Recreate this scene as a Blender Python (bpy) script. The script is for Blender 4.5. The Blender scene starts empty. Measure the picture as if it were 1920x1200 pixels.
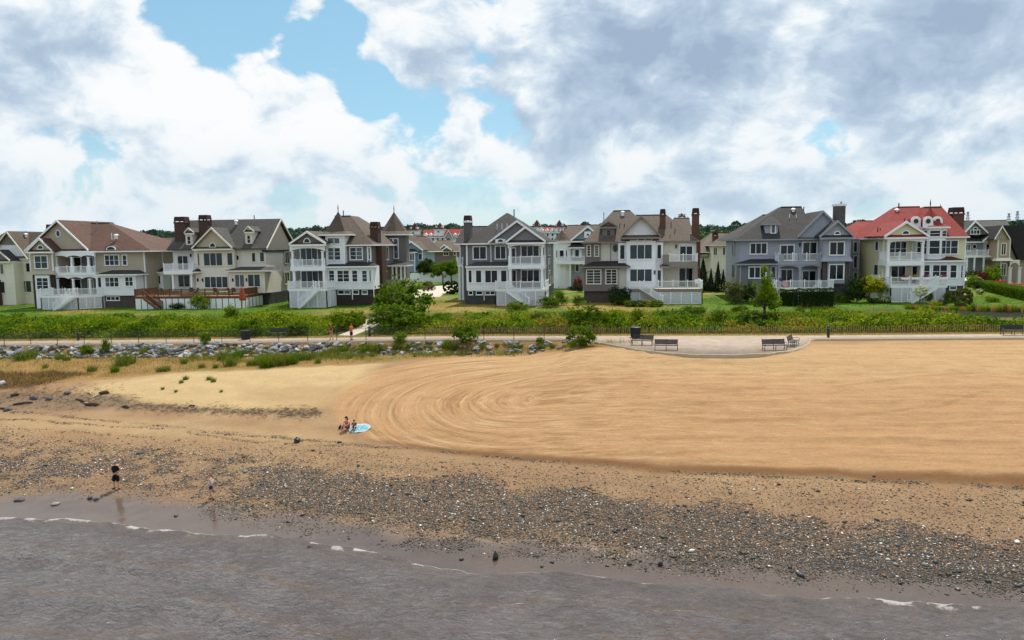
import bpy, bmesh, math, random
import numpy as np
from mathutils import Vector, Matrix

S = bpy.context.scene
COL = S.collection
random.seed(7)
RNG = np.random.default_rng(11)
rad = math.radians

# ------------------------------------------------------------------ camera
PSI, TH, RO, FP, CAMZ = rad(8), math.atan(140 / 1400), rad(.75), 1400.0, 15.0
_F = Vector((-math.sin(PSI), math.cos(PSI), 0)); _R0 = Vector((math.cos(PSI), math.sin(PSI), 0))
FW = math.cos(TH) * _F - math.sin(TH) * Vector((0, 0, 1)); _U0 = _R0.cross(FW)
CR = math.cos(RO) * _R0 - math.sin(RO) * _U0
CU = math.sin(RO) * _R0 + math.cos(RO) * _U0
cam_data = bpy.data.cameras.new('camera'); cam = bpy.data.objects.new('camera', cam_data); COL.objects.link(cam)
cam.matrix_world = Matrix(((CR.x, CU.x, -FW.x, 0), (CR.y, CU.y, -FW.y, 0), (CR.z, CU.z, -FW.z, CAMZ), (0, 0, 0, 1)))
cam_data.sensor_width = 36; cam_data.lens = FP / 1920 * 36
cam_data.clip_start = .5; cam_data.clip_end = 20000
S.camera = cam

def ray(px, py):
    return FW + float((px - 960) / FP) * CR + float((600 - py) / FP) * CU
def at(px, py, Y):
    """plan point at distance Y in front of the shore base line that the survey photograph shows at (px, py)"""
    r = ray(px, py); k = float(Y) / r.y
    return Vector((r.x * k, float(Y), CAMZ + r.z * k))

# ------------------------------------------------------------------ view, sun, sky
S.view_settings.view_transform = 'Standard'; S.view_settings.look = 'None'
S.view_settings.gamma = 1.0; S.view_settings.use_curve_mapping = False
S.view_settings.exposure = 0.0
SUN_EL, SUN_AZ = rad(59), rad(11)
SUND = Vector((math.sin(SUN_AZ) * math.cos(SUN_EL), math.cos(SUN_AZ) * math.cos(SUN_EL), math.sin(SUN_EL)))
sun_data = bpy.data.lights.new('sun', 'SUN'); sun_data.energy = 4.9; sun_data.angle = rad(.53); sun_data.color = (1, .95, .87)
sun = bpy.data.objects.new('sun', sun_data); COL.objects.link(sun)
sun.rotation_euler = SUND.to_track_quat('Z', 'Y').to_euler(); sun.location = (0, 0, 60)

class NG:
    """tiny node graph helper"""
    def __init__(s, tree): s.t = tree; s.n = tree.nodes; s.l = tree.links
    def new(s, typ, ins=None, **kw):
        n = s.n.new(typ)
        for k, v in kw.items(): setattr(n, k, v)
        for k, v in (ins or {}).items():
            sk = n.inputs[k]
            if hasattr(v, 'is_output'): s.l.new(v, sk)
            else: sk.default_value = v
        return n
    def m(s, op, a, b=0.0, c=None, clamp=False):
        n = s.n.new('ShaderNodeMath'); n.operation = op; n.use_clamp = clamp
        for i, v in enumerate((a, b) if c is None else (a, b, c)):
            if hasattr(v, 'is_output'): s.l.new(v, n.inputs[i])
            else: n.inputs[i].default_value = v
        return n.outputs[0]
    def vm(s, op, a, b=None):
        n = s.n.new('ShaderNodeVectorMath'); n.operation = op
        for i, v in enumerate((a, b)):
            if v is None: continue
            if hasattr(v, 'is_output'): s.l.new(v, n.inputs[i])
            else: n.inputs[i].default_value = v
        return n.outputs['Value'] if op in ('DOT_PRODUCT', 'LENGTH') else n.outputs[0]
    def ss(s, v, lo, hi, a=0.0, b=1.0):
        n = s.new('ShaderNodeMapRange', {0: v, 1: lo, 2: hi, 3: a, 4: b}, interpolation_type='SMOOTHSTEP'); return n.outputs[0]
    def mix(s, f, a, b, mode='MIX'):
        n = s.n.new('ShaderNodeMix'); n.data_type = 'RGBA'; n.blend_type = mode
        for i, v in ((0, f), (6, a), (7, b)):
            if hasattr(v, 'is_output'): s.l.new(v, n.inputs[i])
            else: n.inputs[i].default_value = v if i == 0 else (tuple(v) + (1,))[:4]
        return n.outputs[2]
    def noise(s, vec, scale, detail=4, rough=.5, dist=0.0, dim='3D'):
        n = s.new('ShaderNodeTexNoise', {'Scale': scale, 'Detail': detail, 'Roughness': rough, 'Distortion': dist}, noise_dimensions=dim)
        if vec is not None: s.l.new(vec, n.inputs['Vector'])
        return n.outputs[0]

world = bpy.data.worlds.new('World'); S.world = world; world.use_nodes = True
g = NG(world.node_tree); g.n.clear()
tc = g.new('ShaderNodeTexCoord').outputs['Generated']
sky = g.new('ShaderNodeTexSky', sky_type='NISHITA', sun_disc=False, sun_elevation=SUN_EL, sun_rotation=SUN_AZ,
            air_density=1.0, dust_density=.6, ozone_density=1.6).outputs[0]
def dirn(px, py): return tuple(ray(px, py).normalized())
def lobe(c, r, soft=.15):
    d = g.vm('DOT_PRODUCT', tc, dirn(*c)); return g.ss(d, math.cos(rad(r)), math.cos(rad(r * soft)))
sepd = g.new('ShaderNodeSeparateXYZ', {0: tc})
low = g.ss(sepd.outputs[2], .02, .17)
v = g.new('ShaderNodeMapping', {0: tc, 1: (3.1, .7, 0), 3: (1, 1, 1.45)}).outputs[0]
warp = g.new('ShaderNodeTexNoise', {'Vector': v, 'Scale': 5.0, 'Detail': 3.0})
vw = g.vm('ADD', v, g.new('ShaderNodeVectorMath', {0: g.vm('SUBTRACT', warp.outputs['Color'], (.5, .5, .5)), 3: .09}, operation='SCALE').outputs[0])
fine = g.noise(vw, 9.5, 10, .56)
big = g.noise(v, 3.0, 3, .5)
dens = g.m('ADD', g.m('MULTIPLY', fine, .62), g.m('MULTIPLY', big, .55))
for c, r, a in (((470, 60), 5.5, -.2), ((360, 20), 5.0, -.17), ((590, 110), 3.0, -.12), ((690, 175), 2.6, -.15), ((640, 60), 2.4, -.12),
                ((1548, 262), 2.6, -.17), ((60, 60), 9, .1), ((760, 40), 5, .1), ((450, 230), 9, .08), ((1400, 100), 17, .14), ((1880, 130), 11, .16)):
    dens = g.m('ADD', dens, g.m('MULTIPLY', lobe(c, r), a))
cover = g.ss(dens, .50, .575)
# the same field looked up a little way towards the sun: bright rims on the sunward side, grey undersides
off = tuple((SUND * .030 + Vector((0, 0, .012))))
vo = g.vm('ADD', vw, off)
fo = g.noise(vo, 9.5, 6, .56)
lit = g.m('SUBTRACT', fine, fo)
puff = g.noise(vw, 24, 8, .6)
shade = g.m('ADD', g.m('MULTIPLY', lit, 1.7), g.m('MULTIPLY', g.m('SUBTRACT', puff, .5), .7))
thick = g.ss(dens, .56, .80)
base = g.m('SUBTRACT', .79, g.m('MULTIPLY', thick, .26))
for c, r, a in (((1480, 40), 13, -.2), ((1080, 150), 8.5, -.22), ((1800, 140), 8.5, -.24), ((1300, 140), 7, -.14),  ((100, 105), 4.5, -.22),
                ((880, 160), 6, -.15), ((330, 170), 7, .12), ((560, 170), 5, .12), ((300, 110), 8, .10), ((200, 240), 7, .06), ((450, 190), 7, .12), ((640, 250), 4, .10), ((1500, 55), 2.2, .3), ((1430, 20), 3.2, .22), ((1440, 240), 6, .3), ((1250, 300), 6, .2), ((1850, 290), 6, .2), ((1000, 160), 2.6, .22), ((1200, 265), 4, .16), ((1700, 280), 4.5, .14)):
    base = g.m('ADD', base, g.m('MULTIPLY', lobe(c, r, .1), a))
val = g.m('ADD', base, shade, clamp=True)
cr = g.new('ShaderNodeValToRGB', {0: val})
el = cr.color_ramp.elements
el[0].position = .12; el[0].color = (.36, .47, .62, 1)
el[1].position = .98; el[1].color = (.97, .98, .99, 1)
for p_, c_ in ((.45, (.50, .62, .76)), (.66, (.70, .80, .89)), (.82, (.90, .95, .98))):
    e = el.new(p_); e.color = c_ + (1,)
cloudc = g.mix(g.m('MULTIPLY', g.m('SUBTRACT', 1.0, low), .38), cr.outputs[0], (.58, .74, .83))
skyb = g.mix(1.0, sky, (.105, .118, .118), 'MULTIPLY')
skyb = g.mix(.45, skyb, (.36, .72, .90))
cov = g.m('MAXIMUM', cover, g.m('MULTIPLY', g.m('SUBTRACT', 1.0, low), .55))
full = g.mix(cov, skyb, cloudc)
bg = g.new('ShaderNodeBackground', {0: full, 1: 1.0})
g.new('ShaderNodeOutputWorld', {0: bg.outputs[0]})

# ------------------------------------------------------------------ mesh helpers
class MB:
    def __init__(s): s.v = []; s.f = []
    def add(s, vs, fs):
        b = len(s.v); s.v.extend([tuple(p) for p in vs]); s.f.extend([tuple(b + i for i in f) for f in fs]); return s
    def box(s, x0, x1, y0, y1, z0, z1):
        return s.add([(x0, y0, z0), (x1, y0, z0), (x1, y1, z0), (x0, y1, z0), (x0, y0, z1), (x1, y0, z1), (x1, y1, z1), (x0, y1, z1)],
                     [(3, 2, 1, 0), (4, 5, 6, 7), (0, 1, 5, 4), (1, 2, 6, 5), (2, 3, 7, 6), (3, 0, 4, 7)])
    def bar(s, a, b, w, h):
        """rectangular bar between two points: w across, h in the most vertical cross direction"""
        a = Vector(a); b = Vector(b); d = (b - a).normalized()
        up = Vector((0, 0, 1)) if abs(d.z) < .95 else Vector((0, 1, 0))
        r = d.cross(up).normalized(); u = r.cross(d).normalized()
        vs = []
        for p in (a, b):
            for i, j in ((-1, -1), (1, -1), (1, 1), (-1, 1)): vs.append(p + r * i * w / 2 + u * j * h / 2)
        return s.add(vs, [(0, 1, 2, 3), (7, 6, 5, 4), (0, 4, 5, 1), (1, 5, 6, 2), (2, 6, 7, 3), (3, 7, 4, 0)])
    def tube(s, pts, rs, n=6):
        pts = [Vector(p) for p in pts]
        if not hasattr(rs, '__len__'): rs = [rs] * len(pts)
        rings = []
        for i, p in enumerate(pts):
            d = (pts[min(i + 1, len(pts) - 1)] - pts[max(i - 1, 0)]).normalized()
            up = Vector((0, 0, 1)) if abs(d.z) < .9 else Vector((1, 0, 0))
            r = d.cross(up).normalized(); u = r.cross(d)
            rings += [p + (r * math.cos(2 * math.pi * k / n) + u * math.sin(2 * math.pi * k / n)) * rs[i] for k in range(n)]
        fs = []
        for i in range(len(pts) - 1):
            for k in range(n):
                fs.append((i * n + k, i * n + (k + 1) % n, (i + 1) * n + (k + 1) % n, (i + 1) * n + k))
        fs.append(tuple(range(n - 1, -1, -1))); fs.append(tuple((len(pts) - 1) * n + k for k in range(n)))
        return s.add(rings, fs)
    def prism(s, poly, a, b):
        """closed polygon of 3-D points swept from offset a to offset b (vectors)"""
        a = Vector(a); b = Vector(b); n = len(poly); P = [Vector(p) for p in poly]
        vs = [p + a for p in P] + [p + b for p in P]
        fs = [tuple(range(n - 1, -1, -1)), tuple(range(n, 2 * n))] + [(i, (i + 1) % n, n + (i + 1) % n, n + i) for i in range(n)]
        return s.add(vs, fs)

def link(name, me, mat=None, parent=None, loc=None, **props):
    o = bpy.data.objects.new(name, me); COL.objects.link(o)
    if mat is not None and me is not None and not me.materials: me.materials.append(mat)
    if parent is not None: o.parent = parent
    if loc is not None: o.location = loc
    for k, v_ in props.items(): o[k] = v_
    return o
def mk(name, mb, mat, parent=None, smooth=False, fixn=False, **props):
    """mesh object; its points are given in world space and stored relative to the root thing"""
    org = Vector((0, 0, 0)); p = parent
    while p is not None: org += p.location; p = p.parent
    me = bpy.data.meshes.new(name); V = mb.v
    me.from_pydata([(a - org.x, b - org.y, c - org.z) for a, b, c in V] if parent is not None else V, [], mb.f)
    if fixn:
        bm = bmesh.new(); bm.from_mesh(me); bmesh.ops.recalc_face_normals(bm, faces=bm.faces); bm.to_mesh(me); bm.free()
    if smooth: me.shade_smooth()
    return link(name, me, mat, parent, **props)
def empty(name, loc, **props):
    o = link(name, None, loc=loc, **props); o.empty_display_size = .3; return o
def np_mesh(name, V, Fq, smooth=False):
    """fast mesh from numpy arrays; Fq (n,3) or (n,4)"""
    me = bpy.data.meshes.new(name); V = np.asarray(V, np.float32); Fq = np.asarray(Fq, np.int32); k = Fq.shape[1]
    me.vertices.add(len(V)); me.vertices.foreach_set('co', V.ravel())
    me.loops.add(Fq.size); me.loops.foreach_set('vertex_index', Fq.ravel())
    me.polygons.add(len(Fq)); me.polygons.foreach_set('loop_start', np.arange(0, Fq.size, k, dtype=np.int32))
    me.update(calc_edges=True)
    if smooth: me.shade_smooth()
    return me
def vcol(me, name, C):
    C = np.asarray(C, np.float32)
    if C.shape[1] == 3: C = np.concatenate([C, np.ones((len(C), 1), np.float32)], 1)
    a = me.color_attributes.new(name, 'FLOAT_COLOR', 'POINT'); a.data.foreach_set('color', C.ravel())
def vflt(me, name, v_):
    a = me.attributes.new(name, 'FLOAT', 'POINT'); a.data.foreach_set('value', np.asarray(v_, np.float32))

# ------------------------------------------------------------------ materials
MATS = {}
def newmat(name):
    m = bpy.data.materials.new(name); m.use_nodes = True; G = NG(m.node_tree); G.n.clear()
    p = G.new('ShaderNodeBsdfPrincipled'); G.new('ShaderNodeOutputMaterial', {0: p.outputs[0]})
    MATS[name] = m; return m, G, p
def put(G, p, **kw):
    for k, v_ in kw.items():
        k = k.replace('_', ' ')
        if hasattr(v_, 'is_output'): G.l.new(v_, p.inputs[k])
        else: p.inputs[k].default_value = (tuple(v_) + (1,))[:4] if k == 'Base Color' else v_
def geo(G): return G.new('ShaderNodeNewGeometry').outputs['Position']
def plain(name, c, rough=.6, var=.12, scale=2.0, spec=.4, metal=0.0, bump=0.0):
    m, G, p = newmat(name); pos = geo(G)
    n = G.noise(pos, scale, 5, .6)
    col = G.mix(n, tuple(x * (1 - var) for x in c), tuple(min(1, x * (1 + var)) for x in c))
    put(G, p, Base_Color=col, Roughness=rough, Specular_IOR_Level=spec, Metallic=metal)
    if bump:
        b = G.new('ShaderNodeBump', {'Strength': bump, 'Distance': .02, 'Height': G.noise(pos, scale * 8, 3, .6)}); put(G, p, Normal=b.outputs[0])
    return m
def siding(name, c, step=.165, var=.12):
    """lap boards: saw-tooth relief by height, faint streaks and dirt"""
    m, G, p = newmat(name); pos = geo(G); s = G.new('ShaderNodeSeparateXYZ', {0: pos})
    fr = G.m('FRACT', G.m('DIVIDE', s.outputs[2], step))
    mp = G.new('ShaderNodeMapping', {0: pos, 3: (.8, .8, .25)}).outputs[0]
    n = G.noise(mp, 1.6, 6, .65)
    col = G.mix(n, tuple(x * (1 - var) for x in c), tuple(min(1, x * (1 + var)) for x in c))
    rowr = G.new('ShaderNodeTexWhiteNoise', {'W': G.m('FLOOR', G.m('DIVIDE', s.outputs[2], step))}, noise_dimensions='1D').outputs[0]
    col = G.mix(G.m('MULTIPLY', rowr, .10), col, tuple(x * .55 for x in c))
    b = G.new('ShaderNodeBump', {'Strength': .9, 'Distance': .022, 'Height': G.m('SUBTRACT', 1.0, fr)})
    put(G, p, Base_Color=col, Roughness=.62, Specular_IOR_Level=.3, Normal=b.outputs[0]); return m
def shingle(name, c, var=.28):
    m, G, p = newmat(name); pos = geo(G); s = G.new('ShaderNodeSeparateXYZ', {0: pos})
    vec = G.new('ShaderNodeCombineXYZ', {0: G.m('ADD', s.outputs[0], s.outputs[1]), 1: s.outputs[2]}).outputs[0]
    br = G.new('ShaderNodeTexBrick', {'Vector': vec, 'Color1': (.75, .75, .75, 1), 'Color2': (1.2, 1.2, 1.2, 1), 'Mortar': (.5, .5, .5, 1),
               'Scale': 1.0, 'Mortar Size': .012, 'Brick Width': .34, 'Row Height': .13, 'Bias': 0.0}, offset=.5)
    n = G.noise(pos, .5, 6, .6); n2 = G.noise(pos, 9, 3, .7)
    col = G.mix(n, tuple(x * (1 - var) for x in c), tuple(x * (1 + var) for x in c))
    col = G.mix(.8, col, br.outputs[0], 'MULTIPLY'); col = G.mix(G.ss(n2, .35, .75, 0, .35), col, tuple(x * .45 for x in c))
    b = G.new('ShaderNodeBump', {'Strength': .6, 'Distance': .02, 'Height': br.outputs[1]}, invert=True)
    put(G, p, Base_Color=col, Roughness=.85, Specular_IOR_Level=.25, Normal=b.outputs[0]); return m
def brick(name, c1, c2, mort, w=.22, h=.075, ms=.012):
    m, G, p = newmat(name); pos = geo(G); s = G.new('ShaderNodeSeparateXYZ', {0: pos})
    vec = G.new('ShaderNodeCombineXYZ', {0: G.m('ADD', s.outputs[0], s.outputs[1]), 1: s.outputs[2]}).outputs[0]
    br = G.new('ShaderNodeTexBrick', {'Vector': vec, 'Color1': c1 + (1,), 'Color2': c2 + (1,), 'Mortar': mort + (1,), 'Scale': 1.0,
               'Mortar Size': ms, 'Brick Width': w, 'Row Height': h})
    n = G.noise(pos, 1.1, 5, .6); col = G.mix(G.m('MULTIPLY', n, .5), br.outputs[0], tuple(x * .5 for x in c1))
    b = G.new('ShaderNodeBump', {'Strength': .7, 'Distance': .02, 'Height': br.outputs[1]}, invert=True)
    put(G, p, Base_Color=col, Roughness=.85, Specular_IOR_Level=.25, Normal=b.outputs[0]); return m
def leafmat(name, c, trans=.35, var=.35, hue=(1.25, 1.05, .6)):
    """foliage with per-leaf tone from the 'tone' attribute and some light passing through"""
    m, G, p = newmat(name)
    t = G.new('ShaderNodeAttribute', attribute_name='tone').outputs['Fac']
    oi = G.new('ShaderNodeObjectInfo').outputs['Random']
    col = G.mix(t, tuple(x * (1 - var) for x in c), tuple(x * (1 + var) * h for x, h in zip(c, hue)))
    col = G.mix(G.m('MULTIPLY', oi, .35), col, tuple(x * y for x, y in zip(c, (.75, .8, .9))))
    put(G, p, Base_Color=col, Roughness=.75, Specular_IOR_Level=.08)
    tr = G.new('ShaderNodeBsdfTranslucent', {0: G.mix(1, col, (1.3, 1.35, .5), 'MULTIPLY')})
    mx = G.new('ShaderNodeMixShader', {0: trans, 1: p.outputs[0], 2: tr.outputs[0]})
    out = [n for n in G.n if n.type == 'OUTPUT_MATERIAL'][0]; G.l.new(mx.outputs[0], out.inputs[0]); return m
def attrcol(name, rough=.8, spec=.25, trans=0.0):
    m, G, p = newmat(name); a = G.new('ShaderNodeAttribute', attribute_name='col').outputs['Color']
    put(G, p, Base_Color=a, Roughness=rough, Specular_IOR_Level=spec)
    if trans:
        tr = G.new('ShaderNodeBsdfTranslucent', {0: G.mix(1, a, (1.3, 1.35, .6), 'MULTIPLY')})
        mx = G.new('ShaderNodeMixShader', {0: trans, 1: p.outputs[0], 2: tr.outputs[0]})
        out = [n for n in G.n if n.type == 'OUTPUT_MATERIAL'][0]; G.l.new(mx.outputs[0], out.inputs[0])
    return m

# ------------------------------------------------------------------ land form
def vnoise(x, y, seed=0):
    """smooth value noise, vectorised"""
    r = np.random.default_rng(seed).random((256, 256))
    xi = np.floor(x).astype(int); yi = np.floor(y).astype(int); fx = x - xi; fy = y - yi
    fx = fx * fx * (3 - 2 * fx); fy = fy * fy * (3 - 2 * fy)
    a = r[xi % 256, yi % 256]; b = r[(xi + 1) % 256, yi % 256]; c = r[xi % 256, (yi + 1) % 256]; d = r[(xi + 1) % 256, (yi + 1) % 256]
    return (a * (1 - fx) + b * fx) * (1 - fy) + (c * (1 - fx) + d * fx) * fy
def fbm(x, y, seed=0, oct=4):
    t = 0; a = .5; s = 0
    for i in range(oct): t = t + a * vnoise(x, y, seed + i); s += a; a *= .5; x = x * 2.03 + 17.1; y = y * 2.03 + 5.7
    return t / s
def sstep(v_, a, b):
    t = np.clip((v_ - a) / (b - a), 0, 1); return t * t * (3 - 2 * t)
SHX = [-400, -35, -28, -23.8, -19, -15, -10, -6.3, -2.3, 1.1, 4.5, 7.8, 12, 16.6, 40, 400]
SHY = [40, 37.2, 37.0, 36.6, 36.0, 35.3, 33.8, 33.2, 33.5, 32.7, 32.3, 32.2, 32.2, 32.0, 31.4, 30]
def zpath(X): return 5.3 + .010 * np.clip(X, -120, 80)
def zhouse(X): return 6.95 + .008 * np.clip(X, -150, 90)
PFX = [-400, -70, -38, -20, -2.5, 19.8, 45, 400]
PFY = [73.0, 73.0, 74.3, 75.6, 75.4, 74.6, 74.8, 75]
PWID = [3.9, 3.9, 3.6, 3.4, 3.1, 3.1, 3.4, 3.4]
def yfront(X): return np.interp(X, PFX, PFY)
def yback(X): return yfront(X) + np.interp(X, PFX, PWID)
def ground(X, Y):
    X = np.asarray(X, float); Y = np.asarray(Y, float)
    ys = np.interp(X, SHX, SHY); yf = yfront(X); zp = zpath(X)
    rip = sstep(-X, 1.0, 10.0)                                  # rubble bank below the walk, left half only
    top = zp - 1.05 * rip
    t = np.clip((Y - ys) / (yf - 2.3 * rip - ys), 0, 1)
    z = top * (1 - (1 - t ** 1.32) ** 2.2)
    z = np.where(Y < ys, np.maximum((Y - ys) * .07, -3), z)
    z = z + rip * 1.0 * sstep(Y, yf - 2.3, yf + .1)
    yb = yback(X); zh = zhouse(X)
    u = sstep(Y, yb + .6, 96.5)
    z = np.where(Y > yb, zp + (zh - zp) * u, z)
    # low swells on the dry beach, little hummocks in the dune grass
    w = sstep(t, .25, .5) * (1 - sstep(t, .72, .9)) * (Y < yf)
    z = z + w * (fbm(X * .16, Y * .22, 3) - .5) * .5
    bay = sstep(Y, 61.5, 66.5) * sstep(X, -6, -1) * (1 - sstep(X, 21, 27)) * (Y <= yb)
    z = z + (zp - .02 - z) * bay
    z = z + (Y > 500) * (Y - 500) * .004
    return z
def gz(X, Y): return float(ground(np.array([X]), np.array([Y]))[0])
def gnd(px, py, lift=0.0):
    """ground point seen at survey pixel"""
    r = ray(px, py); k0, k1 = 20.0, 400.0
    ks = np.linspace(k0, k1, 3000); zz = CAMZ + r.z * ks - ground(r.x * ks, r.y * ks) - lift
    i = int(np.argmax(zz < 0)); k = ks[i] - (ks[i] - ks[i - 1]) * (-zz[i]) / max(1e-6, (zz[i - 1] - zz[i])) if i > 0 else 120.0
    return Vector((r.x * k, r.y * k, gz(r.x * k, r.y * k)))

def polymask(X, Y, pts, feather, seed=0, amp=.6, fr=.5):
    """soft mask of a ground polygon with a ragged edge"""
    P = np.array(pts, float)[:, :2]; Xw = X + (fbm(X * fr, Y * fr, seed) - .5) * 2 * amp; Yw = Y + (fbm(X * fr + 40, Y * fr, seed + 9) - .5) * 2 * amp
    ins = np.zeros(X.shape, bool); dm = np.full(X.shape, 1e9)
    n = len(P)
    for i in range(n):
        x0, y0 = P[i]; x1, y1 = P[(i + 1) % n]
        c = ((y0 > Yw) != (y1 > Yw)) & (Xw < (x1 - x0) * (Yw - y0) / ((y1 - y0) or 1e-9) + x0); ins ^= c
        dx, dy = x1 - x0, y1 - y0; t = np.clip(((Xw - x0) * dx + (Yw - y0) * dy) / (dx * dx + dy * dy + 1e-9), 0, 1)
        dm = np.minimum(dm, np.hypot(Xw - x0 - t * dx, Yw - y0 - t * dy))
    return np.clip(.5 + np.where(ins, dm, -dm) / (2 * feather), 0, 1)
def GP(*pp): return [gnd(x, y) for x, y in pp]
def linemask(X, Y, pts, w, seed=0, amp=.25):
    """soft band along a ground polyline"""
    P = np.array([p[:2] for p in pts], float); Xw = X + (fbm(X * .6, Y * .6, seed) - .5) * 2 * amp; Yw = Y + (fbm(X * .6 + 40, Y * .6, seed + 9) - .5) * 2 * amp
    dm = np.full(X.shape, 1e9)
    for (x0, y0), (x1, y1) in zip(P[:-1], P[1:]):
        dx, dy = x1 - x0, y1 - y0; t = np.clip(((Xw - x0) * dx + (Yw - y0) * dy) / (dx * dx + dy * dy + 1e-9), 0, 1)
        dm = np.minimum(dm, np.hypot(Xw - x0 - t * dx, Yw - y0 - t * dy))
    return np.clip(1 - dm / w, 0, 1)

gx = np.concatenate([np.array([-2450, -2000, -1500, -800, -450, -300, -220, -160, -125]), np.arange(-108, 70, .33), np.array([75, 85, 100, 130, 180, 260, 400, 800, 1500, 2450])])
gy = np.concatenate([np.array([-60, -20, 5, 15]), np.arange(22, 104, .28), np.arange(104.5, 130, 1.2), np.array([135, 142, 150, 160, 175, 200, 240, 300, 400, 520, 700, 1000, 1300, 1450])])
GX, GY = np.meshgrid(gx, gy)
GZ = ground(GX, GY)
Xf, Yf, Zf = GX.ravel(), GY.ravel(), GZ.ravel()
n0 = fbm(Xf * .35, Yf * .35, 21); n1 = fbm(Xf * 1.3, Yf * 1.3, 31)
def C3(*c): return np.array(c, float)[None, :]
def lerp(A, B, m_): return A + (B - A) * np.asarray(m_)[:, None]
col = np.repeat(C3(.42, .285, .165), len(Xf), 0)                                      # damp tan lower beach
col = lerp(col, C3(.50, .375, .215), np.clip((n0 - .35) * 1.6, 0, .8))
shore_d = Yf - np.interp(Xf, SHX, SHY)
rakeP = GP((612, 760), (628, 735), (660, 712), (740, 686), (850, 668), (1000, 657), (1105, 655), (1160, 652), (1300, 672), (1500, 663), (1520, 646), (1700, 640), (1990, 637), (1990, 893), (1800, 890), (1600, 880), (1280, 868), (960, 850), (800, 838), (700, 826), (640, 800))
rake = polymask(Xf, Yf, rakeP, .35, 5, .5)
col = lerp(col, C3(.56, .365, .19), rake)
goldP = GP((1110, 652), (1300, 672), (1520, 650), (1990, 640), (1990, 705), (1700, 715), (1400, 712), (1100, 700), (800, 690), (860, 668))
col = lerp(col, C3(.62, .445, .235), polymask(Xf, Yf, goldP, 2.2, 15, 2.0) * .8)
damp = polymask(Xf, Yf, GP((690, 824), (800, 834), (960, 848), (1100, 856), (1280, 872), (1600, 884), (1990, 893), (1990, 912), (1600, 899), (1280, 889), (960, 860), (800, 845)), .3, 8, .45)
col = lerp(col, C3(.25, .135, .055), damp)
for a, b in (((960, 728), (1215, 718)), ((1040, 716), (1170, 712)), ((1300, 735), (1440, 728)), ((790, 745), (905, 750))):
    col = lerp(col, C3(.36, .21, .10), linemask(Xf, Yf, GP(a, b), .55, 44, .5) * .5)
for i_, (pl, w_, k_) in enumerate(((((700, 822), (850, 818), (1000, 838), (1150, 852)), .16, .5), (((760, 800), (900, 812), (1050, 832), (1300, 858)), .14, .4), (((900, 768), (1150, 790), (1500, 800), (1900, 790)), .14, .35), (((960, 740), (1250, 745), (1600, 735)), .12, .4), (((1000, 760), (1300, 758), (1500, 748)), .12, .35), (((1230, 820), (1500, 822), (1920, 830)), .14, .35), (((1440, 860), (1700, 850), (1920, 856)), .14, .35), (((1560, 725), (1720, 705), (1850, 700)), .14, .4), (((1300, 790), (1600, 780), (1760, 760), (1850, 735)), .2, .4), (((1100, 880), (1400, 878), (1900, 892)), .16, .5), (((670, 800), (720, 815), (800, 824), (900, 830)), .2, .45), (((720, 700), (780, 690), (900, 682), (1100, 674)), .14, .3), (((655, 760), (690, 735), (760, 712), (880, 695)), .2, .35))):
    col = lerp(col, C3(.30, .165, .075), linemask(Xf, Yf, GP(*pl), w_ * 1.6, 300 + i_, .25) * k_)
pale = polymask(Xf, Yf, GP((150, 742), (190, 712), (300, 700), (480, 690), (720, 680), (680, 700), (640, 722), (600, 752), (560, 768), (400, 772), (220, 752)), 1.3, 6, 2.0, .3)
col = lerp(col, C3(.68, .55, .30), pale * (.75 + .25 * n1))
col = lerp(col, C3(.50, .36, .19), polymask(Xf, Yf, GP((450, 735), (560, 722), (640, 728), (600, 772), (480, 760)), .8, 26, .8) * .6)
tanP = GP((0, 780), (300, 790), (640, 815), (640, 835), (300, 815), (0, 800))
col = lerp(col, C3(.58, .44, .24), polymask(Xf, Yf, tanP, .6, 7, .6) * .7)
wrackP = GP((-60, 733), (60, 735), (230, 742), (250, 752), (420, 768), (600, 770), (590, 780), (330, 772), (180, 768), (-60, 772))
wrack = polymask(Xf, Yf, wrackP, .35, 12, .5)
col = lerp(col, C3(.21, .165, .12) * 1.0, wrack * (.35 + .6 * n1))
dry = polymask(Xf, Yf, GP((-80, 655), (480, 648), (800, 640), (1100, 640), (1150, 650), (1100, 657), (1000, 658), (860, 668), (720, 681), (480, 692), (300, 702), (180, 712), (-80, 740)), .35, 13, .6)
col = lerp(col, C3(.42, .27, .105), dry * .9); col = lerp(col, C3(.30, .25, .08), dry * np.clip((n0 - .5) * 4, 0, .7))
scrub = polymask(Xf, Yf, GP((-80, 694), (80, 697), (185, 702), (120, 712), (60, 728), (-80, 733)), .35, 14, .7)
col = lerp(col, C3(.13, .075, .035), scrub * np.clip(.35 + (n1 - .35) * 2.2, 0, 1))
for pl, w_, k_ in ((((0, 766), (180, 786), (330, 800), (480, 815), (640, 830), (800, 842), (960, 857), (1280, 884), (1600, 897), (1920, 912)), .22, .6),
                   (((-20, 782), (160, 795), (330, 803), (480, 826), (640, 836)), .2, .5), (((640, 870), (1000, 895), (1400, 930), (1900, 965)), .5, .35)):
    col = lerp(col, C3(.17, .15, .085), linemask(Xf, Yf, GP(*pl), w_, 18, .3) * k_ * np.clip(n1 * 2.2 - .3, 0, 1))
wet = 1 - sstep(shore_d + (n0 - .5) * 3.2, 1.6, 4.2)
wet2 = 1 - sstep(shore_d + (n1 - .5) * 2, 4, 12)
col = lerp(col, C3(.30, .215, .15), wet2 * .55); col = lerp(col, C3(.165, .135, .118), wet)
lawnm = sstep(Yf, yback(Xf) + 1.2, yback(Xf) + 2.0)
verge = sstep(Yf, yback(Xf) - .3, yback(Xf)) * (1 - sstep(Yf, yback(Xf) + 2.2, yback(Xf) + 2.6))
col = lerp(col, C3(.42, .32, .13), verge)
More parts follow.
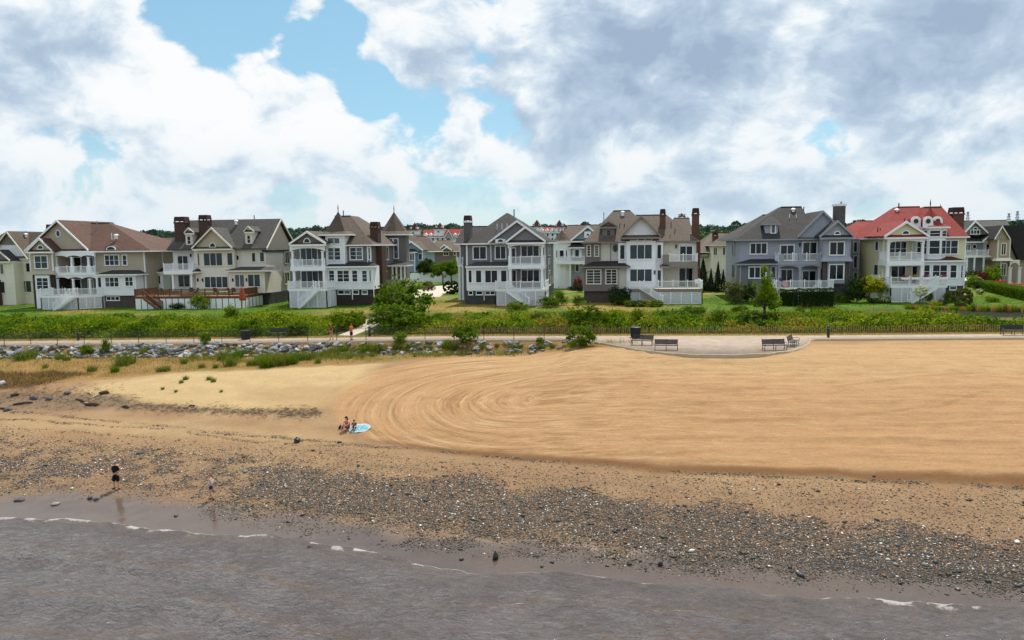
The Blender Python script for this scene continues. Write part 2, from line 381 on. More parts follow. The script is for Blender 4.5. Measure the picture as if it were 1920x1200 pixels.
dryl = np.clip((fbm(Xf * .09, Yf * .16, 61) - .60) * 6, 0, .8)
for c_, r_ in (((930, 560), 9), ((870, 575), 8), ((1150, 573), 7), ((1340, 575), 5), ((30, 567), 7), ((1060, 572), 5), ((640, 590), 6)):
    q = gnd(*c_); dryl = np.maximum(dryl, np.clip(1.5 - np.hypot((Xf - q.x), (Yf - q.y) * 1.1) / r_ + (n0 - .5) * 1.5, 0, 1))
for c_, r_ in (((1420, 575), 13), ((1530, 578), 12), ((1700, 575), 14), ((580, 575), 10), ((480, 578), 10), ((330, 580), 9)):
    q = gnd(*c_); dryl = dryl * np.clip(np.hypot(Xf - q.x, Yf - q.y) / r_ - .3, 0, 1)
lawn = lerp(np.repeat(C3(.105, .20, .013), len(Xf), 0), C3(.38, .265, .085), dryl)
lawn = lerp(lawn, C3(.05, .10, .015), np.clip((n1 - .45) * 2, 0, .6))
mead = sstep(Yf, yback(Xf) + 1.2, yback(Xf) + 2.2) * (1 - sstep(Yf + (n0 - .5) * 3, 91, 93.5))
lawn = lerp(lawn, C3(.10, .10, .03), mead * .8)
mulch = polymask(Xf, Yf, GP((1712, 581), (1800, 582), (1990, 588), (1990, 596), (1850, 594), (1760, 592)), .3, 71, .3)
lawn = lerp(lawn, C3(.022, .018, .018), mulch)
bare = polymask(Xf, Yf, GP((1740, 596), (1990, 598), (1990, 612), (1850, 610), (1760, 604)), .6, 72, .8)
lawn = lerp(lawn, C3(.30, .20, .12), bare * .8)
col = lerp(col, lawn, lawnm * (1 - verge))
col = lerp(col, C3(.06, .09, .025), sstep(Yf, 190, 260))
# tracks left by the beach rake: distance from a long spine gives nested loops
sp0, sp1 = gnd(1010, 745), gnd(2600, 745)
tt = np.clip(((Xf - sp0.x) * (sp1.x - sp0.x) + (Yf - sp0.y) * (sp1.y - sp0.y)) / ((sp1.x - sp0.x) ** 2 + (sp1.y - sp0.y) ** 2), 0, 1)
rd = np.hypot(Xf - sp0.x - tt * (sp1.x - sp0.x), (Yf - sp0.y - tt * (sp1.y - sp0.y)) * 1.15)
along = tt * 80 + np.arctan2(np.abs(Yf - sp0.y), Xf - sp0.x) * 3
groove = rake * (1 - damp * .6) * ((fbm(rd * 1.6 + fbm(Xf * .1, Yf * .1, 3) * 3, along * .05, 81, 3) - .5) * .26 + np.sin(rd * 7 + fbm(Xf * .12, Yf * .12, 5) * 14) * .02 * fbm(Xf * .3, Yf * .3, 8))
rough_z = np.where(Yf < yfront(Xf) - .6, (n1 - .5) * .07 * (1 - rake) * (shore_d > 0), 0) + wrack * (n1 - .4) * .18 + scrub * (n1 - .5) * .5
Zt = Zf + groove + rough_z
nx, ny = len(gx), len(gy)
idx = np.arange(nx * ny).reshape(ny, nx)
quads = np.stack([idx[:-1, :-1], idx[:-1, 1:], idx[1:, 1:], idx[1:, :-1]], -1).reshape(-1, 4)
me = np_mesh('ground', np.stack([Xf, Yf, Zt], 1), quads, True)
vcol(me, 'col', col * np.where(lawnm > .5, .85, .61)[:, None] * np.where(lawnm[:, None] > .5, 1.0, np.array([[1.03, .93, .86]]))); vflt(me, 'wet', wet * (1 - lawnm)); vflt(me, 'rake', rake); vflt(me, 'rs', .5 + .9 * np.exp(-((Xf - sp0.x + 4) / 13) ** 2)); vflt(me, 'rd', rd); vflt(me, 'al', along); vflt(me, 'grass', np.maximum(lawnm, dry * .6))
m, G, p = newmat('ground_surface'); pos = geo(G)
def A(n): return G.new('ShaderNodeAttribute', attribute_name=n).outputs
c = A('col')['Color']; wetA = A('wet')['Fac']; rk = A('rake')['Fac']; rst = A('rs')['Fac']; gr = A('grass')['Fac']
f1 = G.noise(pos, 5.5, 8, .7); f2 = G.noise(pos, .7, 5, .6); f3 = G.noise(pos, 26, 4, .7)
c = G.mix(1, c, G.mix(f1, (.62, .61, .60), (1.36, 1.36, 1.36)), 'MULTIPLY'); c = G.mix(1, c, G.mix(f2, (.84, .84, .86), (1.16, 1.15, 1.12)), 'MULTIPLY')
# dark crumbs and footprints scattered in the sand
c = G.mix(G.m('MULTIPLY', G.ss(f3, .64, .74), .35), c, (.12, .085, .05))
rv = G.new('ShaderNodeCombineXYZ', {0: G.m('MULTIPLY', A('rd')['Fac'], 1.0), 1: G.m('MULTIPLY', A('al')['Fac'], .16)}).outputs[0]
r1 = G.noise(rv, 2.4, 5, .62, 0, '2D'); r2 = G.noise(rv, 9, 4, .6, 0, '2D')
rr = G.m('ADD', G.m('MULTIPLY', r1, .7), G.m('MULTIPLY', r2, .3))
rk = G.m('MULTIPLY', rk, rst)
c = G.mix(G.m('MULTIPLY', rk, G.ss(rr, .52, .64, 0, .6)), c, (.23, .125, .055))
c = G.mix(G.m('MULTIPLY', rk, G.ss(rr, .48, .36, 0, .4)), c, (.46, .32, .18))
gn = G.noise(G.new('ShaderNodeMapping', {0: pos, 3: (1, .5, 1)}).outputs[0], 7, 6, .75)
c = G.mix(G.m('MULTIPLY', gr, G.ss(gn, .42, .7, 0, .55)), c, G.mix(1, c, (.45, .5, .4), 'MULTIPLY'))
rgh = G.m('SUBTRACT', .95, G.m('MULTIPLY', G.ss(wetA, .3, .9), .83))
h = G.m('ADD', G.m('ADD', G.m('MULTIPLY', f1, .7), G.m('MULTIPLY', f3, .3)), G.m('MULTIPLY', G.m('MULTIPLY', rk, rr), 1.4))
bst = G.m('SUBTRACT', .75, G.m('MULTIPLY', G.ss(wetA, .2, .8), .72))
b = G.new('ShaderNodeBump', {'Strength': bst, 'Distance': .07, 'Height': h})
put(G, p, Base_Color=c, Roughness=rgh, Specular_IOR_Level=G.m('ADD', .15, G.m('MULTIPLY', wetA, .15)), Normal=b.outputs[0])
link('ground', me, m, kind='structure')

# ------------------------------------------------------------------ sea
wx = np.concatenate([np.array([-2450, -800, -300, -150, -90]), np.arange(-60, 40, .17), np.array([50, 90, 150, 300, 800, 2450])])
wy = np.concatenate([np.array([-390, -200, -60, -10, 6]), np.arange(16, 42, .13)])
wy = np.concatenate([wy[wy < 15.9], np.arange(16, 42, .11)]); WX, WY = np.meshgrid(wx, wy); Xw, Yw = WX.ravel(), WY.ravel()
sd = np.interp(Xw, SHX, SHY) + (fbm(Xw * .28, Xw * 0 + 3, 90) - .5) * 1.8 + (fbm(Xw * 1.1, Xw * 0 + 7, 95) - .5) * .5 - Yw   # metres out from the swash edge
near = (np.abs(Xw) < 80) & (Yw > 15)
rip = (fbm(Xw * .9 + Yw * .5, Yw * 1.7 - Xw * .3, 100, 5) - .5) * .16 + (fbm(Xw * 2.2 + Yw, Yw * 3.2 - Xw, 104, 3) - .5) * .12
def wave(off, amp, wid, s_, lo=0.0):
    d = sd - off - (fbm(Xw * .12, Xw * 0 + s_, 110 + s_) - .5) * 2.4
    a = amp * np.clip((fbm(Xw * .11 + s_, Yw * 0 + s_, 120 + s_) - .38 + lo) * 4, 0, 1)
    return a * np.exp(-np.where(d > 0, d / (wid * 1.6), -d / (wid * .5)) ** 2), d, a
W1, d1, a1 = wave(3.6, .10, .35, 1); W2, d2, a2 = wave(5.4, .34, .4, 2, .05); W3, d3, a3 = wave(8.0, .32, .45, 3, .05); W4, d4, a4 = wave(11, .18, .5, 4, 0)
edge = sstep(sd, -.05, .5)
Zw = -.10 + edge * .125 + np.where(near, rip * sstep(sd, 0, 3) + (W1 + W2 + W3 + W4), 0)
fo = np.clip(1.15 - np.abs(sd - .14) / .22, 0, 1) * np.clip(fbm(Xw * .5, Xw * 0, 140) * 2.6 - .45, .25, 1)
lace = np.clip(1 - (sd - .1) / (1.6 * np.clip(fbm(Xw * .16, Xw * 0 + 2, 144) * 2.4 - .7, .05, 1)), 0, 1) * (sd > .1)
fo = np.maximum(fo, lace * .85 * np.clip((fbm(Xw * 1.5, Yw * 2, 150, 3) - .38) * 5, 0, 1))
for dd, aa in ((d2, a2 / .34), (d3, a3 / .32), (d1, a1 / .1)):
    fo = np.maximum(fo, np.clip(1 - np.abs(dd + .12) / .16, 0, 1) * np.clip(aa - .3, 0, .75))
silt = sum(np.clip(1 - np.abs(dd + .35) / .5, 0, 1) * np.clip(aa * 5, 0, 1) for dd, aa in ((d1, a1), (d2, a2), (d3, a3), (d4, a4)))
nx, ny = len(wx), len(wy); idx = np.arange(nx * ny).reshape(ny, nx)
quads = np.stack([idx[:-1, :-1], idx[:-1, 1:], idx[1:, 1:], idx[1:, :-1]], -1).reshape(-1, 4)
keep = sd[quads].max(1) > -.25
me = np_mesh('sea', np.stack([Xw, Yw, Zw], 1), quads[keep], True)
vflt(me, 'foam', np.where(near, fo, 0)); vflt(me, 'silt', np.where(near, np.clip(silt, 0, 1), 0)); vflt(me, 'depth', np.clip(sd, 0, 20))
m, G, p = newmat('sea_water'); pos = geo(G)
fa = A('foam')['Fac']; si = A('silt')['Fac']; dp = A('depth')['Fac']
mpv = G.new('ShaderNodeMapping', {0: pos, 2: (0, 0, rad(20)), 3: (1, 1.9, 1)}).outputs[0]
w1 = G.noise(mpv, 1.5, 6, .6, .6); w2 = G.noise(mpv, 6, 5, .65, .4); w3 = G.noise(pos, .35, 4, .6)
c = G.mix(G.ss(w3, .35, .65), (.19, .158, .15), (.25, .212, .20))
c = G.mix(G.m('MULTIPLY', si, G.ss(w1, .3, .7, .35, .8)), c, (.30, .19, .10))
c = G.mix(G.ss(w1, .50, .64, 0, .35), c, (.10, .075, .066)); c = G.mix(G.ss(w2, .55, .68, 0, .4), c, (.075, .056, .05))  # dark streaks paint the ripple shading into the water colour
fl1 = G.noise(pos, 7, 6, .75); fl2 = G.noise(pos, 22, 4, .7); foam = G.ss(G.m('MULTIPLY', fa, G.m('ADD', G.m('MULTIPLY', fl1, 1.1), G.m('MULTIPLY', fl2, .9))), .36, .62)
c = G.mix(G.m('MULTIPLY', foam, .9), G.mix(G.ss(fa, .1, .6, 0, .45), c, (.30, .22, .14)), (.74, .71, .66)); fa = foam
b = G.new('ShaderNodeBump', {'Strength': 1.0, 'Distance': .75, 'Height': G.m('ADD', G.m('ADD', G.m('MULTIPLY', w1, .7), G.m('MULTIPLY', w2, .4)), G.m('MULTIPLY', G.noise(mpv, 17, 3, .6), .16))})
put(G, p, Base_Color=c, Roughness=G.m('ADD', .06, G.m('MULTIPLY', fa, .5)), Specular_IOR_Level=.85, IOR=1.5, Normal=b.outputs[0])
link('sea', me, m, kind='structure')

# ------------------------------------------------------------------ promenade with its round seating bay
px_ = np.concatenate([np.arange(-120, 75, .5)])
def lev(px, py, z):
    r = ray(px, py); k = (z - CAMZ) / r.z; return Vector((r.x * k, r.y * k, z))
bayX, bayY = zip(*[(q.x, q.y) for q in [lev(a_, b_, 5.5) for a_, b_ in ((1112, 639), (1140, 644), (1200, 655), (1250, 661.5), (1300, 665), (1370, 666.5), (1440, 664.5), (1480, 660), (1505, 653), (1517, 646), (1522, 641))]])
def walk_front(X):
    f = yfront(X); return np.where((X > bayX[0]) & (X < bayX[-1]), np.minimum(f, np.interp(X, bayX, bayY)), f)
wf = walk_front(px_); wb = yback(px_); zz = zpath(px_) + .13
kw = .24
def strip(name, X, Ya, Yb, Za, Zb, mat, thick=.5, **props):
    n = len(X); V = []
    for ya, z in ((Ya, Za), (Yb, Zb)): V.append(np.stack([X, ya, z], 1))
    V.append(np.stack([X, Ya, Za - thick], 1)); V.append(np.stack([X, Yb, Zb - thick], 1)); V = np.concatenate(V)
    i = np.arange(n - 1); Q = [np.stack([i, i + 1, n + i + 1, n + i], 1), np.stack([2 * n + i, 2 * n + i + 1, i + 1, i], 1), np.stack([n + i, n + i + 1, 3 * n + i + 1, 3 * n + i], 1)]
    return link(name, np_mesh(name, V, np.concatenate(Q)), mat, **props)
m, G, p = newmat('paving'); pos = geo(G)
br = G.new('ShaderNodeTexBrick', {'Vector': pos, 'Color1': (.32, .25, .20, 1), 'Color2': (.41, .325, .26, 1), 'Mortar': (.22, .17, .135, 1), 'Scale': 1.0, 'Mortar Size': .008, 'Brick Width': .4, 'Row Height': .2})
n = G.noise(pos, .8, 6, .7); c = G.mix(1, br.outputs[0], G.mix(n, (.7, .7, .7), (1.25, 1.22, 1.16)), 'MULTIPLY')
put(G, p, Base_Color=c, Roughness=.85, Specular_IOR_Level=.2)
CONC = plain('concrete_kerb', (.44, .34, .22), .85, .2, 3, .2)
PALEC = plain('pale_concrete', (.52, .45, .36), .85, .10, .8, .2)
ASPH = plain('road_asphalt', (.13, .125, .12), .9, .2, 2, .2)
strip('promenade', px_, wf + kw, wb, zz, zz, m, kind='structure')
kz = zz + .025
strip('kerb', px_, wf, wf + kw - .004, kz, kz, CONC, kind='structure')
# foot path from the lawn down to the promenade, driveway and street between the houses
def ribbon(name, pts, w, mat, lift=.03):
    P = [Vector(q) for q in pts]; V = []; F_ = []
    for i, q in enumerate(P):
        d = (P[min(i + 1, len(P) - 1)] - P[max(0, i - 1)]); d.z = 0; d.normalize(); nrm = Vector((-d.y, d.x, 0)); ww = w[i] if hasattr(w, '__len__') else w
        for s_ in (-1, 1):
            e = q + nrm * s_ * ww / 2; V.append((e.x, e.y, gz(e.x, e.y) + lift))
    for i in range(len(P) - 1): F_.append((2 * i, 2 * i + 2, 2 * i + 3, 2 * i + 1))
    me_ = bpy.data.meshes.new(name); me_.from_pydata(V, [], F_); bm_ = bmesh.new(); bm_.from_mesh(me_)
    bmesh.ops.solidify(bm_, geom=bm_.faces, thickness=.12); bmesh.ops.recalc_face_normals(bm_, faces=bm_.faces); bm_.to_mesh(me_); bm_.free()
    return link(name, me_, mat, kind='structure')
ribbon('foot_path', [gnd(648, 630), gnd(668, 622), gnd(690, 612), gnd(701, 606), gnd(700, 598)], 1.9, PALEC, .05)
ribbon('driveway', [gnd(800, 558), gnd(804, 551), gnd(818, 542), gnd(845, 537), gnd(880, 535)], [4.2, 5.5, 7, 7, 8], PALEC, .06)
ribbon('street', [Vector((-260, 152, 0)), Vector((-60, 150, 0)), Vector((120, 152, 0)), Vector((300, 156, 0))], 8, ASPH, .05)
ribbon('pavement', [Vector((-260, 143, 0)), Vector((-60, 141, 0)), Vector((120, 143, 0)), Vector((300, 147, 0))], 2.2, PALEC, .08)

# ------------------------------------------------------------------ building kit
WHITE = plain('white_trim', (.86, .87, .89), .5, .05, 1.5, .4)
LATT = plain('white_lattice', (.84, .85, .88), .6, .06, 1.5, .3)
TAUPE = plain('taupe_trim', (.235, .205, .18), .6, .06, 1.5, .3)
CREAMT = plain('cream_trim', (.76, .71, .60), .55, .05, 1.5, .3)
BLUEG = plain('blue_grey_trim', (.30, .32, .36), .55, .05, 1.5, .3)
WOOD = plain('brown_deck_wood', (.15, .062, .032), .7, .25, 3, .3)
WOODL = plain('tan_wood', (.40, .24, .14), .7, .2, 3, .3)  # tan wood of the deck boards and the parasol pole
DARKM = plain('dark_metal', (.022, .023, .026), .45, .15, 4, .5)
PIPE = plain('grey_vent_metal', (.22, .22, .23), .5, .1, 4, .5)
BLACKP = plain('black_plastic', (.015, .015, .017), .5, .1, 4, .4)
def glass(name, c, r):
    m, G, p = newmat(name); pos = geo(G); n = G.noise(pos, .55, 3, .6)
    put(G, p, Base_Color=G.mix(n, tuple(x * .6 for x in c), tuple(x * 1.4 for x in c)), Roughness=r, Specular_IOR_Level=.4, IOR=1.45)
    b = G.new('ShaderNodeBump', {'Strength': .06, 'Distance': .03, 'Height': G.noise(pos, 1.2, 2)}); put(G, p, Normal=b.outputs[0]); return m
GLS = [glass('window_glass', (.008, .015, .021), .06), glass('window_glass_blinds', (.03, .05, .062), .1), glass('window_glass_dark', (.006, .010, .013), .08), glass('window_glass_curtain', (.085, .11, .13), .12)]
random.seed(3)
ZK = 1745 / 320.0
class House:
    def __init__(s, name, label, ox, oy, base, k=ZK, group=None, cat='house', trim=None):
        s.ox, s.oy, s.k = ox, oy, k; s.trim = trim or WHITE
        b = Vector(base); b.z = gz(b.x, b.y)
        s.o = empty(name, b, label=label, category=cat); s.gz = b.z
        if group: s.o['group'] = group
    def P(s, zx, zy, Y): return at(s.ox + zx / s.k, s.oy + zy / s.k, Y)
    def X(s, zx, Y, zy=600): return s.P(zx, zy, Y).x
    def Z(s, zy, Y, zx=800): return s.P(zx, zy, Y).z
    def rect(s, a, b, c, d, Y):
        """left, top, right, bottom of the drawing -> x0, x1, z0, z1"""
        mx, my = (a + c) / 2, (b + d) / 2
        return s.X(a, Y, my), s.X(c, Y, my), s.Z(d, Y, mx), s.Z(b, Y, mx)
    def mk(s, name, mb, mat, parent=None, **kw): return mk(name, mb, mat, parent or s.o, **kw)
    def wall(s, a, b, c, d, Y, depth, mat, name='wall', corner=True):
        x0, x1, z0, z1 = s.rect(a, b, c, d, Y)
        if d >= 955: z0 = s.gz - .7
        w = s.mk(name, MB().box(x0, x1, Y, Y + depth, z0, z1), mat)
        if corner:
            for x, sg in ((x0, -1), (x1, 1)):
                t = MB().box(min(x + .02 * sg, x - .14 * sg), max(x + .02 * sg, x - .14 * sg), Y - .02, Y + .14, z0 + .004, z1 - .004)
                s.mk('corner_board', t, s.trim, w)
        return w
    def win(s, a, b, c, d, Y, cols=2, rows=1, trim=None, tw=.11, g=None, name='window', sill=True):
        return s.winm(*s.rect(a, b, c, d, Y), Y, cols, rows, trim, tw, g, name, sill)
    def winm(s, x0, x1, z0, z1, Y, cols=1, rows=1, trim=None, tw=.11, g=None, name='window', sill=True, side=0):
        """side 0: faces the beach (-Y); +1/-1: on a wall facing +X/-X where Y is the wall's x and x0..x1 run along y"""
        def B(mb, u0, u1, n0, n1, w0, w1):           # u along the wall, n outward
            if side == 0: mb.box(u0, u1, Y - n1, Y - n0, w0, w1)
            elif side > 0: mb.box(Y + n0, Y + n1, u0, u1, w0, w1)
            else: mb.box(Y - n1, Y - n0, u0, u1, w0, w1)
        f = MB()
        B(f, x0 - tw, x0 + .03, -.02, .07, z0 - .02, z1 + tw); B(f, x1 - .03, x1 + tw, -.02, .07, z0 - .02, z1 + tw)
        B(f, x0 + .03, x1 - .03, -.02, .07, z1 - .03, z1 + tw); B(f, x0 + .03, x1 - .03, -.02, .07, z0 - .02, z0 + .04)
        for i in range(1, cols):
            u = x0 + (x1 - x0) * i / cols; B(f, u - .045, u + .045, -.02, .06, z0 + .04, z1 - .03)
        o = s.mk(name, f, trim or s.trim)
        if rows > 1:
            mm = MB()
            for j in range(1, rows):
                w = z0 + (z1 - z0) * j / rows; B(mm, x0 + .03, x1 - .03, -.02, .045, w - .025, w + .025)
            s.mk('glazing_bar', mm, trim or s.trim, o)
        if sill: mb = MB(); B(mb, x0 - tw - .04, x1 + tw + .04, -.02, .11, z0 - .10, z0 - .024); s.mk('sill', mb, trim or s.trim, o)
        for i in range(cols):
            u0 = x0 + (x1 - x0) * i / cols; u1 = x0 + (x1 - x0) * (i + 1) / cols
            mb = MB(); B(mb, u0 + .035, u1 - .035, -.02, .018, z0 + .035, z1 - .03)
            s.mk('pane', mb, GLS[g if g is not None else random.choice((0, 0, 1, 2, 2, 3))], o)
        return o
    def arc_win(s, a, b, c, d, Y, full=False, trim=None, tw=.12):
        """half-round (or oval) window"""
        x0, x1, z0, z1 = s.rect(a, b, c, d, Y); cx = (x0 + x1) / 2; rx = (x1 - x0) / 2
        cz, rz = ((z0 + z1) / 2, (z1 - z0) / 2) if full else (z0, z1 - z0)
        N = 16; an = [2 * math.pi * i / N for i in range(N)] if full else [math.pi * i / (N - 1) for i in range(N)]
        inn = [(cx + rx * math.cos(t), cz + rz * math.sin(t)) for t in an]; out = [(cx + (rx + tw) * math.cos(t), cz + (rz + tw) * math.sin(t)) for t in an]
        f = MB(); M = len(an)
        for i in range(M if full else M - 1):
            j = (i + 1) % M; q = [inn[i], out[i], out[j], inn[j]]
            f.prism([(x, 0, z) for x, z in q], (0, Y + .02, 0), (0, Y - .08, 0))
        if not full: f.box(cx - rx - tw, cx + rx + tw, Y - .09, Y + .02, cz - .12, cz)
        o = s.mk('round_window' if full else 'arched_window', f, trim or s.trim, fixn=True)
        s.mk('pane', MB().prism([(x, 0, z) for x, z in inn], (0, Y + .02, 0), (0, Y - .02, 0)), GLS[0], o, fixn=True)
        return o
    def gable(s, L, R, E, A, T, Yf, depth, wallm, roofm, oh=.4, trim=None, pent=True, th=.16, wall=True, rake=.26, name='gable'):
        """front-facing gable: eaves at drawing x L and R, height E; apex (A, T)"""
        trim = trim or s.trim; xL, xR, xA = s.X(L, Yf, E), s.X(R, Yf, E), s.X(A, Yf, T); zE, zA = s.Z(E, Yf, (L + R) / 2), s.Z(T, Yf, A)
        r = MB()
        for x in (xL, xR):
            r.prism([(x, 0, zE), (xA, 0, zA), (xA, 0, zA + th), (x, 0, zE + th)], (0, Yf + .05, 0), (0, Yf + depth, 0))
        ro = s.mk(name + '_roof', r, roofm, fixn=True)
        t = MB()
        for x in (xL, xR):
            e = 1 if x < xA else -1
            t.prism([(x - e * .06, 0, zE - rake * .4), (xA, 0, zA - rake * .55), (xA, 0, zA + th + .03), (x - e * .06, 0, zE + th + .03)], (0, Yf - .06, 0), (0, Yf + .046, 0))
        s.mk('rake_board', t, trim, ro, fixn=True)
        if wall:
            k = .97; s.mk(name + '_wall', MB().prism([(xL + (xA - xL) * .03, 0, zE + .0), (xR + (xA - xR) * .03, 0, zE + .0), (xA, 0, zA - .02)], (0, Yf + oh, 0), (0, Yf + depth - .1, 0)), wallm, fixn=True)
        if pent:
            w = xR - xL; x0, x1 = xL + w * .02, xR - w * .02
            s.mk(name + '_pent_roof', MB().add([(x0, Yf + .05, zE - .02), (x1, Yf + .05, zE - .02), (x1, Yf + oh, zE - .02), (x0, Yf + oh, zE - .02), (x0 + w * .05, Yf + oh + .01, zE + .30), (x1 - w * .05, Yf + oh + .01, zE + .30)],
                 [(0, 1, 5, 4), (3, 2, 1, 0), (0, 4, 3), (1, 2, 5), (2, 3, 4, 5)]), roofm, fixn=True)
            s.mk('cornice', MB().box(xL + .04, xR - .04, Yf - .03, Yf + oh + .06, zE - .26, zE - .024), trim)
        return xL, xR, xA, zE, zA
    def hip(s, x0, x1, y0, y1, zE, zR, rx0, rx1, ry0=None, ry1=None, roofm=None, trim=None, name='roof', fascia=.2):
        ym = (y0 + y1) / 2; ry0 = ym if ry0 is None else ry0; ry1 = ym if ry1 is None else ry1
        V = [(x0, y0, zE), (x1, y0, zE), (x1, y1, zE), (x0, y1, zE), (rx0, ry0, zR), (rx1, ry0, zR), (rx1, ry1, zR), (rx0, ry1, zR)]
        F_ = [(0, 1, 5, 4), (1, 2, 6, 5), (2, 3, 7, 6), (3, 0, 4, 7)]
        if ry1 > ry0 and rx1 > rx0: F_.append((4, 5, 6, 7))
        me_ = MB().add(V, F_); me_.add([(x0, y0, zE - .01), (x1, y0, zE - .01), (x1, y1, zE - .01), (x0, y1, zE - .01)], [(3, 2, 1, 0)])
        ro = s.mk(name, me_, roofm)
        bm_ = bmesh.new(); bm_.from_mesh(ro.data); bmesh.ops.remove_doubles(bm_, verts=bm_.verts, dist=.004); bmesh.ops.recalc_face_normals(bm_, faces=bm_.faces); bm_.to_mesh(ro.data); bm_.free()
        f = MB(); t = .12
        f.box(x0 - .05, x1 + .05, y0 - .05, y0 + t, zE - fascia, zE - .012); f.box(x0 - .05, x1 + .05, y1 - t, y1 + .05, zE - fascia, zE - .012)
        f.box(x0 - .05, x0 + t, y0 + t + .002, y1 - t - .002, zE - fascia, zE - .012); f.box(x1 - t, x1 + .05, y0 + t + .002, y1 - t - .002, zE - fascia, zE - .012)
        s.mk('fascia', f, trim or s.trim, ro)
        if rx1 - rx0 > .3: s.mk('ridge_cap', MB().bar((rx0, ry0, zR + .015), (rx1, ry0, zR + .015), .3, .06), roofm, ro)
        return ro
    def pent(s, a, b, c, d, Yw, Yf, roofm, trim=None, hipl=.5, hipr=.5, name='porch_roof'):
        """lean-to roof: drawing left, top (at wall Yw), right, bottom (at front Yf)"""
        x0, x1 = s.X(a, Yf, d), s.X(c, Yf, d); zt, zb = s.Z(b, Yw, (a + c) / 2), s.Z(d, Yf, (a + c) / 2); zt = max(zt, zb + .25)
        D = Yw - Yf; V = [(x0, Yf, zb), (x1, Yf, zb), (x1, Yw + .3, zb), (x0, Yw + .3, zb), (x0 + D * hipl, Yw, zt), (x1 - D * hipr, Yw, zt), (x1 - D * hipr, Yw + .3, zt), (x0 + D * hipl, Yw + .3, zt)]
        ro = s.mk(name, MB().add(V, [(0, 1, 5, 4), (1, 2, 6, 5), (2, 3, 7, 6), (3, 0, 4, 7), (4, 5, 6, 7), (3, 2, 1, 0)]), roofm)
        s.mk('fascia', MB().box(x0 - .04, x1 + .04, Yf - .05, Yw + .25, zb - .2, zb - .006), trim or s.trim, ro); return ro
    def rail(s, pts, mat=None, h=.98, post=1.9, name='railing', bal=.125, bs=.034, ps=.11, cap=True):
        """railing along a floor polyline; posts are parts, the balusters one part"""
        mat = mat or s.trim; pts = [Vector(p) for p in pts]; r = MB(); bl = MB(); done = []
        root = None
        for a, b in zip(pts[:-1], pts[1:]):
            d = b - a; L = d.length; hd = Vector((d.x, d.y, 0)).length
            up = Vector((0, 0, 1))
            r.bar(a + up * h, b + up * h, .09, .07); r.bar(a + up * .10, b + up * .10, .05, .06)
            n = max(1, int(hd / bal))
            for i in range(n):
                q = a + d * ((i + .5) / n); bl.box(q.x - bs / 2, q.x + bs / 2, q.y - bs / 2, q.y + bs / 2, q.z + .11, q.z + h - .03)
        root = s.mk(name, r, mat); s.mk('balusters', bl, mat, root, kind='stuff')
        for a, b in zip(pts[:-1], pts[1:]):
            d = b - a; n = max(1, round(Vector((d.x, d.y, 0)).length / post))
            for i in range(n + 1):
                q = a + d * (i / n)
                if any((q - e).length < .3 for e in done): continue
                done.append(q); pm = MB().box(q.x - ps / 2, q.x + ps / 2, q.y - ps / 2, q.y + ps / 2, q.z + .002, q.z + h + .1)
                if cap:
                    cz = q.z + h + .1; pm.add([(q.x - .08, q.y - .08, cz), (q.x + .08, q.y - .08, cz), (q.x + .08, q.y + .08, cz), (q.x - .08, q.y + .08, cz), (q.x, q.y, cz + .1)], [(3, 2, 1, 0), (0, 1, 4), (1, 2, 4), (2, 3, 4), (3, 0, 4)])
                s.mk('post', pm, mat, root)
        return root
    def lattice(s, a, b, z0, z1, mat=None, step=.2):
        """diagonal lattice panel between ground points a and b"""
        mat = mat or LATT; a = Vector((a[0], a[1], 0)); b = Vector((b[0], b[1], 0)); L = (b - a).length; d = (b - a).normalized(); H = z1 - z0
        m = MB(); k = -H
        n = d.cross(Vector((0, 0, 1)))
        while k < L:
            for sg in (1, -1):
                u0, u1, w0, w1 = k, k + H, 0, H
                if u0 < 0: w0 = -u0; u0 = 0
                if u1 > L: w1 = H - (u1 - L); u1 = L
                if u1 - u0 > .05:
                    wa, wb = (w0, w1) if sg > 0 else (H - w0, H - w1)
                    o_ = n * .012 * sg
                    m.bar(a + d * u0 + o_ + Vector((0, 0, z0 + wa)), a + d * u1 + o_ + Vector((0, 0, z0 + wb)), .02, .06)
            k += step
        o = s.mk('lattice', m, mat, kind='stuff')
        f = MB()
        for i in range(max(1, round(L / 1.3)) + 1):
            q = a + d * L * i / max(1, round(L / 1.3)); f.box(q.x - .06, q.x + .06, q.y - .06, q.y + .06, z0 - .1, z1 + .02)
        f.bar(a + Vector((0, 0, z1 + .02)) - n * .03, b + Vector((0, 0, z1 + .02)) - n * .03, .05, .14); f.bar(a + Vector((0, 0, z0 + .05)) - n * .03, b + Vector((0, 0, z0 + .05)) - n * .03, .05, .12)
        s.mk('lattice_frame', f, mat)
    def deck(s, poly, zf, trim=None, floor=None, band=.32, latt=True, lm=None, edges=None, skirt=None):
        """raised deck on a plan polygon (listed from back-left round the front to back-right)"""
        trim = trim or s.trim; poly = [Vector((p[0], p[1], 0)) for p in poly]
        s.mk('deck_floor', MB().prism(poly, (0, 0, zf - .14), (0, 0, zf)), floor or PALEC, fixn=True)
        f = MB(); 
        for a, b in zip(poly[:-1], poly[1:]):
            d = (b - a).normalized(); n = d.cross(Vector((0, 0, 1))); up = Vector((0, 0, zf - band / 2 - .01))
            f.bar(a + n * .03 + up - d * .05, b + n * .03 + up + d * .05, .08, band)
        s.mk('deck_fascia', f, trim)
        if latt:
            for a, b in zip(poly[:-1], poly[1:]):
                zg = min(gz(a.x, a.y), gz(b.x, b.y)) + .05
                s.lattice(a, b, zg, zf - band - .02, lm)
        dk = MB(); inset = [p + (Vector((sum(q.x for q in poly) / len(poly), sum(q.y for q in poly) / len(poly), 0)) - p).normalized() * .35 for p in poly]
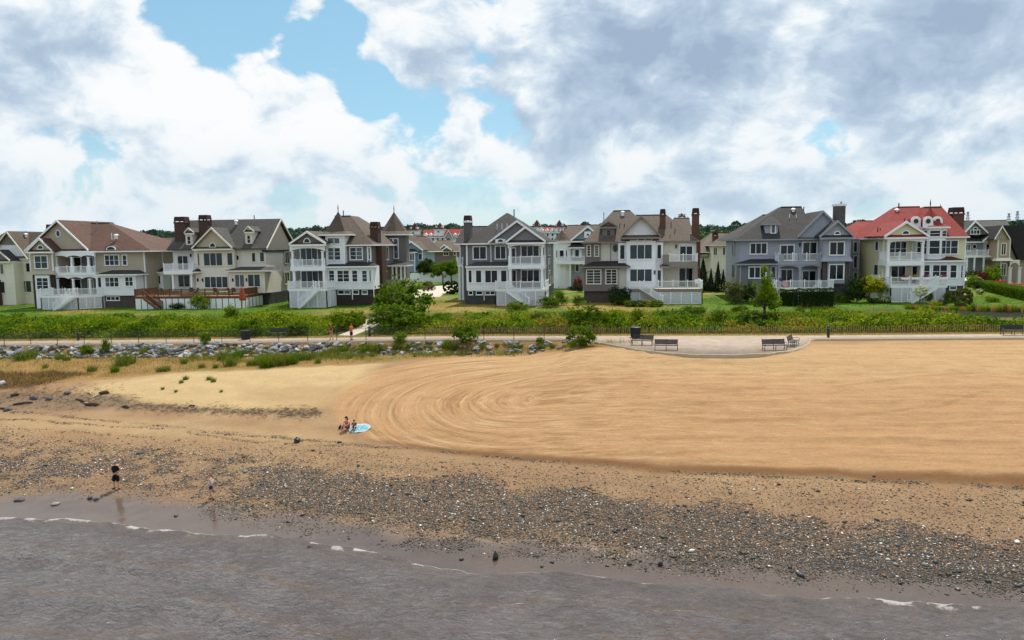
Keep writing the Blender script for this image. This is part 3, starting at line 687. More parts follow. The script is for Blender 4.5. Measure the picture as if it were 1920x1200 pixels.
        s.mk('under_deck_fill', dk.prism(inset, (0, 0, s.gz - .3), (0, 0, zf - .16)), DARKM if skirt is None else skirt, fixn=True)  # solid fill; dark behind lattice, standing in for the shade under the deck
    def stairs(s, xa, za, xb, zb, y0, y1, mat=None, rail=None, tread=None):
        """flight running sideways from (xa, za) down to (xb, zb) between y0 and y1"""
        mat = mat or s.trim; st = MB(); n = max(3, int(abs(za - zb) / .18))
        for y in (y0 + .04, y1 - .04):
            st.prism([(xa, 0, za), (xb, 0, zb), (xb, 0, zb - .32), (xa, 0, za - .42)], (0, y - .03, 0), (0, y + .03, 0))
        root = s.mk('stair', st, mat, fixn=True)
        t = MB()
        for i in range(n):
            u = (i + .5) / n; x = xa + (xb - xa) * u; z = za + (zb - za) * (i + 1) / n + .02; hw = abs(xb - xa) / n * .55
            t.box(x - hw, x + hw, y0 + .075, y1 - .075, z - .04, z)
        s.mk('treads', t, tread or mat, root, kind='stuff')
        for y in (y0 + .04, y1 - .04): s.rail([(xa, y, za), (xb, y, zb)], rail or mat, name='stair_railing', h=.95)
    def col(s, x, y, z0, z1, w=.26, mat=None, tap=.85):
        mat = mat or s.trim; m = MB(); h = w / 2; t = h * tap
        m.add([(x - h, y - h, z0), (x + h, y - h, z0), (x + h, y + h, z0), (x - h, y + h, z0), (x - t, y - t, z1), (x + t, y - t, z1), (x + t, y + t, z1), (x - t, y + t, z1)],
              [(3, 2, 1, 0), (4, 5, 6, 7), (0, 1, 5, 4), (1, 2, 6, 5), (2, 3, 7, 6), (3, 0, 4, 7)])
        m.box(x - h * 1.25, x + h * 1.25, y - h * 1.25, y + h * 1.25, z0, z0 + .16); m.box(x - h * 1.25, x + h * 1.25, y - h * 1.25, y + h * 1.25, z1 - .14, z1 + .002)
        s.mk('column', m, mat)
    def arch(s, x0, x1, z0, z1, zc, y, th=.22, n=1, mat=None):
        """header board with n shallow arches cut in its lower edge: z0 springing, zc crown, z1 top"""
        m = MB(); w = (x1 - x0) / n
        for k in range(n):
            a = x0 + k * w; pts = [(a + w * i / 12, z0 + (zc - z0) * math.sin(math.pi * i / 12) ** .6) for i in range(13)]
            for (u0, w0), (u1, w1) in zip(pts[:-1], pts[1:]):
                m.add([(u0, y, w0), (u1, y, w1), (u1, y, z1), (u0, y, z1), (u0, y + th, w0), (u1, y + th, w1), (u1, y + th, z1), (u0, y + th, z1)], [(0, 1, 2, 3), (7, 6, 5, 4), (0, 4, 5, 1), (3, 2, 6, 7)])
        s.mk('arched_header', m, mat or s.trim)
    def chimney(s, a, b, c, Y, dep, mat, z0=None, d=None, cap=None, capm=None):
        x0, x1 = s.X(a, Y, b), s.X(c, Y, b); z1 = s.Z(b, Y, (a + c) / 2); z0 = s.Z(d, Y, (a + c) / 2) if d else (z0 if z0 is not None else s.gz)
        o = s.mk('chimney', MB().box(x0, x1, Y, Y + dep, z0, z1 - .85), mat)
        cm = MB().box(x0 - .08, x1 + .08, Y - .08, Y + dep + .08, z1 - 1.0, z1 - .80); s.mk('chimney_collar', cm, capm or mat, o)
        k = .06; tp = MB().add([(x0 - .02, Y - .02, z1 - .66), (x1 + .02, Y - .02, z1 - .66), (x1 + .02, Y + dep + .02, z1 - .66), (x0 - .02, Y + dep + .02, z1 - .66), (x0 + k, Y + k, z1), (x1 - k, Y + k, z1), (x1 - k, Y + dep - k, z1), (x0 + k, Y + dep - k, z1)],
              [(3, 2, 1, 0), (4, 5, 6, 7), (0, 1, 5, 4), (1, 2, 6, 5), (2, 3, 7, 6), (3, 0, 4, 7)])
        for x in (x0 + .1, x1 - .1):
            for y in (Y + .1, Y + dep - .1): tp.box(x - .08, x + .08, y - .08, y + .08, z1 - .81, z1 - .65)
        s.mk('chimney_hood', tp, cap or DARKBR, o)
        return o
    def dormer(s, L, R, E, B, A, T, Yf, depth, wallm, roofm, win=None, **kw):
        s.wall(L, E - 2, R, B, Yf + .25, depth, wallm, 'dormer_wall', False)
        ov = (R - L) * .2; s.gable(L - ov, R + ov, E, A, T, Yf, depth + .6, wallm, roofm, oh=.25, pent=True, th=.1, rake=.16, name='dormer', **kw)
        if win: s.win(*win, Yf + .25, cols=1, rows=2, tw=.08)
    def turret(s, cx, cy, r, z0, zE, zA, wallm, roofm, n=8, flare=1.28, fin=True, rot=None, trim=None):
        rot = math.pi / n if rot is None else rot
        ring = lambda rr, z: [(cx + rr * math.cos(2 * math.pi * i / n + rot), cy + rr * math.sin(2 * math.pi * i / n + rot), z) for i in range(n)]
        s.mk('turret_wall', MB().prism(ring(r, 0), (0, 0, z0), (0, 0, zE)), wallm, fixn=True)
        m = MB(); H = zA - zE; prof = [(r * flare, zE), (r * .93, zE + H * .13), (r * .48, zE + H * .55), (.03, zA)]
        V = []; F_ = []
        for rr, z in prof: V += ring(rr, z)
        for j in range(len(prof) - 1):
            for i in range(n): F_.append((j * n + i, j * n + (i + 1) % n, (j + 1) * n + (i + 1) % n, (j + 1) * n + i))
        F_.append(tuple(range(n - 1, -1, -1))); ro = s.mk('turret_roof', m.add(V, F_), roofm)
        s.mk('cornice', MB().prism(ring(r * flare * 1.0 + .04, 0), (0, 0, zE - .22), (0, 0, zE - .012)), trim or s.trim, ro, fixn=True)
        if fin: s.mk('finial', MB().tube([(cx, cy, zA - .1), (cx, cy, zA + .35), (cx, cy, zA + .45), (cx, cy, zA + 1.1)], [.07, .05, .09, .01], 6), DARKM, ro)
        return ro
    def pipe(s, zx, zt, zb, Y, r=.06, mat=None, name='vent_pipe'):
        p = s.P(zx, zt, Y); s.mk(name, MB().tube([(p.x, Y, s.Z(zb, Y, zx) - .6), (p.x, Y, p.z)], r, 6), mat or PIPE)
    def roofvent(s, zx, zy, Y):
        p = s.P(zx, zy, Y); s.mk('roof_vent', MB().tube([(p.x, Y, p.z - .5), (p.x, Y, p.z), (p.x, Y, p.z + .04), (p.x, Y, p.z + .22)], [.2, .2, .36, .12], 10), WHITE)
    def spout(s, zx, z0, z1, Y, mat=None):
        x = s.X(zx, Y); s.mk('downspout', MB().box(x - .05, x + .05, Y - .1, Y - .005, s.Z(z1, Y, zx), s.Z(z0, Y, zx)), mat or s.trim)
    def skirt(s, a, c, d, Y, flare, h, mat):
        """flared bottom course of an overhanging bay"""
        x0, x1 = s.X(a, Y), s.X(c, Y); z = s.Z(d, Y, (a + c) / 2)
        s.mk('flared_skirt', MB().add([(x0 - flare, Y - flare, z), (x1 + flare, Y - flare, z), (x1 + flare, Y + 1, z), (x0 - flare, Y + 1, z), (x0 - .01, Y - .01, z + h), (x1 + .01, Y - .01, z + h), (x1 + .01, Y + 1, z + h), (x0 - .01, Y + 1, z + h)],
             [(3, 2, 1, 0), (4, 5, 6, 7), (0, 1, 5, 4), (1, 2, 6, 5), (2, 3, 7, 6), (3, 0, 4, 7)]), mat)

DARKBR = brick('chimney_hood_brick', (.075, .032, .026), (.055, .026, .022), (.06, .04, .035))
BRK = brick('brown_brick', (.12, .058, .045), (.085, .043, .036), (.10, .075, .065))
BRKR = brick('red_brick', (.20, .082, .055), (.15, .065, .048), (.16, .11, .09))
STONE = brick('grey_foundation_stone', (.10, .10, .105), (.065, .065, .072), (.05, .05, .052), .45, .2, .02)
STONEB = brick('tan_foundation_stone', (.15, .115, .09), (.09, .075, .066), (.07, .06, .055), .42, .18, .02)
STONEG = brick('chimney_stone', (.17, .155, .15), (.10, .095, .098), (.10, .09, .085), .4, .18, .02)
BRKD = brick('dark_brown_brick', (.075, .05, .042), (.052, .038, .034), (.06, .05, .045))
SH_BROWN = shingle('roof_shingle_red_brown', (.125, .068, .050)); SH_GREY = shingle('roof_shingle_grey', (.085, .08, .074))
SH_TAN = shingle('roof_shingle_tan', (.125, .094, .072)); SH_CHAR = shingle('roof_shingle_charcoal', (.056, .051, .051)); SH_SLATE = shingle('roof_shingle_slate', (.07, .07, .074))
SH_RED = shingle('roof_shingle_red', (.27, .040, .032), .14); SH_DRED = shingle('roof_shingle_dark_red', (.10, .028, .026)); SH_DARK = shingle('roof_shingle_near_black', (.035, .033, .036))
SD_BEIGE = siding('siding_beige', (.47, .405, .305)); SD_CREAM = siding('siding_cream', (.76, .71, .615)); SD_WHITE = siding('siding_white', (.84, .85, .88))
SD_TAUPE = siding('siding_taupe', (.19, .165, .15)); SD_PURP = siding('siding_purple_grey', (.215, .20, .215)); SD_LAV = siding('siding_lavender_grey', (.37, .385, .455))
SD_SLATE = siding('siding_slate', (.16, .165, .185)); SD_YEL = siding('siding_pale_yellow', (.78, .72, .45)); SD_BLUE = siding('siding_blue', (.25, .33, .44)); SD_TANP = siding('siding_pink_tan', (.42, .315, .255))
SD_SHAKE = siding('shake_taupe', (.155, .14, .128), .22)

# ------------------------------------------------------------------ the seven houses along the lawn
ROW = 'big waterfront houses along the lawn'
def porch_block(h, a, c, zt, zb, Yf, Yb, wallm):
    """back and side walls of a two-storey recessed porch"""
    h.wall(a, zt, c, zb, Yb, 3, wallm, 'porch_wall', False)

# --- house 1: beige, red-brown roof, round tower bay
h = House('beach_house', 'beige sided house with red-brown shingle roof and oval gable window beside the brown wooden deck', 0, 380, at(170, 575, 105), group=ROW)
h.wall(330, 500, 560, 1080, 106, 12, SD_BEIGE, corner=False); h.wall(545, 500, 985, 1080, 107.2, 10, SD_TAUPE, 'porch_wall', False)  # porch back wall in darker taupe: recess shade put into its colour
h.wall(980, 492, 1490, 1065, 105.5, 13, SD_BEIGE)
h.wall(305, 505, 540, 728, 103.6, 4, SD_BEIGE, 'bay_wall'); h.skirt(305, 540, 735, 103.6, .28, .55, SD_BEIGE)
h.wall(345, 738, 560, 1060, 103.8, 4, BRKD, 'bay_wall', False); h.wall(362, 742, 508, 955, 103.6, 1, WHITE, 'bay_panel', False)
h.win(358, 545, 485, 672, 103.6, 2, 2, g=1); h.win(378, 770, 494, 885, 103.6, 2, 3, g=0)
h.gable(275, 530, 500, 400, 372, 102.9, 5, SD_BEIGE, SH_BROWN); h.arc_win(388, 440, 440, 472, 103.26)
h.gable(250, 900, 495, 577, 186, 104.6, 13, SD_BEIGE, SH_BROWN, oh=.6); h.arc_win(578, 285, 614, 348, 105.17, True)
x0, x1 = h.X(250, 105), h.X(1690, 112); zE = h.Z(493, 105, 1200)
h.hip(h.X(700, 105), h.X(1560, 105), 104.7, 119, zE, h.Z(207, 111.5, 1000), h.X(640, 111.5), h.X(1130, 111.5), roofm=SH_BROWN)
h.wall(1500, 500, 1672, 1040, 110, 8, SD_BEIGE, 'wing_wall'); h.hip(h.X(1440, 110), h.X(1700, 110), 109.4, 119, h.Z(490, 109.4, 1600), h.Z(320, 113, 1450), h.X(1380, 113), h.X(1470, 113), roofm=SH_BROWN, name='wing_roof')
h.win(1568, 530, 1614, 640, 110, 1, 2); h.wall(1565, 715, 1668, 900, 108.8, 2, WHITE, 'bay_wall', False); h.pent(1548, 662, 1690, 708, 110, 108.4, SH_CHAR); h.win(1600, 745, 1642, 832, 108.8, 1, 1)
h.spout(1515, 505, 860, 109.9)
# two-storey porch
xa, xb = h.X(552, 104.4), h.X(978, 104.4)
for zt, zc, zs, zf, nm in ((506, 540, 557, 655, 0), (742, 762, 780, 880, 1)):
    h.arch(xa, xb, h.Z(zs, 104.2), h.Z(zt, 104.2), h.Z(zc, 104.2), 104.2, .25, 3)
    for zx in (574, 735, 906): h.col(h.X(zx, 104.4), 104.4, h.Z(zf if nm == 0 else 955, 104.4), h.Z(zs, 104.4) + .05, .3)
h.mk('balcony_floor', MB().box(xa, xb, 104.0, 107.2, h.Z(742, 104), h.Z(718, 104)), WHITE)
zf = h.Z(718, 104.2); h.rail([(xa, 104.2, zf), (h.X(960, 104.2), 104.2, zf)], post=2.6)
for zx in (575, 735, 905): h.mk('pedestal', MB().box(h.X(zx - 22, 104.1), h.X(zx + 22, 104.1), 103.95, 104.5, zf + .005, h.Z(655, 104.1)), WHITE)
for a, b in ((640, 700), (760, 830), (905, 955)):
    h.win(a, 560, b, 700, 107.2, 1, 1, g=2, name='porch_door'); h.win(a, 785, b, 920, 107.2, 1, 1, g=2, name='porch_door')
h.win(1075, 537, 1215, 640, 105.5, 3, 2); h.win(1257, 537, 1296, 638, 105.5, 1, 2)
h.arc_win(1092, 452, 1178, 482, 105.0, trim=WHITE); ex, ez = h.X(1135, 105), h.Z(488, 105, 1135); h.mk('eyebrow_roof', MB().prism([(ex + .98 * math.cos(math.pi * i / 12), 0, ez + .78 * math.sin(math.pi * i / 12)) for i in range(13)], (0, 105.02, 0), (0, 107.6, 0)), SH_BROWN, fixn=True)
h.wall(985, 735, 1388, 950, 103.6, 3, SD_WHITE, 'sunroom_wall'); h.pent(968, 690, 1402, 732, 105.5, 103.1, SH_CHAR)
h.win(1003, 765, 1038, 868, 103.6, 1); h.win(1078, 765, 1215, 860, 103.6, 3, 2); h.win(1282, 760, 1360, 852, 103.6, 2, 2)
h.wall(1060, 950, 1375, 1075, 103.9, 3, STONEB, 'foundation', False); h.win(1092, 962, 1222, 998, 103.9, 3, tw=.06)
h.chimney(466, 222, 526, 113, 1.3, BRK, d=420); h.pipe(990, 190, 240, 110, .09)
for zx, zy in ((1140, 312), (1165, 318)): h.pipe(zx, zy, zy + 40, 107.5, .05, WHITE)
h.roofvent(1190, 335, 107.2)
dz = h.Z(950, 101, 600)
dp = [(h.X(392, 101), 105.4), (h.X(392, 101), 101), (h.X(770, 101), 101), (h.X(1050, 104), 103.4), (h.X(1050, 104), 105.4)]
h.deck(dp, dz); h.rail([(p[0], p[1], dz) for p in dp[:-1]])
h.stairs(h.X(700, 100), dz, h.X(520, 100), h.gz + .1, 99.75, 100.95)

# --- house 2: cream, two brown chimneys, brown deck
h = House('beach_house', 'cream house with two tall brown brick chimneys behind a long brown wooden deck', 240, 380, at(400, 575, 108), group=ROW, trim=CREAMT)
h.wall(470, 478, 690, 900, 108.2, 8, SD_WHITE); h.wall(690, 475, 1092, 900, 106.2, 9, SD_CREAM); h.wall(1085, 465, 1412, 925, 107, 9.4, SD_CREAM)
xr = h.X(1412, 107, 500)
zE = h.Z(468, 106.4, 1250); zR = h.Z(170, 111.7, 1200); x0 = h.X(850, 111.7, 170)
h.mk('roof', MB().prism([(0, 106.3, zE), (0, 111.7, zR), (0, 117.2, zE), (0, 117.2, zE - .16), (0, 111.7, zR - .2), (0, 106.3, zE - .16)], (x0 - 4.5, 0, 0), (xr + .45, 0, 0)), SH_GREY, fixn=True)
h.mk('gable_wall', MB().prism([(0, 107.02, zE - .3), (0, 116.3, zE - .3), (0, 111.7, zR - .25)], (xr - 3, 0, 0), (xr + .012, 0, 0)), SD_BEIGE, fixn=True)
rk = MB()
for y in (106.3, 117.2): rk.prism([(0, y, zE - .22), (0, 111.7, zR - .25), (0, 111.7, zR + .03), (0, y, zE + .03)], (xr + .40, 0, 0), (xr + .52, 0, 0))
h.mk('rake_board', rk, CREAMT, fixn=True)
h.mk('gable_band', MB().box(xr - .5, xr + .1, 106.6, 116.8, zE - .55, zE - .28), SH_CHAR)
h.hip(h.X(440, 107.6), h.X(1000, 107.6), 107.4, 117, h.Z(478, 107.4, 560), h.Z(232, 112, 600), h.X(590, 112), h.X(860, 112), roofm=SH_GREY, name='wing_roof')
h.gable(652, 1062, 470, 850, 262, 105.4, 8, SD_BEIGE, SH_GREY); h.arc_win(838, 415, 892, 452, 105.77)
for L, R, E, B, A_, T, w in ((590, 660, 310, 455, 615, 262, (608, 345, 642, 425)), (1200, 1272, 297, 448, 1226, 246, (1220, 335, 1252, 415))):
    h.dormer(L, R, E, B, A_, T, 106.9, 4.5, SD_CREAM, SH_GREY, w)
h.chimney(466, 143, 572, 107.7, 1.5, BRK, d=480); h.chimney(716, 125, 803, 107.9, 1.4, BRK, d=430)
h.roofvent(1105, 190, 110.5); h.pipe(1290, 128, 240, 110.5, .08)
h.win(512, 545, 614, 690, 108.2, 2, 1, g=2, name='balcony_door'); h.win(518, 742, 630, 860, 108.2, 2, 1, g=1, name='patio_door')
h.win(712, 518, 734, 645, 106.2, 1); h.win(776, 515, 966, 645, 106.2, 3, g=1); h.win(1016, 515, 1072, 640, 106.2, 1, g=1)
h.win(786, 757, 1022, 868, 106.2, 4, g=1, name='patio_door'); h.arc_win(1102, 537, 1136, 588, 107, True)
h.win(1268, 512, 1304, 605, 107, 1); h.win(1350, 507, 1394, 603, 107, 1, g=1)
h.wall(1035, 692, 1400, 925, 105.0, 3, SD_CREAM, 'sunroom_wall'); h.pent(982, 655, 1482, 692, 107, 104.4, SH_SLATE)
h.win(1096, 737, 1190, 862, 105, 2, g=3, name='patio_door'); h.win(1228, 735, 1352, 858, 105, 2, g=1, name='patio_door')
for y0_, y1_, a, b in ((113.4, 114.8, 503, 620), (113.0, 114.6, 712, 830)): h.winm(y0_, y1_, h.Z(b, 113.6, 1640), h.Z(a, 113.6, 1640), xr + .005, 2, side=1)
h.pent(655, 672, 722, 705, 106.2, 105.4, SH_DARK, name='door_hood')
h.mk('foundation', MB().box(xr - 3, xr + .04, 107.15, 116.2, h.gz - .5, h.Z(925, 107, 1450)), STONE)  # dark stone tone stands in for the shadow along this side's base
bx0, bx1 = h.X(362, 105.6), h.X(660, 105.6); zf = h.Z(690, 105.6)
h.mk('balcony_floor', MB().box(bx0, bx1, 105.4, 108.3, zf - .6, zf), WHITE); h.rail([(bx0, 108, zf), (bx0, 105.6, zf), (bx1, 105.6, zf), (bx1, 108, zf)], WHITE)
h.col(h.X(452, 105.8), 105.8, h.Z(900, 105.8), zf - .6, .34, WHITE); h.col(h.X(640, 105.8), 105.8, h.Z(900, 105.8), zf - .6, .3, WHITE)
for zx, zy in ((712, 790), (762, 790), (1070, 790), (1212, 788), (640, 540)):
    Yl = 106.2 if zx < 1000 and zx > 690 else (105 if zx > 1000 else 108.2); q = h.P(zx, zy, Yl - .1); h.mk('wall_lamp', MB().tube([(q.x, q.y, q.z - .28), (q.x, q.y, q.z - .2), (q.x, q.y, q.z + .18), (q.x, q.y, q.z + .26)], [.05, .1, .13, .03], 6), BLACKP)
dz = h.Z(955, 100, 500); dp = [(h.X(48, 100), 105.5), (h.X(48, 100), 100), (h.X(1140, 100), 100), (h.X(1140, 100), 106.5)]
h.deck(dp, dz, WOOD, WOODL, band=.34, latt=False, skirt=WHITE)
pn = MB(); bt = []
for (ax, ay), (bx, by) in zip(dp[:-1], dp[1:]):
    L = math.hypot(bx - ax, by - ay); n = max(2, int(L / .95))
    for i in range(n):
        u0, u1 = (i + .06) / n, (i + .94) / n; a_ = (ax + (bx - ax) * u0, ay + (by - ay) * u0); b_ = (ax + (bx - ax) * u1, ay + (by - ay) * u1)
        zg = gz(*a_) - .1; h.mk('skirt_panel', MB().bar((a_[0], a_[1], (zg + dz - .36) / 2), (b_[0], b_[1], (zg + dz - .36) / 2), .05, dz - .36 - zg), WHITE)
        q = (ax + (bx - ax) * i / n, ay + (by - ay) * i / n); h.mk('skirt_post', MB().box(q[0] - .05, q[0] + .05, q[1] - .05, q[1] + .05, zg, dz - .3), WOOD)
h.rail([(p[0], p[1], dz) for p in dp], WOOD, cap=False, bs=.045)
h.stairs(h.X(150, 99.3), dz, h.X(300, 99.3), h.gz + .1, 98.8, 99.95, WOOD, WOOD)
H2 = h; H2dz = dz

# --- house 3: taupe Victorian with two pointed turrets
h = House('beach_house', 'taupe and white house with two pointed turrets and a brown brick chimney on its side', 520, 380, at(650, 570, 106), group=ROW)
h.wall(128, 425, 690, 1030, 106, 14, SD_TAUPE, corner=False); h.wall(680, 425, 962, 1005, 104.8, 15, SD_TAUPE)
xr = h.X(962, 104.8)
h.wall(497, 325, 690, 650, 103.9, 4, SD_WHITE, 'turret_wall')
cx = (h.X(497, 103.9) + h.X(690, 103.9)) / 2; zE = h.Z(322, 103.9, 580); zA = h.Z(92, 105.6, 573)
h.turret(cx, 105.7, 2.15, h.Z(420, 104), zE, zA, SD_WHITE, SH_TAN, 4, 1.5, rot=math.pi / 4)
h.win(516, 362, 574, 420, 103.9, 1, 1, g=3); h.win(583, 362, 638, 420, 103.9, 1, 1, g=3); h.win(520, 462, 576, 585, 103.9, 1, 3); h.win(586, 462, 644, 585, 103.9, 1, 3)
h.hip(h.X(560, 105), xr + .5, 104.3, 120.5, h.Z(428, 104.3, 850), h.Z(138, 112, 720), h.X(640, 112), h.X(800, 112), 110.5, 114, roofm=SH_TAN)
h.gable(122, 492, 425, 300, 300, 102.0, 6, SD_SHAKE, SH_TAN); h.arc_win(275, 368, 332, 408, 102.37)
xa, xb = h.X(134, 102.5), h.X(492, 102.5)
h.arch(xa, xb, h.Z(492, 102.4), h.Z(436, 102.4), h.Z(458, 102.4), 102.4); h.mk('balcony_floor', MB().box(xa, xb, 102.3, 106, h.Z(692, 102.4), h.Z(648, 102.4)), WHITE)
for zx in (160, 466):
    h.col(h.X(zx, 102.6), 102.6, h.Z(648, 102.6), h.Z(488, 102.6), .32); h.col(h.X(zx + 8, 102.6), 102.6, h.Z(885, 102.6), h.Z(690, 102.6), .38)
zf = h.Z(648, 102.6); h.rail([(xa, 105.8, zf), (xa + .1, 102.5, zf), (xb - .1, 102.5, zf)])
h.win(240, 465, 410, 640, 106, 3, g=1, name='balcony_door'); h.win(248, 700, 420, 880, 106, 3, g=1, name='patio_door')
h.win(746, 460, 868, 582, 104.8, 2, 3); h.win(932, 462, 953, 582, 104.8, 1, 2); h.spout(925, 430, 625, 104.7)
h.wall(498, 655, 978, 888, 103.3, 3, SD_WHITE, 'sunroom_wall'); h.pent(490, 605, 985, 650, 104.9, 102.8, SH_DARK, hipl=.1)
for a, b, n, r in ((530, 584, 1, 3), (615, 735, 2, 3), (766, 820, 1, 3), (868, 918, 1, 3)): h.win(a, 694, b, 808, 103.3, n, r, g=1 if a > 800 else 0)
h.win(942, 688, 958, 808, 103.3, 1)
h.wall(495, 888, 968, 1030, 103.6, 3, BRKD, 'foundation', False)
for a, b, n in ((622, 745, 2), (776, 832, 1), (868, 920, 1)): h.win(a, 897, b, 934, 103.6, n, 1, tw=.06)
h.spout(978, 655, 965, 103.2); h.spout(757, 880, 990, 103.2)
h.mk('chimney', MB().box(xr - .25, xr + .85, 107.2, 109.3, h.gz - .5, h.Z(440, 107.2, 1000)), BRK); h.chimney(944, 195, 1024, 107.4, 1.5, BRK, d=445)
h.winm(111.4, 113.0, h.Z(582, 112, 1120), h.Z(455, 112, 1120), xr + .005, 2, 1, side=1)
yt = 117.6; tx = h.X(1190, yt, 400)
h.turret(tx, yt + .6, 2.3, h.gz, h.Z(322, yt, 1190), h.Z(95, yt, 1100), SD_SHAKE, SH_TAN, 8, 1.3)
for k in range(3): h.winm(tx - 1.3 + k * .9, tx - .65 + k * .9, h.Z(570, yt - 2, 1190), h.Z(370, yt - 2, 1190), yt - 1.56, 1, 3, g=3)
h.pent(1072, 598, 1318, 640, yt - 1.5, yt - 5.2, SH_CHAR); zs = h.Z(650, yt - 5, 1190)
for zx in (1080, 1175, 1215, 1262, 1300): h.col(h.X(zx, yt - 4.9), yt - 4.9, h.Z(790, yt - 4.9), zs, .24)
h.mk('porch_floor', MB().box(h.X(1072, yt - 5), h.X(1310, yt - 5), yt - 5.2, yt - 1.5, h.gz - .3, h.Z(790, yt - 4.9)), PALEC)
h.pipe(674, 80, 145, 111, .09)
dz = h.Z(880, 100, 300); dp = [(h.X(102, 100), 104), (h.X(102, 100), 100), (h.X(492, 100), 100), (h.X(492, 100), 103.9)]
h.deck(dp, dz); h.rail([(p[0], p[1], dz) for p in dp])
h.stairs(h.X(392, 99), dz, h.X(200, 99), h.gz + .1, 98.75, 99.95)

# --- house 4: purple-grey with slate roof
h = House('beach_house', 'purple-grey house with slate roof, two stacked front gables and a stone chimney on its corner', 760, 380, at(945, 570, 106), group=ROW)
h.wall(625, 408, 1432, 1010, 104.6, 14, SD_PURP); xr = h.X(1432, 104.6)
h.hip(h.X(588, 104), xr + .5, 103.9, 119.5, h.Z(412, 103.9, 900), h.Z(106, 111.5, 1045), h.X(1040, 111.5), h.X(1050, 111.5), 111.5, 113.5, roofm=SH_CHAR)
h.hip(h.X(520, 113), h.X(880, 113), 112, 122, h.Z(415, 112, 600), h.Z(242, 117, 700), h.X(600, 117), h.X(900, 117), roofm=SH_CHAR, name='wing_roof'); h.wall(560, 412, 700, 1000, 112.4, 8, SD_SLATE, 'wing_wall')
h.gable(850, 1432, 410, 1140, 190, 103.3, 7, SD_PURP, SH_CHAR, pent=False); h.gable(1030, 1432, 405, 1226, 252, 101.2, 8, SD_PURP, SH_CHAR)
xa, xb = h.X(1050, 101.7), h.X(1420, 101.7)
h.arch(xa, xb, h.Z(465, 101.6), h.Z(418, 101.6), h.Z(438, 101.6), 101.6); h.mk('balcony_floor', MB().box(xa, xb, 101.5, 104.7, h.Z(680, 101.6), h.Z(634, 101.6)), WHITE)
for zx in (1072, 1398):
    h.col(h.X(zx, 101.8), 101.8, h.Z(634, 101.8), h.Z(462, 101.8), .32); h.col(h.X(zx, 101.8), 101.8, h.Z(885, 101.8), h.Z(680, 101.8), .4)
zf = h.Z(632, 101.8); h.rail([(xa + .1, 101.7, zf), (xb - .1, 101.7, zf), (xb - .1, 104.4, zf)], post=1.6)
h.win(1088, 465, 1125, 625, 104.6, 1, g=2, name='balcony_door'); h.win(1186, 442, 1366, 548, 104.6, 3, g=2); h.win(1092, 690, 1132, 870, 104.6, 1, g=2, name='patio_door'); h.win(1188, 688, 1370, 808, 104.6, 3, g=2)
h.win(696, 452, 826, 578, 104.6, 2, g=2); h.win(922, 445, 1026, 575, 104.6, 2, g=2); h.wall(920, 372, 1022, 412, 103.35, 1.2, WHITE, 'arch_panel', False); h.arc_win(945, 375, 1000, 402, 103.3)
h.spout(635, 430, 640, 104.4); h.spout(877, 430, 632, 104.4)
h.wall(632, 655, 1052, 900, 102.9, 3, SD_WHITE, 'sunroom_wall'); h.pent(615, 602, 1062, 648, 104.7, 102.4, SH_SLATE, hipr=0)
for a, b, n in ((646, 680, 1), (722, 778, 1), (816, 942, 2), (978, 1036, 1)): h.win(a, 692, b, 818, 102.9, n, g=2)
h.wall(622, 898, 1050, 1040, 103.1, 4, STONE, 'foundation', False); h.spout(800, 895, 998, 102.9)
for a, b, n in ((648, 688, 1), (726, 788, 1), (820, 915, 2)): h.win(a, 906, b, 940, 103.1, n, tw=.06)
h.chimney(594, 130, 664, 105.2, 1.5, STONEG, capm=WHITE)
for ya, yb in ((108, 109.3),):
    for a, b in ((435, 538), (575, 695)): h.winm(109.0, 111.6, h.Z(b, 110, 1480), h.Z(a, 110, 1480), xr + .005, 1, side=1)
    h.winm(109.0, 111.6, h.Z(845, 110, 1480), h.Z(722, 110, 1480), xr + .005, 1, side=1, g=3)
h.mk('foundation', MB().box(xr - 3, xr + .05, 104.8, 118, h.gz - .5, h.Z(870, 105, 1440)), STONE)
for zx in (938, 988, 1040): h.pipe(zx, 212, 245, 107.2, .05, WHITE)
h.pipe(1111, 68, 130, 112, .1)
sx0, sx1 = h.X(545, 112), h.X(600, 112); zf = h.Z(628, 112); h.mk('side_porch_floor', MB().box(sx0, sx1, 111, 118, zf - .3, zf), WHITE); h.rail([(sx0, 118, zf), (sx0, 111.1, zf), (sx1, 111.1, zf)])
for zx in (550, 585): h.col(h.X(zx, 111.2), 111.2, h.gz, zf - .3, .3)
dz = h.Z(882, 100, 1150); dp = [(h.X(920, 100), 103), (h.X(920, 100), 100), (h.X(1430, 100), 100), (h.X(1430, 100), 104.5)]
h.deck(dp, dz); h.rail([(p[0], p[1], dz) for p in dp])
h.stairs(h.X(1032, 99), dz, h.X(1258, 99), h.gz + .1, 98.75, 99.95)

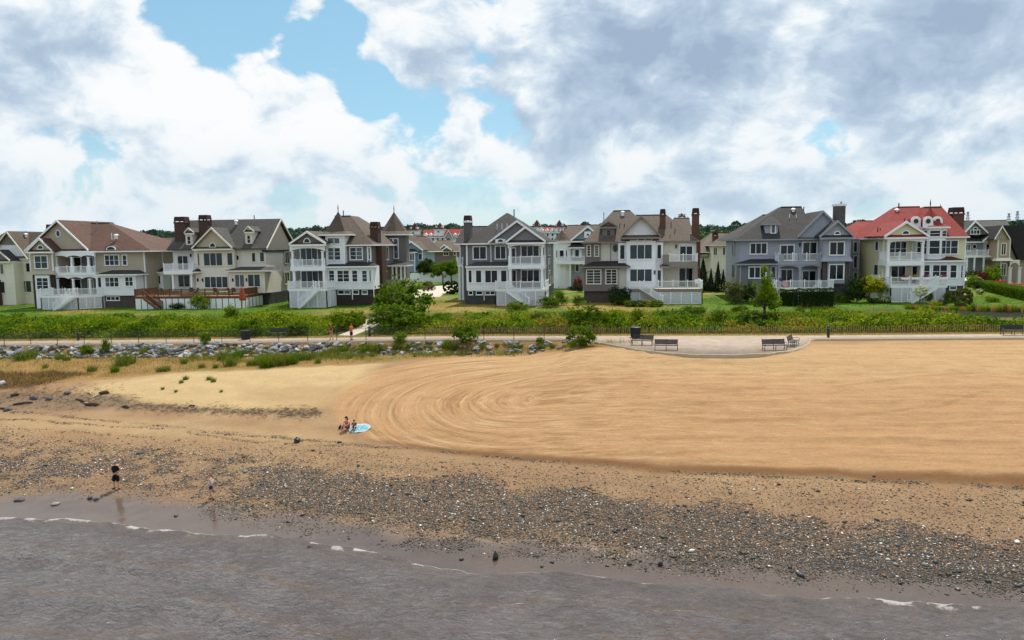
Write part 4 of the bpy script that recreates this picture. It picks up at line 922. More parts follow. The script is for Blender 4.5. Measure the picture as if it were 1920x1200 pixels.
# --- house 5: cream and taupe, white centre bay
h = House('beach_house', 'cream and taupe house with tall white central bay and two red-brown chimneys', 1040, 380, at(1200, 570, 106), group=ROW, trim=TAUPE)
h.wall(312, 398, 660, 1010, 105.6, 13, SD_CREAM); h.wall(308, 405, 468, 640, 105.4, 2, SD_TAUPE, 'shingle_panel'); h.wall(650, 392, 1108, 1010, 104.6, 12, WHITE, 'bay_wall', False); h.wall(735, 394, 1030, 1000, 103.8, 3, WHITE, 'bay_front', False)
h.wall(1100, 392, 1452, 1010, 106.6, 12, SD_CREAM)
zE = h.Z(398, 104.8, 600)
h.hip(h.X(290, 104.8), h.X(1105, 104.8), 104.6, 120, zE, h.Z(80, 112, 680), h.X(600, 112), h.X(770, 112), 112, 113.5, roofm=SH_TAN)
h.hip(h.X(760, 106), h.X(1476, 106), 105.9, 120, h.Z(390, 105.9, 1250), h.Z(124, 112.6, 980), h.X(830, 112.6), h.X(1140, 112.6), roofm=SH_TAN, name='wing_roof')
h.gable(680, 1082, 352, 885, 140, 102.9, 9, SD_WHITE, SH_TAN, oh=.7); h.wall(770, 362, 1000, 400, 103.75, 1.5, SD_WHITE, 'transom_panel', False)
for a, b in ((778, 835), (855, 912), (932, 988)): h.win(a, 372, b, 384, 103.75, 1, tw=.05, sill=False, g=2)
h.win(668, 432, 716, 578, 104.6, 1, g=2, trim=WHITE); h.win(770, 430, 994, 576, 103.8, 3, g=1, trim=WHITE); h.win(1048, 430, 1090, 572, 104.6, 1, g=2, trim=WHITE)
h.win(770, 680, 994, 808, 103.8, 3, g=1, trim=WHITE); h.win(1050, 690, 1088, 858, 104.6, 1, g=1, trim=WHITE, name='patio_door')
h.win(333, 438, 364, 545, 105.4, 1, 4, trim=CREAMT); h.win(410, 438, 448, 546, 105.4, 1, 4, trim=CREAMT); h.arc_win(600, 432, 638, 500, 105.6, True); h.spout(572, 405, 600, 105.6)
h.wall(290, 655, 648, 905, 103.7, 4, SD_TAUPE, 'sunroom_wall'); h.pent(258, 592, 772, 652, 105.8, 103.1, SH_DARK, hipl=.8); h.wall(640, 668, 740, 880, 104.2, 3, SD_CREAM, corner=False)
h.win(328, 688, 470, 828, 103.7, 2, 5, trim=CREAMT, g=1); h.win(526, 684, 634, 828, 103.7, 2, 5, trim=CREAMT, g=0)
h.wall(300, 900, 770, 1030, 104.1, 4, STONEB, 'foundation', False)
h.win(1280, 445, 1408, 600, 106.6, 2, g=2, trim=WHITE, name='balcony_door'); h.win(1272, 668, 1410, 860, 106.6, 2, g=2, name='patio_door', trim=WHITE); h.wall(1268, 416, 1416, 434, 106.5, .3, WHITE, 'door_header', False)
bx0, bx1 = h.X(1112, 103.8), h.X(1462, 103.8); zf = h.Z(610, 103.8); h.mk('balcony_floor', MB().box(bx0, bx1, 103.7, 106.7, zf - .7, zf), TAUPE); h.rail([(h.X(1172, 103.8), 103.85, zf), (bx1 - .06, 103.85, zf), (bx1 - .06, 106.5, zf)], WHITE)
h.mk('balcony_side_wall', MB().box(bx0, h.X(1170, 103.8), 103.75, 106.6, zf + .004, zf + 1), TAUPE); h.col(h.X(1438, 104), 104, h.Z(880, 104), zf - .7, .6, TAUPE, 1)
h.pent(1082, 608, 1172, 648, 104.6, 103.2, SH_DARK, name='door_hood')
h.chimney(1080, 64, 1136, 109, 1.3, BRKR, d=420); h.mk('chimney', MB().box(h.X(1440, 107.5), h.X(1488, 107.5), 107.5, 109.6, h.gz - .5, h.Z(390, 107.5, 1450)), BRKR); h.chimney(1414, 54, 1480, 107.8, 1.5, BRKR, d=400)
h.dormer(488, 612, 246, 372, 550, 192, 105.7, 5, SD_TAUPE, SH_TAN, (532, 280, 574, 340)); h.roofvent(695, 100, 110.8); h.pipe(503, 98, 180, 109, .07)
for zx, zy in ((665, 215), (712, 215), (1190, 195), (1230, 262)): h.pipe(zx, zy, zy + 25, 108, .06, BLACKP)
for zx, zy, Yl in ((1024, 712, 103.8), (1242, 448, 106.6)): q = h.P(zx, zy, Yl - .1); h.mk('wall_lamp', MB().tube([(q.x, q.y, q.z - .28), (q.x, q.y, q.z - .2), (q.x, q.y, q.z + .18), (q.x, q.y, q.z + .26)], [.05, .1, .13, .03], 6), BLACKP)
dz = h.Z(880, 100, 1150); dp = [(h.X(766, 100), 104.5), (h.X(766, 100), 100), (h.X(1512, 100), 100), (h.X(1512, 100), 106.5)]
h.deck(dp, dz, TAUPE, band=.42); h.rail([(p[0], p[1], dz) for p in dp], WHITE)
h.stairs(h.X(872, 99), dz, h.X(1108, 99), h.gz + .2, 98.75, 99.95, TAUPE, WHITE)

# --- house 6: lavender grey
h = House('beach_house', 'lavender-grey house with charcoal roof, broad stone chimney and a tall clipped hedge before its deck', 1330, 370, at(1480, 570, 106), group=ROW, trim=BLUEG)
h.wall(296, 420, 1140, 1010, 106, 12, SD_LAV); xl = h.X(296, 106)
h.hip(h.X(255, 105.3), h.X(1120, 105.3), 105.2, 119.5, h.Z(425, 105.2, 700), h.Z(98, 112.5, 815), h.X(712, 112.5), h.X(920, 112.5), 112, 113.5, roofm=SH_CHAR)
h.hip(h.X(215, 108), h.X(760, 108), 107, 122, h.Z(425, 107, 400), h.Z(176, 114, 600), h.X(540, 114), h.X(700, 114), roofm=SH_CHAR, name='wing_roof')
h.gable(905, 1425, 408, 1165, 146, 105.0, 9, SD_LAV, SH_CHAR, pent=False); h.gable(1132, 1476, 408, 1316, 248, 102.5, 7, SD_LAV, SH_CHAR); h.arc_win(1284, 352, 1332, 376, 102.87, trim=WHITE)
cx0, cx1 = h.X(1300, 107.5, 100), h.X(1394, 107.5, 100); ct = h.Z(66, 107.5, 1345); ch = h.mk('chimney', MB().box(cx0, cx1, 107.5, 109.2, h.Z(380, 107.5, 1345), ct - .3), STONEG); h.mk('chimney_cap', MB().box(cx0 - .12, cx1 + .12, 107.38, 109.32, ct - .298, ct), WHITE, ch); h.pipe(1348, 44, 70, 108.4, .14)
h.wall(572, 268, 700, 392, 106.4, 5, SD_LAV, 'dormer_wall', False); h.hip(h.X(545, 106.2), h.X(722, 106.2), 106, 112, h.Z(268, 106, 630), h.Z(195, 108.5, 630), h.X(625, 108.5), h.X(640, 108.5), 108, 112, roofm=SH_CHAR, name='dormer_roof'); h.win(634, 280, 672, 366, 106.4, 1, trim=WHITE)
h.win(420, 470, 586, 578, 106, 3, g=2, trim=WHITE); h.win(728, 490, 862, 640, 106, 2, g=0, trim=WHITE, name='balcony_door'); h.win(956, 460, 1096, 640, 106, 2, g=2, trim=WHITE, name='balcony_door')
bx0, bx1 = h.X(700, 104), h.X(1148, 104); zf = h.Z(655, 104); h.mk('balcony_floor', MB().box(bx0, bx1, 103.8, 106.1, zf - .45, zf), BLUEG)
h.rail([(bx0 + .1, 106, zf), (bx0 + .1, 104, zf), (bx1 - .1, 104, zf)], WHITE, post=2.0)
for zx in (735, 935, 1120): h.mk('pedestal', MB().box(h.X(zx - 25, 104), h.X(zx + 25, 104), 103.84, 104.2, zf + .004, zf + 1), BLUEG)
h.arch(bx0, bx1, h.Z(728, 104), zf - .45, h.Z(700, 104), 103.9, .25, 2)
for zx in (715, 930, 1125): h.col(h.X(zx, 104.1), 104.1, h.Z(930, 104.1), h.Z(722, 104.1), .36)
h.win(732, 740, 846, 920, 106, 2, g=2, trim=WHITE, name='patio_door'); h.win(952, 752, 1086, 920, 106, 2, g=0, trim=WHITE, name='patio_door')
h.wall(312, 682, 692, 960, 104, 3, SD_SLATE, 'sunroom_wall'); h.pent(292, 630, 702, 678, 106.1, 103.5, SH_DARK, hipl=.8, hipr=.05); h.win(408, 714, 576, 824, 104, 3, g=2, trim=WHITE); h.win(632, 712, 672, 820, 104, 1, g=2, trim=BLUEG)
h.wall(1165, 412, 1442, 645, 103.2, 5, SD_LAV, 'bay_wall'); h.skirt(1165, 1442, 655, 103.2, .28, .6, SD_LAV); h.wall(1160, 655, 1430, 900, 103.6, 5, STONEB, 'bay_wall', False); h.wall(1210, 658, 1385, 880, 103.45, 1, SD_LAV, 'bay_panel', False)
h.win(1232, 458, 1376, 588, 103.2, 2, g=2, trim=WHITE); h.win(1228, 690, 1370, 838, 103.45, 2, g=2, trim=WHITE, rows=1); h.wall(1150, 880, 1440, 1010, 103.7, 5, STONE, 'foundation', False)
for a, b in ((474, 588), (690, 820)): h.winm(109.2, 111.0, h.Z(b, 110, 230), h.Z(a, 110, 230), xl - .005, 1, side=-1, g=1)
h.wall(1425, 425, 1530, 1000, 111, 8, SD_SLATE, 'wing_wall')
for a, b in ((458, 560), (600, 722), (768, 860)): h.win(1476, a, 1510, b, 111, 1, trim=BLUEG, g=2)
h.roofvent(858, 125, 111); h.pipe(966, 96, 130, 112, .08)
for zx in (820, 890): h.pipe(zx, 170, 195, 109.5, .05, WHITE)
q = h.P(926, 485, 105.9); h.mk('wall_lamp', MB().tube([(q.x, q.y, q.z - .28), (q.x, q.y, q.z - .2), (q.x, q.y, q.z + .18), (q.x, q.y, q.z + .26)], [.05, .1, .13, .03], 6), BLACKP)
dz = h.Z(932, 101, 900); dp = [(h.X(692, 101), 104), (h.X(692, 101), 101), (h.X(1275, 101), 101), (h.X(1275, 101), 103.4)]
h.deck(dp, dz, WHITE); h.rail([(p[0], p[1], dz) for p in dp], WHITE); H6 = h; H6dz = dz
h.stairs(h.X(1140, 100.3), dz, h.X(1020, 100.3), h.gz + .2, 99.8, 100.9, WHITE)

# --- house 7: pale yellow, red roof
h = House('beach_house', 'pale yellow house with red shingle roof, white turret and three round dormer windows', 1600, 370, at(1720, 565, 104), group=ROW)
h.wall(296, 408, 905, 1020, 104.5, 13, SD_YEL); xl = h.X(296, 104.5); h.wall(885, 395, 1142, 1000, 103.8, 10, SD_YEL); xr = h.X(1142, 103.8)
h.mk('rear_wall', MB().box(xl - .008, xl + 3, 104.7, 117, h.gz - .4, h.Z(412, 105, 200)), SD_YEL)
zE = h.Z(410, 104, 500)
h.hip(xl - .6, h.X(960, 104), 103.9, 119, zE, h.Z(98, 111.5, 500), h.X(420, 111.5), h.X(640, 111.5), 111, 112.5, roofm=SH_RED)
h.hip(h.X(640, 103.4), h.X(1172, 103.4), 103.2, 116, h.Z(400, 103.2, 1000), h.Z(98, 109.5, 800), h.X(690, 109.5), h.X(870, 109.5), 109.2, 110, roofm=SH_RED, name='wing_roof')
h.hip(h.X(-120, 116), h.X(330, 116), 114, 126, h.Z(415, 114, 60), h.Z(238, 119, 120), h.X(60, 119), h.X(300, 119), roofm=SH_RED, name='rear_roof'); h.wall(-60, 412, 200, 900, 114.6, 8, SD_YEL, 'rear_wall', False)
h.gable(322, 772, 405, 546, 254, 101.0, 8, SD_YEL, SH_RED); h.arc_win(503, 345, 568, 374, 101.37)
xa, xb = h.X(340, 101.5), h.X(722, 101.5)
h.arch(xa, xb, h.Z(470, 101.4), h.Z(418, 101.4), h.Z(440, 101.4), 101.4); h.mk('balcony_floor', MB().box(xa, xb, 101.3, 104.6, h.Z(695, 101.4), h.Z(644, 101.4)), WHITE)
for zx in (354, 704):
    h.col(h.X(zx, 101.6), 101.6, h.Z(644, 101.6), h.Z(466, 101.6), .32); h.col(h.X(zx, 101.6), 101.6, h.Z(900, 101.6), h.Z(695, 101.6), .4)
zf = h.Z(642, 101.6); h.rail([(xa + .1, 104.3, zf), (xa + .1, 101.5, zf), (xb - .1, 101.5, zf)], post=1.5)
h.win(370, 452, 540, 600, 104.5, 3, 2, g=2); h.win(606, 472, 662, 640, 104.5, 1, g=2, name='balcony_door'); h.win(385, 705, 530, 860, 104.5, 2, g=2); h.win(600, 705, 660, 890, 104.5, 1, g=2, name='patio_door')
tcx = h.X(795, 103.3); tz = h.Z(300, 102.5, 790)
h.turret(tcx, 104.2, 1.95, h.Z(640, 102.4, 790), tz, h.Z(94, 105, 705) - .2, SD_WHITE, SH_RED, 8, 1.2)
yt = 104.2 - 1.95 * math.cos(math.pi / 8); hw = 1.95 * math.sin(math.pi / 8)
for a, b in ((340, 402), (442, 582)): h.winm(tcx - hw + .12, tcx + hw - .12, h.Z(b, yt, 755), h.Z(a, yt, 755), yt, 1, 2, tw=.08)
for sx in (-1, 1):
    for a, b in ((340, 402), (442, 582)):
        cxm, cym = tcx + sx * 1.95 * math.cos(math.pi / 8) * math.sin(math.pi / 4), 104.2 - 1.95 * math.cos(math.pi / 8) * math.cos(math.pi / 4)
        o = h.winm(-hw + .14, hw - .14, h.Z(b, yt, 755) - h.gz, h.Z(a, yt, 755) - h.gz, 0, 1, 2, tw=.07)
        R_ = Matrix.Translation((cxm - h.o.location.x, cym - h.o.location.y, 0)) @ Matrix.Rotation(sx * math.pi / 4, 4, 'Z')
        Tm = R_ @ Matrix.Translation(h.o.location)       # panes were stored relative to the house base
        for ob in [o] + list(o.children): ob.data.transform(Tm)
for zx, yy in ((640, 102.7), (765, 102.2), (862, 102.9)):
    q = h.P(zx, 245, yy); m_ = MB(); N = 14
    pts = [(q.x + .54 * math.cos(math.pi * i / N), q.z + .05 + .54 * math.sin(math.pi * i / N)) for i in range(N + 1)] + [(q.x - .54, q.z - .75), (q.x + .54, q.z - .75)]
    m_.prism([(x, 0, z) for x, z in pts], (0, yy + .12, 0), (0, yy + 1.3, 0)); h.mk('round_dormer', m_, SH_RED, fixn=True); h.mk('dormer_face', MB().prism([(q.x + (x - q.x) * 1.12, 0, q.z + (z - q.z) * 1.1) for x, z in pts], (0, yy, 0), (0, yy + .118, 0)), WHITE, fixn=True)
    h.arc_win(zx - 25, 219, zx + 25, 269, yy, True, trim=CREAMT, tw=.06)
h.mk('finial', MB().tube([(h.X(870, 109.5), 109.5, h.Z(100, 109.5, 870) - .1), (h.X(870, 109.5), 109.5, h.Z(66, 109.5, 870))], [.07, .02], 6), DARKM)
h.win(922, 442, 1066, 578, 103.8, 2, 2); h.wall(712, 645, 1134, 905, 102.4, 3, SD_WHITE, 'sunroom_wall'); h.pent(720, 602, 1152, 645, 103.9, 101.9, SH_DRED, hipl=.6)
for a, b, n in ((716, 780, 1), (810, 957, 2), (990, 1054, 1), (1098, 1118, 1)): h.win(a, 692, b, 824, 102.4, n, 2)
h.wall(700, 900, 1132, 1020, 102.6, 3, STONEB, 'foundation', False); h.win(985, 912, 1050, 945, 102.6, 1, tw=.06); h.spout(1142, 640, 940, 102.3)
h.chimney(1024, 100, 1140, 107.5, 1.7, BRKR, d=420); h.pipe(466, 60, 130, 111, .1); h.roofvent(445, 130, 110)
for zx, zy in ((190, 300), (215, 305), (318, 310), (462, 205)): h.pipe(zx + 60, zy + 10, zy + 35, 106.2, .06, BLACKP)
for a, b, ya, yb in ((450, 545, 106, 107.2), (690, 795, 105.8, 107.4)): h.winm(ya, yb, h.Z(b, 106, 250), h.Z(a, 106, 250), xl - .012, 1, side=-1, g=1)
dz = h.Z(898, 99, 600); dp = [(h.X(275, 101.5), 104.4), (h.X(275, 101.5), 101.6), (h.X(395, 99), 99), (h.X(968, 99), 99), (h.X(968, 99), 102.4)]
h.deck(dp, dz); h.rail([(p[0], p[1], dz) for p in dp]); H7 = h; H7dz = dz
h.stairs(h.X(868, 98), dz, h.X(600, 98), h.gz + .1, 97.75, 98.95)

# ------------------------------------------------------------------ houses in the second row and the red-roofed hotel
K2 = 1636 / 150.0
# left neighbour
h = House('neighbour_house', 'beige house with brown gable pediment standing left of the red-brown roofed house', 0, 380, at(20, 570, 113), trim=CREAMT)
h.wall(-330, 585, 335, 1010, 114, 9, SD_CREAM); h.gable(-150, 285, 590, 65, 300, 113.2, 9, SD_WHITE, SH_TAN, oh=.6, pent=False); h.mk('gable_wall', MB().prism([(h.X(-50, 113.6), 0, h.Z(430, 113.6, 60)), (h.X(185, 113.6), 0, h.Z(430, 113.6, 60)), (h.X(66, 113.6), 0, h.Z(325, 113.6, 60))], (0, 113.65, 0), (0, 113.9, 0)), SD_TAUPE, fixn=True)
h.mk('roof', MB().prism([(0, 113.5, h.Z(565, 113.5, 200)), (0, 118, h.Z(303, 118, 250)), (0, 123, h.Z(565, 113.5, 200))], (h.X(60, 118), 0, 0), (h.X(470, 118), 0, 0)), SH_TAN, fixn=True)
h.gable(-160, 100, 600, -20, 490, 111.6, 5, SD_TAUPE, SH_SLATE); h.wall(-330, 600, 150, 1010, 112, 4, SD_CREAM)
h.win(-30, 628, 38, 730, 112, 2); h.win(0, 808, 52, 925, 112, 1, name='patio_door'); h.win(268, 618, 308, 708, 114, 1); h.win(210, 800, 322, 915, 114, 2, g=1); h.roofvent(265, 325, 116.5)
h.chimney(-60, 790, -20, 111.4, .8, BRK)
# roof glimpsed between houses 1 and 2
h = House('rear_house', 'white walled house with low grey-brown roof seen in the gap beside the two brown chimneys', 0, 380, at(330, 540, 140))
h.wall(1560, 545, 1900, 1000, 139, 10, SD_WHITE); h.hip(h.X(1440, 138), h.X(2000, 138), 138, 152, h.Z(560, 138, 1700), h.Z(352, 145, 1700), h.X(1540, 145), h.X(1900, 145), roofm=SH_TAN)
h.win(1700, 590, 1740, 640, 139, 2); h.win(1690, 720, 1740, 800, 139, 2)
# blue house
h = House('rear_house', 'blue sided house with white trimmed twin gables and brown roof behind the white fence', 740, 400, at(780, 520, 178), K2)
h.wall(120, 750, 575, 1250, 178, 12, SD_BLUE); h.gable(-20, 430, 740, 200, 430, 178.6, 14, SD_BLUE, SH_TAN, oh=.4, pent=False, rake=.4); h.gable(130, 575, 765, 330, 578, 176.8, 9, SD_BLUE, SH_TAN, oh=.5, pent=False, rake=.4)
h.hip(h.X(180, 182), h.X(720, 182), 181, 196, h.Z(780, 181, 500), h.Z(470, 188, 500), h.X(300, 188), h.X(640, 188), roofm=SH_TAN)
h.pent(150, 725, 430, 790, 177, 175.6, SH_DARK); h.wall(170, 790, 410, 1250, 176, 3, SD_BLUE, 'bay_wall'); h.win(215, 830, 405, 960, 176, 4, g=1); h.win(485, 830, 560, 950, 178, 1, g=1)
# grey-brown hipped house
h = House('rear_house', 'low grey-brown house with hipped roof and small double gable behind the round street trees', 740, 400, at(830, 500, 215), K2)
h.wall(800, 765, 1270, 1100, 215, 12, SD_TAUPE); h.hip(h.X(660, 214), h.X(1420, 214), 213.5, 232, h.Z(775, 213.5, 1000), h.Z(548, 222, 1000), h.X(860, 222), h.X(1120, 222), roofm=SH_TAN)
h.gable(885, 1165, 762, 1012, 648, 212.6, 8, SD_TAUPE, SH_TAN, pent=False, rake=.4); h.gable(965, 1165, 760, 1062, 690, 212.0, 8, SD_SLATE, SH_TAN, pent=False, rake=.35)
h.win(1000, 798, 1102, 858, 215, 2); h.win(1208, 792, 1248, 855, 215, 1)
# blue-grey Victorian with turret
h = House('rear_house', 'blue-grey house with conical turret and long white balcony between the slate and tan roofed houses', 990, 400, at(1075, 515, 140), K2)
h.wall(560, 560, 1280, 1400, 141, 12, SD_LAV); h.hip(h.X(700, 142), h.X(1560, 142), 141, 160, h.Z(700, 141, 1000), h.Z(240, 151, 1000), h.X(810, 151), h.X(1450, 151), roofm=SH_TAN)
h.gable(870, 1560, 560, 1222, 262, 139.5, 10, SD_BLUE, SH_TAN, oh=.5, pent=True, rake=.5); h.wall(1150, 370, 1290, 500, 139.7, 1, WHITE, 'arch_panel', False); h.win(1200, 415, 1250, 460, 139.7, 1, g=2)
tx = h.X(690, 139.5); h.turret(tx, 140.4, 1.75, h.gz, h.Z(575, 139, 690), h.Z(335, 140.4, 700), SD_WHITE, SH_TAN, 8, 1.25)
h.pent(800, 600, 1170, 695, 141, 138.9, SH_CHAR)
for a, b in ((575, 602), (645, 732), (775, 805)): h.win(a, 755, b, 905, 138.7, 1, g=0)
h.win(962, 742, 1045, 900, 140.9, 1); h.wall(905, 740, 955, 905, 140.85, .3, WHITE, 'shutter', False); h.wall(1052, 740, 1100, 905, 140.85, .3, WHITE, 'shutter', False)
zf = h.Z(990, 138); h.mk('balcony_floor', MB().box(h.X(560, 138), h.X(1170, 138), 137.8, 141, zf - .45, zf), WHITE); h.rail([(h.X(640, 138), 138, zf), (h.X(1160, 138), 138, zf)], post=2.4)
for zx in (640, 862, 1140): h.col(h.X(zx, 138.1), 138.1, h.gz, zf - .45, .25)
h.win(690, 1045, 775, 1190, 141, 1, g=2); h.win(970, 1045, 1040, 1190, 141, 1, g=2)
# cream row house with long roofs
h = House('rear_house', 'pale cream house with long sloping tan roof and square brick chimney behind the dark conifers', 1040, 380, at(1345, 530, 135), trim=CREAMT)
h.wall(1480, 560, 1990, 1000, 139, 12, SD_CREAM); h.hip(h.X(1440, 137), h.X(2050, 137), 137, 160, h.Z(500, 137, 1650), h.Z(310, 148, 1700), h.X(1600, 148), h.X(2000, 148), roofm=SH_TAN)
h.hip(h.X(1590, 133), h.X(1990, 133), 133, 143, h.Z(430, 133, 1700), h.Z(310, 138, 1750), h.X(1720, 138), h.X(1900, 138), roofm=SH_TAN, name='wing_roof'); h.wall(1615, 430, 1960, 1000, 133.6, 8, SD_CREAM)
h.win(1620, 462, 1660, 538, 133.6, 2); h.win(1718, 458, 1745, 535, 133.6, 1); h.chimney(1620, 292, 1672, 136, 1.2, BRKR, d=440)
# grey Victorian behind the red roof and pink-tan house at the right edge
h = House('rear_house', 'grey house with arched gable window and white balcony behind the yellow house', 1600, 370, at(1835, 520, 142))
h.wall(1100, 380, 1560, 900, 142, 12, SD_LAV); h.hip(h.X(930, 142), h.X(1640, 142), 141, 160, h.Z(420, 141, 1300), h.Z(236, 150, 1300), h.X(960, 150), h.X(1560, 150), roofm=SH_GREY)
h.gable(1125, 1390, 382, 1250, 245, 139.6, 9, SD_TAUPE, SH_GREY, pent=False, rake=.35); h.gable(1325, 1560, 450, 1440, 360, 139, 7, SD_BEIGE, SH_GREY, pent=False, rake=.35); h.win(1200, 335, 1290, 375, 139.95, 3, tw=.08); h.arc_win(1228, 308, 1268, 330, 139.95)
h.pent(1140, 392, 1370, 452, 142, 139.5, SH_SLATE); h.win(1145, 485, 1195, 550, 142, 2, 2); h.arc_win(1220, 485, 1256, 522, 142, True); h.win(1358, 480, 1465, 555, 141, 3, 2); h.wall(1350, 455, 1480, 640, 141, 3, SD_WHITE)
zf = h.Z(602, 139); h.mk('balcony_floor', MB().box(h.X(1140, 139), h.X(1480, 139), 138.8, 142, zf - .3, zf), WHITE); h.rail([(h.X(1145, 139), 139, zf), (h.X(1380, 139), 139, zf)], post=2.4)
for zx in (1165, 1240, 1335): h.col(h.X(zx, 139.1), 139.1, h.gz, zf - .3, .25)
h = House('rear_house', 'pink-tan house with steep dark brown roof and arched porch beside the red flower bed', 1600, 370, at(1905, 518, 138), trim=CREAMT)
h.wall(1495, 430, 2000, 1000, 138, 10, SD_TANP, corner=False); h.wall(1475, 430, 1605, 640, 136.6, 3, SD_TANP, 'bay_wall'); h.skirt(1475, 1605, 650, 136.6, .4, .5, CREAMT); h.wall(1500, 655, 1600, 900, 137, 3, SD_TANP, 'bay_wall')
h.gable(1448, 1602, 432, 1525, 300, 136.1, 8, SD_TANP, SH_DARK, rake=.3, pent=False); h.mk('roof', MB().prism([(h.X(1530, 137), 0, h.Z(285, 137, 1600)), (h.X(2100, 137), 0, h.Z(285, 137, 1600)), (h.X(2100, 137), 0, h.Z(640, 137, 1700)), (h.X(1700, 137), 0, h.Z(640, 137, 1700))], (0, 137.2, 0), (0, 140, 0)), SH_DARK, fixn=True)
h.win(1514, 472, 1558, 588, 136.6, 2); h.win(1512, 680, 1558, 800, 137, 2)
h.arch(h.X(1605, 136.5), h.X(1705, 136.5), h.Z(720, 136.5, 1650), h.Z(640, 136.5, 1650), h.Z(668, 136.5, 1650), 136.5, .5, 1, CREAMT)
for zx in (1607, 1703): h.col(h.X(zx, 136.7), 136.7, h.gz, h.Z(715, 136.5, 1650), .5, CREAMT)
# the hotel: two wings with corner towers
def hotel(label, towers, rx0, rx1, ry_top, ry_eave, gx, Y):
    h = House('hotel', label, 0, 0, at((rx0 + rx1) / 2, 520, Y), 1.0, group='red roofed hotel wings', cat='hotel')
    h.wall(rx0, ry_eave - .5, rx1, 530, Y, 16, SD_WHITE, corner=False)
    h.hip(h.X(rx0 - 1, Y), h.X(rx1 + 1, Y), Y - 1, Y + 17, h.Z(ry_eave, Y, rx0), h.Z(ry_top, Y + 8, rx0), h.X(rx0 + 1.5, Y + 8), h.X(rx1 - 1.5, Y + 8), roofm=SH_RED, name='roof', fascia=.5)
    for cx, yt, ye, w in towers:
        x = h.X(cx, Y + 3); R_ = w / 2 / (1400 / (Y + 3)) * 1.42
        h.turret(x, Y + 3, R_, h.gz, h.Z(ye, Y, cx), h.Z(yt, Y, cx), SD_WHITE, SH_DRED, 4, 1.18, fin=False, rot=math.pi / 4)
        for dx in (-.45, .45): 
            xx = x + dx * R_; z = h.Z(ye - 3, Y, cx); h.mk('tower_dormer', MB().box(xx - .5, xx + .5, Y + 3 - R_ * .72, Y + 3, z, z + 1.15), WHITE); h.mk('pane', MB().box(xx - .25, xx + .25, Y + 3 - R_ * .72 - .05, Y + 3 - R_ * .72 + .01, z + .25, z + .9), GLS[2])
        h.winm(x - 1, x + .2, h.Z(ye + 6, Y, cx), h.Z(ye + 2.5, Y, cx), Y + 3 - R_ * .72, 1, tw=.15, sill=False)
    for a in gx:
        h.gable(a - 8, a + 8, ry_eave + 2, a, ry_top + 2, Y - 2.5, 9, SD_LAV, SH_RED, oh=.6, pent=False, rake=.8); h.wall(a - 6, ry_eave, a + 6, 530, Y - 1.8, 5, SD_WHITE, corner=False)
        h.win(a - 4, ry_eave + 2, a + 4, ry_eave + 8, Y - 1.8, 3, tw=.15, g=2)
    n = int((rx1 - rx0) / 9)
    for i in range(n):
        x = rx0 + 6 + i * 9
        if all(abs(x - a) > 9 for a in gx):
            h.win(x - 1.6, ry_eave + 2, x + 1.6, ry_eave + 7, Y, 1, tw=.15, sill=False, g=2); h.win(x - 1.6, ry_eave + 10, x + 1.6, ry_eave + 15, Y, 1, tw=.15, sill=False, g=2)
            zd = h.Z(ry_eave - 4, Y + 2, x); xx = h.X(x, Y + 2); h.mk('roof_dormer', MB().prism([(xx - 1, 0, zd - .8), (xx + 1, 0, zd - .8), (xx + 1, 0, zd + .3), (xx, 0, zd + 1.1), (xx - 1, 0, zd + .3)], (0, Y - .1, 0), (0, Y + 5, 0)), WHITE, fixn=True)
    return h
hotel('long white hotel wing with bright red roof and gables beyond the blue house', [(782.5, 416.5, 432.5, 18), (829, 417, 430, 18)], 797, 880, 430, 444.5, (841,), 430)
hotel('lower red hotel roof with two dark red pyramid towers seen over the slate roof', [(1008.5, 411.5, 426, 18), (1050, 412, 427, 18)], 1003, 1062, 426, 436, (), 430)
hotel('single dark red hotel tower peeking over a brown roof between two chimneys', [(1276, 399, 408, 15)], 1262, 1290, 407, 414, (), 430)

# steep rear roof next to the far chimney of the cream house
h = House('rear_house', 'brown roofed house glimpsed behind the outer red-brown chimney of the cream house', 1040, 380, at(1280, 500, 150))
h.wall(1235, 300, 1390, 1000, 150, 8, SD_TAUPE); h.hip(h.X(1200, 149), h.X(1402, 149), 149, 160, h.Z(310, 149, 1300), h.Z(155, 152, 1300), h.X(1222, 152), h.X(1386, 152), roofm=SH_TAN)

# ------------------------------------------------------------------ power pylons on the skyline
for px, yt, lab in ((1815, 397, 'thin steel power pylon nearest the red-brown chimney of the yellow house'), (1892, 400, 'shorter thin steel power pylon of the pair on the right skyline'), (1908, 396, 'taller thin steel power pylon of the pair on the right skyline')):
    b = at(px, 440, 900); t = at(px, yt, 900); z0 = gz(b.x, 900); o = empty('power_pylon', Vector((t.x, 900, z0)), label=lab, category='pylon', group='power pylons on the skyline')
    m_ = MB()
    for sx in (-1, 1):
        for sy in (-1, 1): m_.bar((t.x + sx * 2.4, 900 + sy * 2.4, z0), (t.x + sx * .5, 900 + sy * .5, t.z), .35, .35)
    mk('mast', m_, PIPE, o, kind='stuff')
    for k, w in ((.8, 6), (.9, 5), (.99, 4)): z = z0 + (t.z - z0) * k; mk('cross_arm', MB().box(t.x - w / 2, t.x + w / 2, 899.8, 900.2, z - .3, z + .1), PIPE, o)

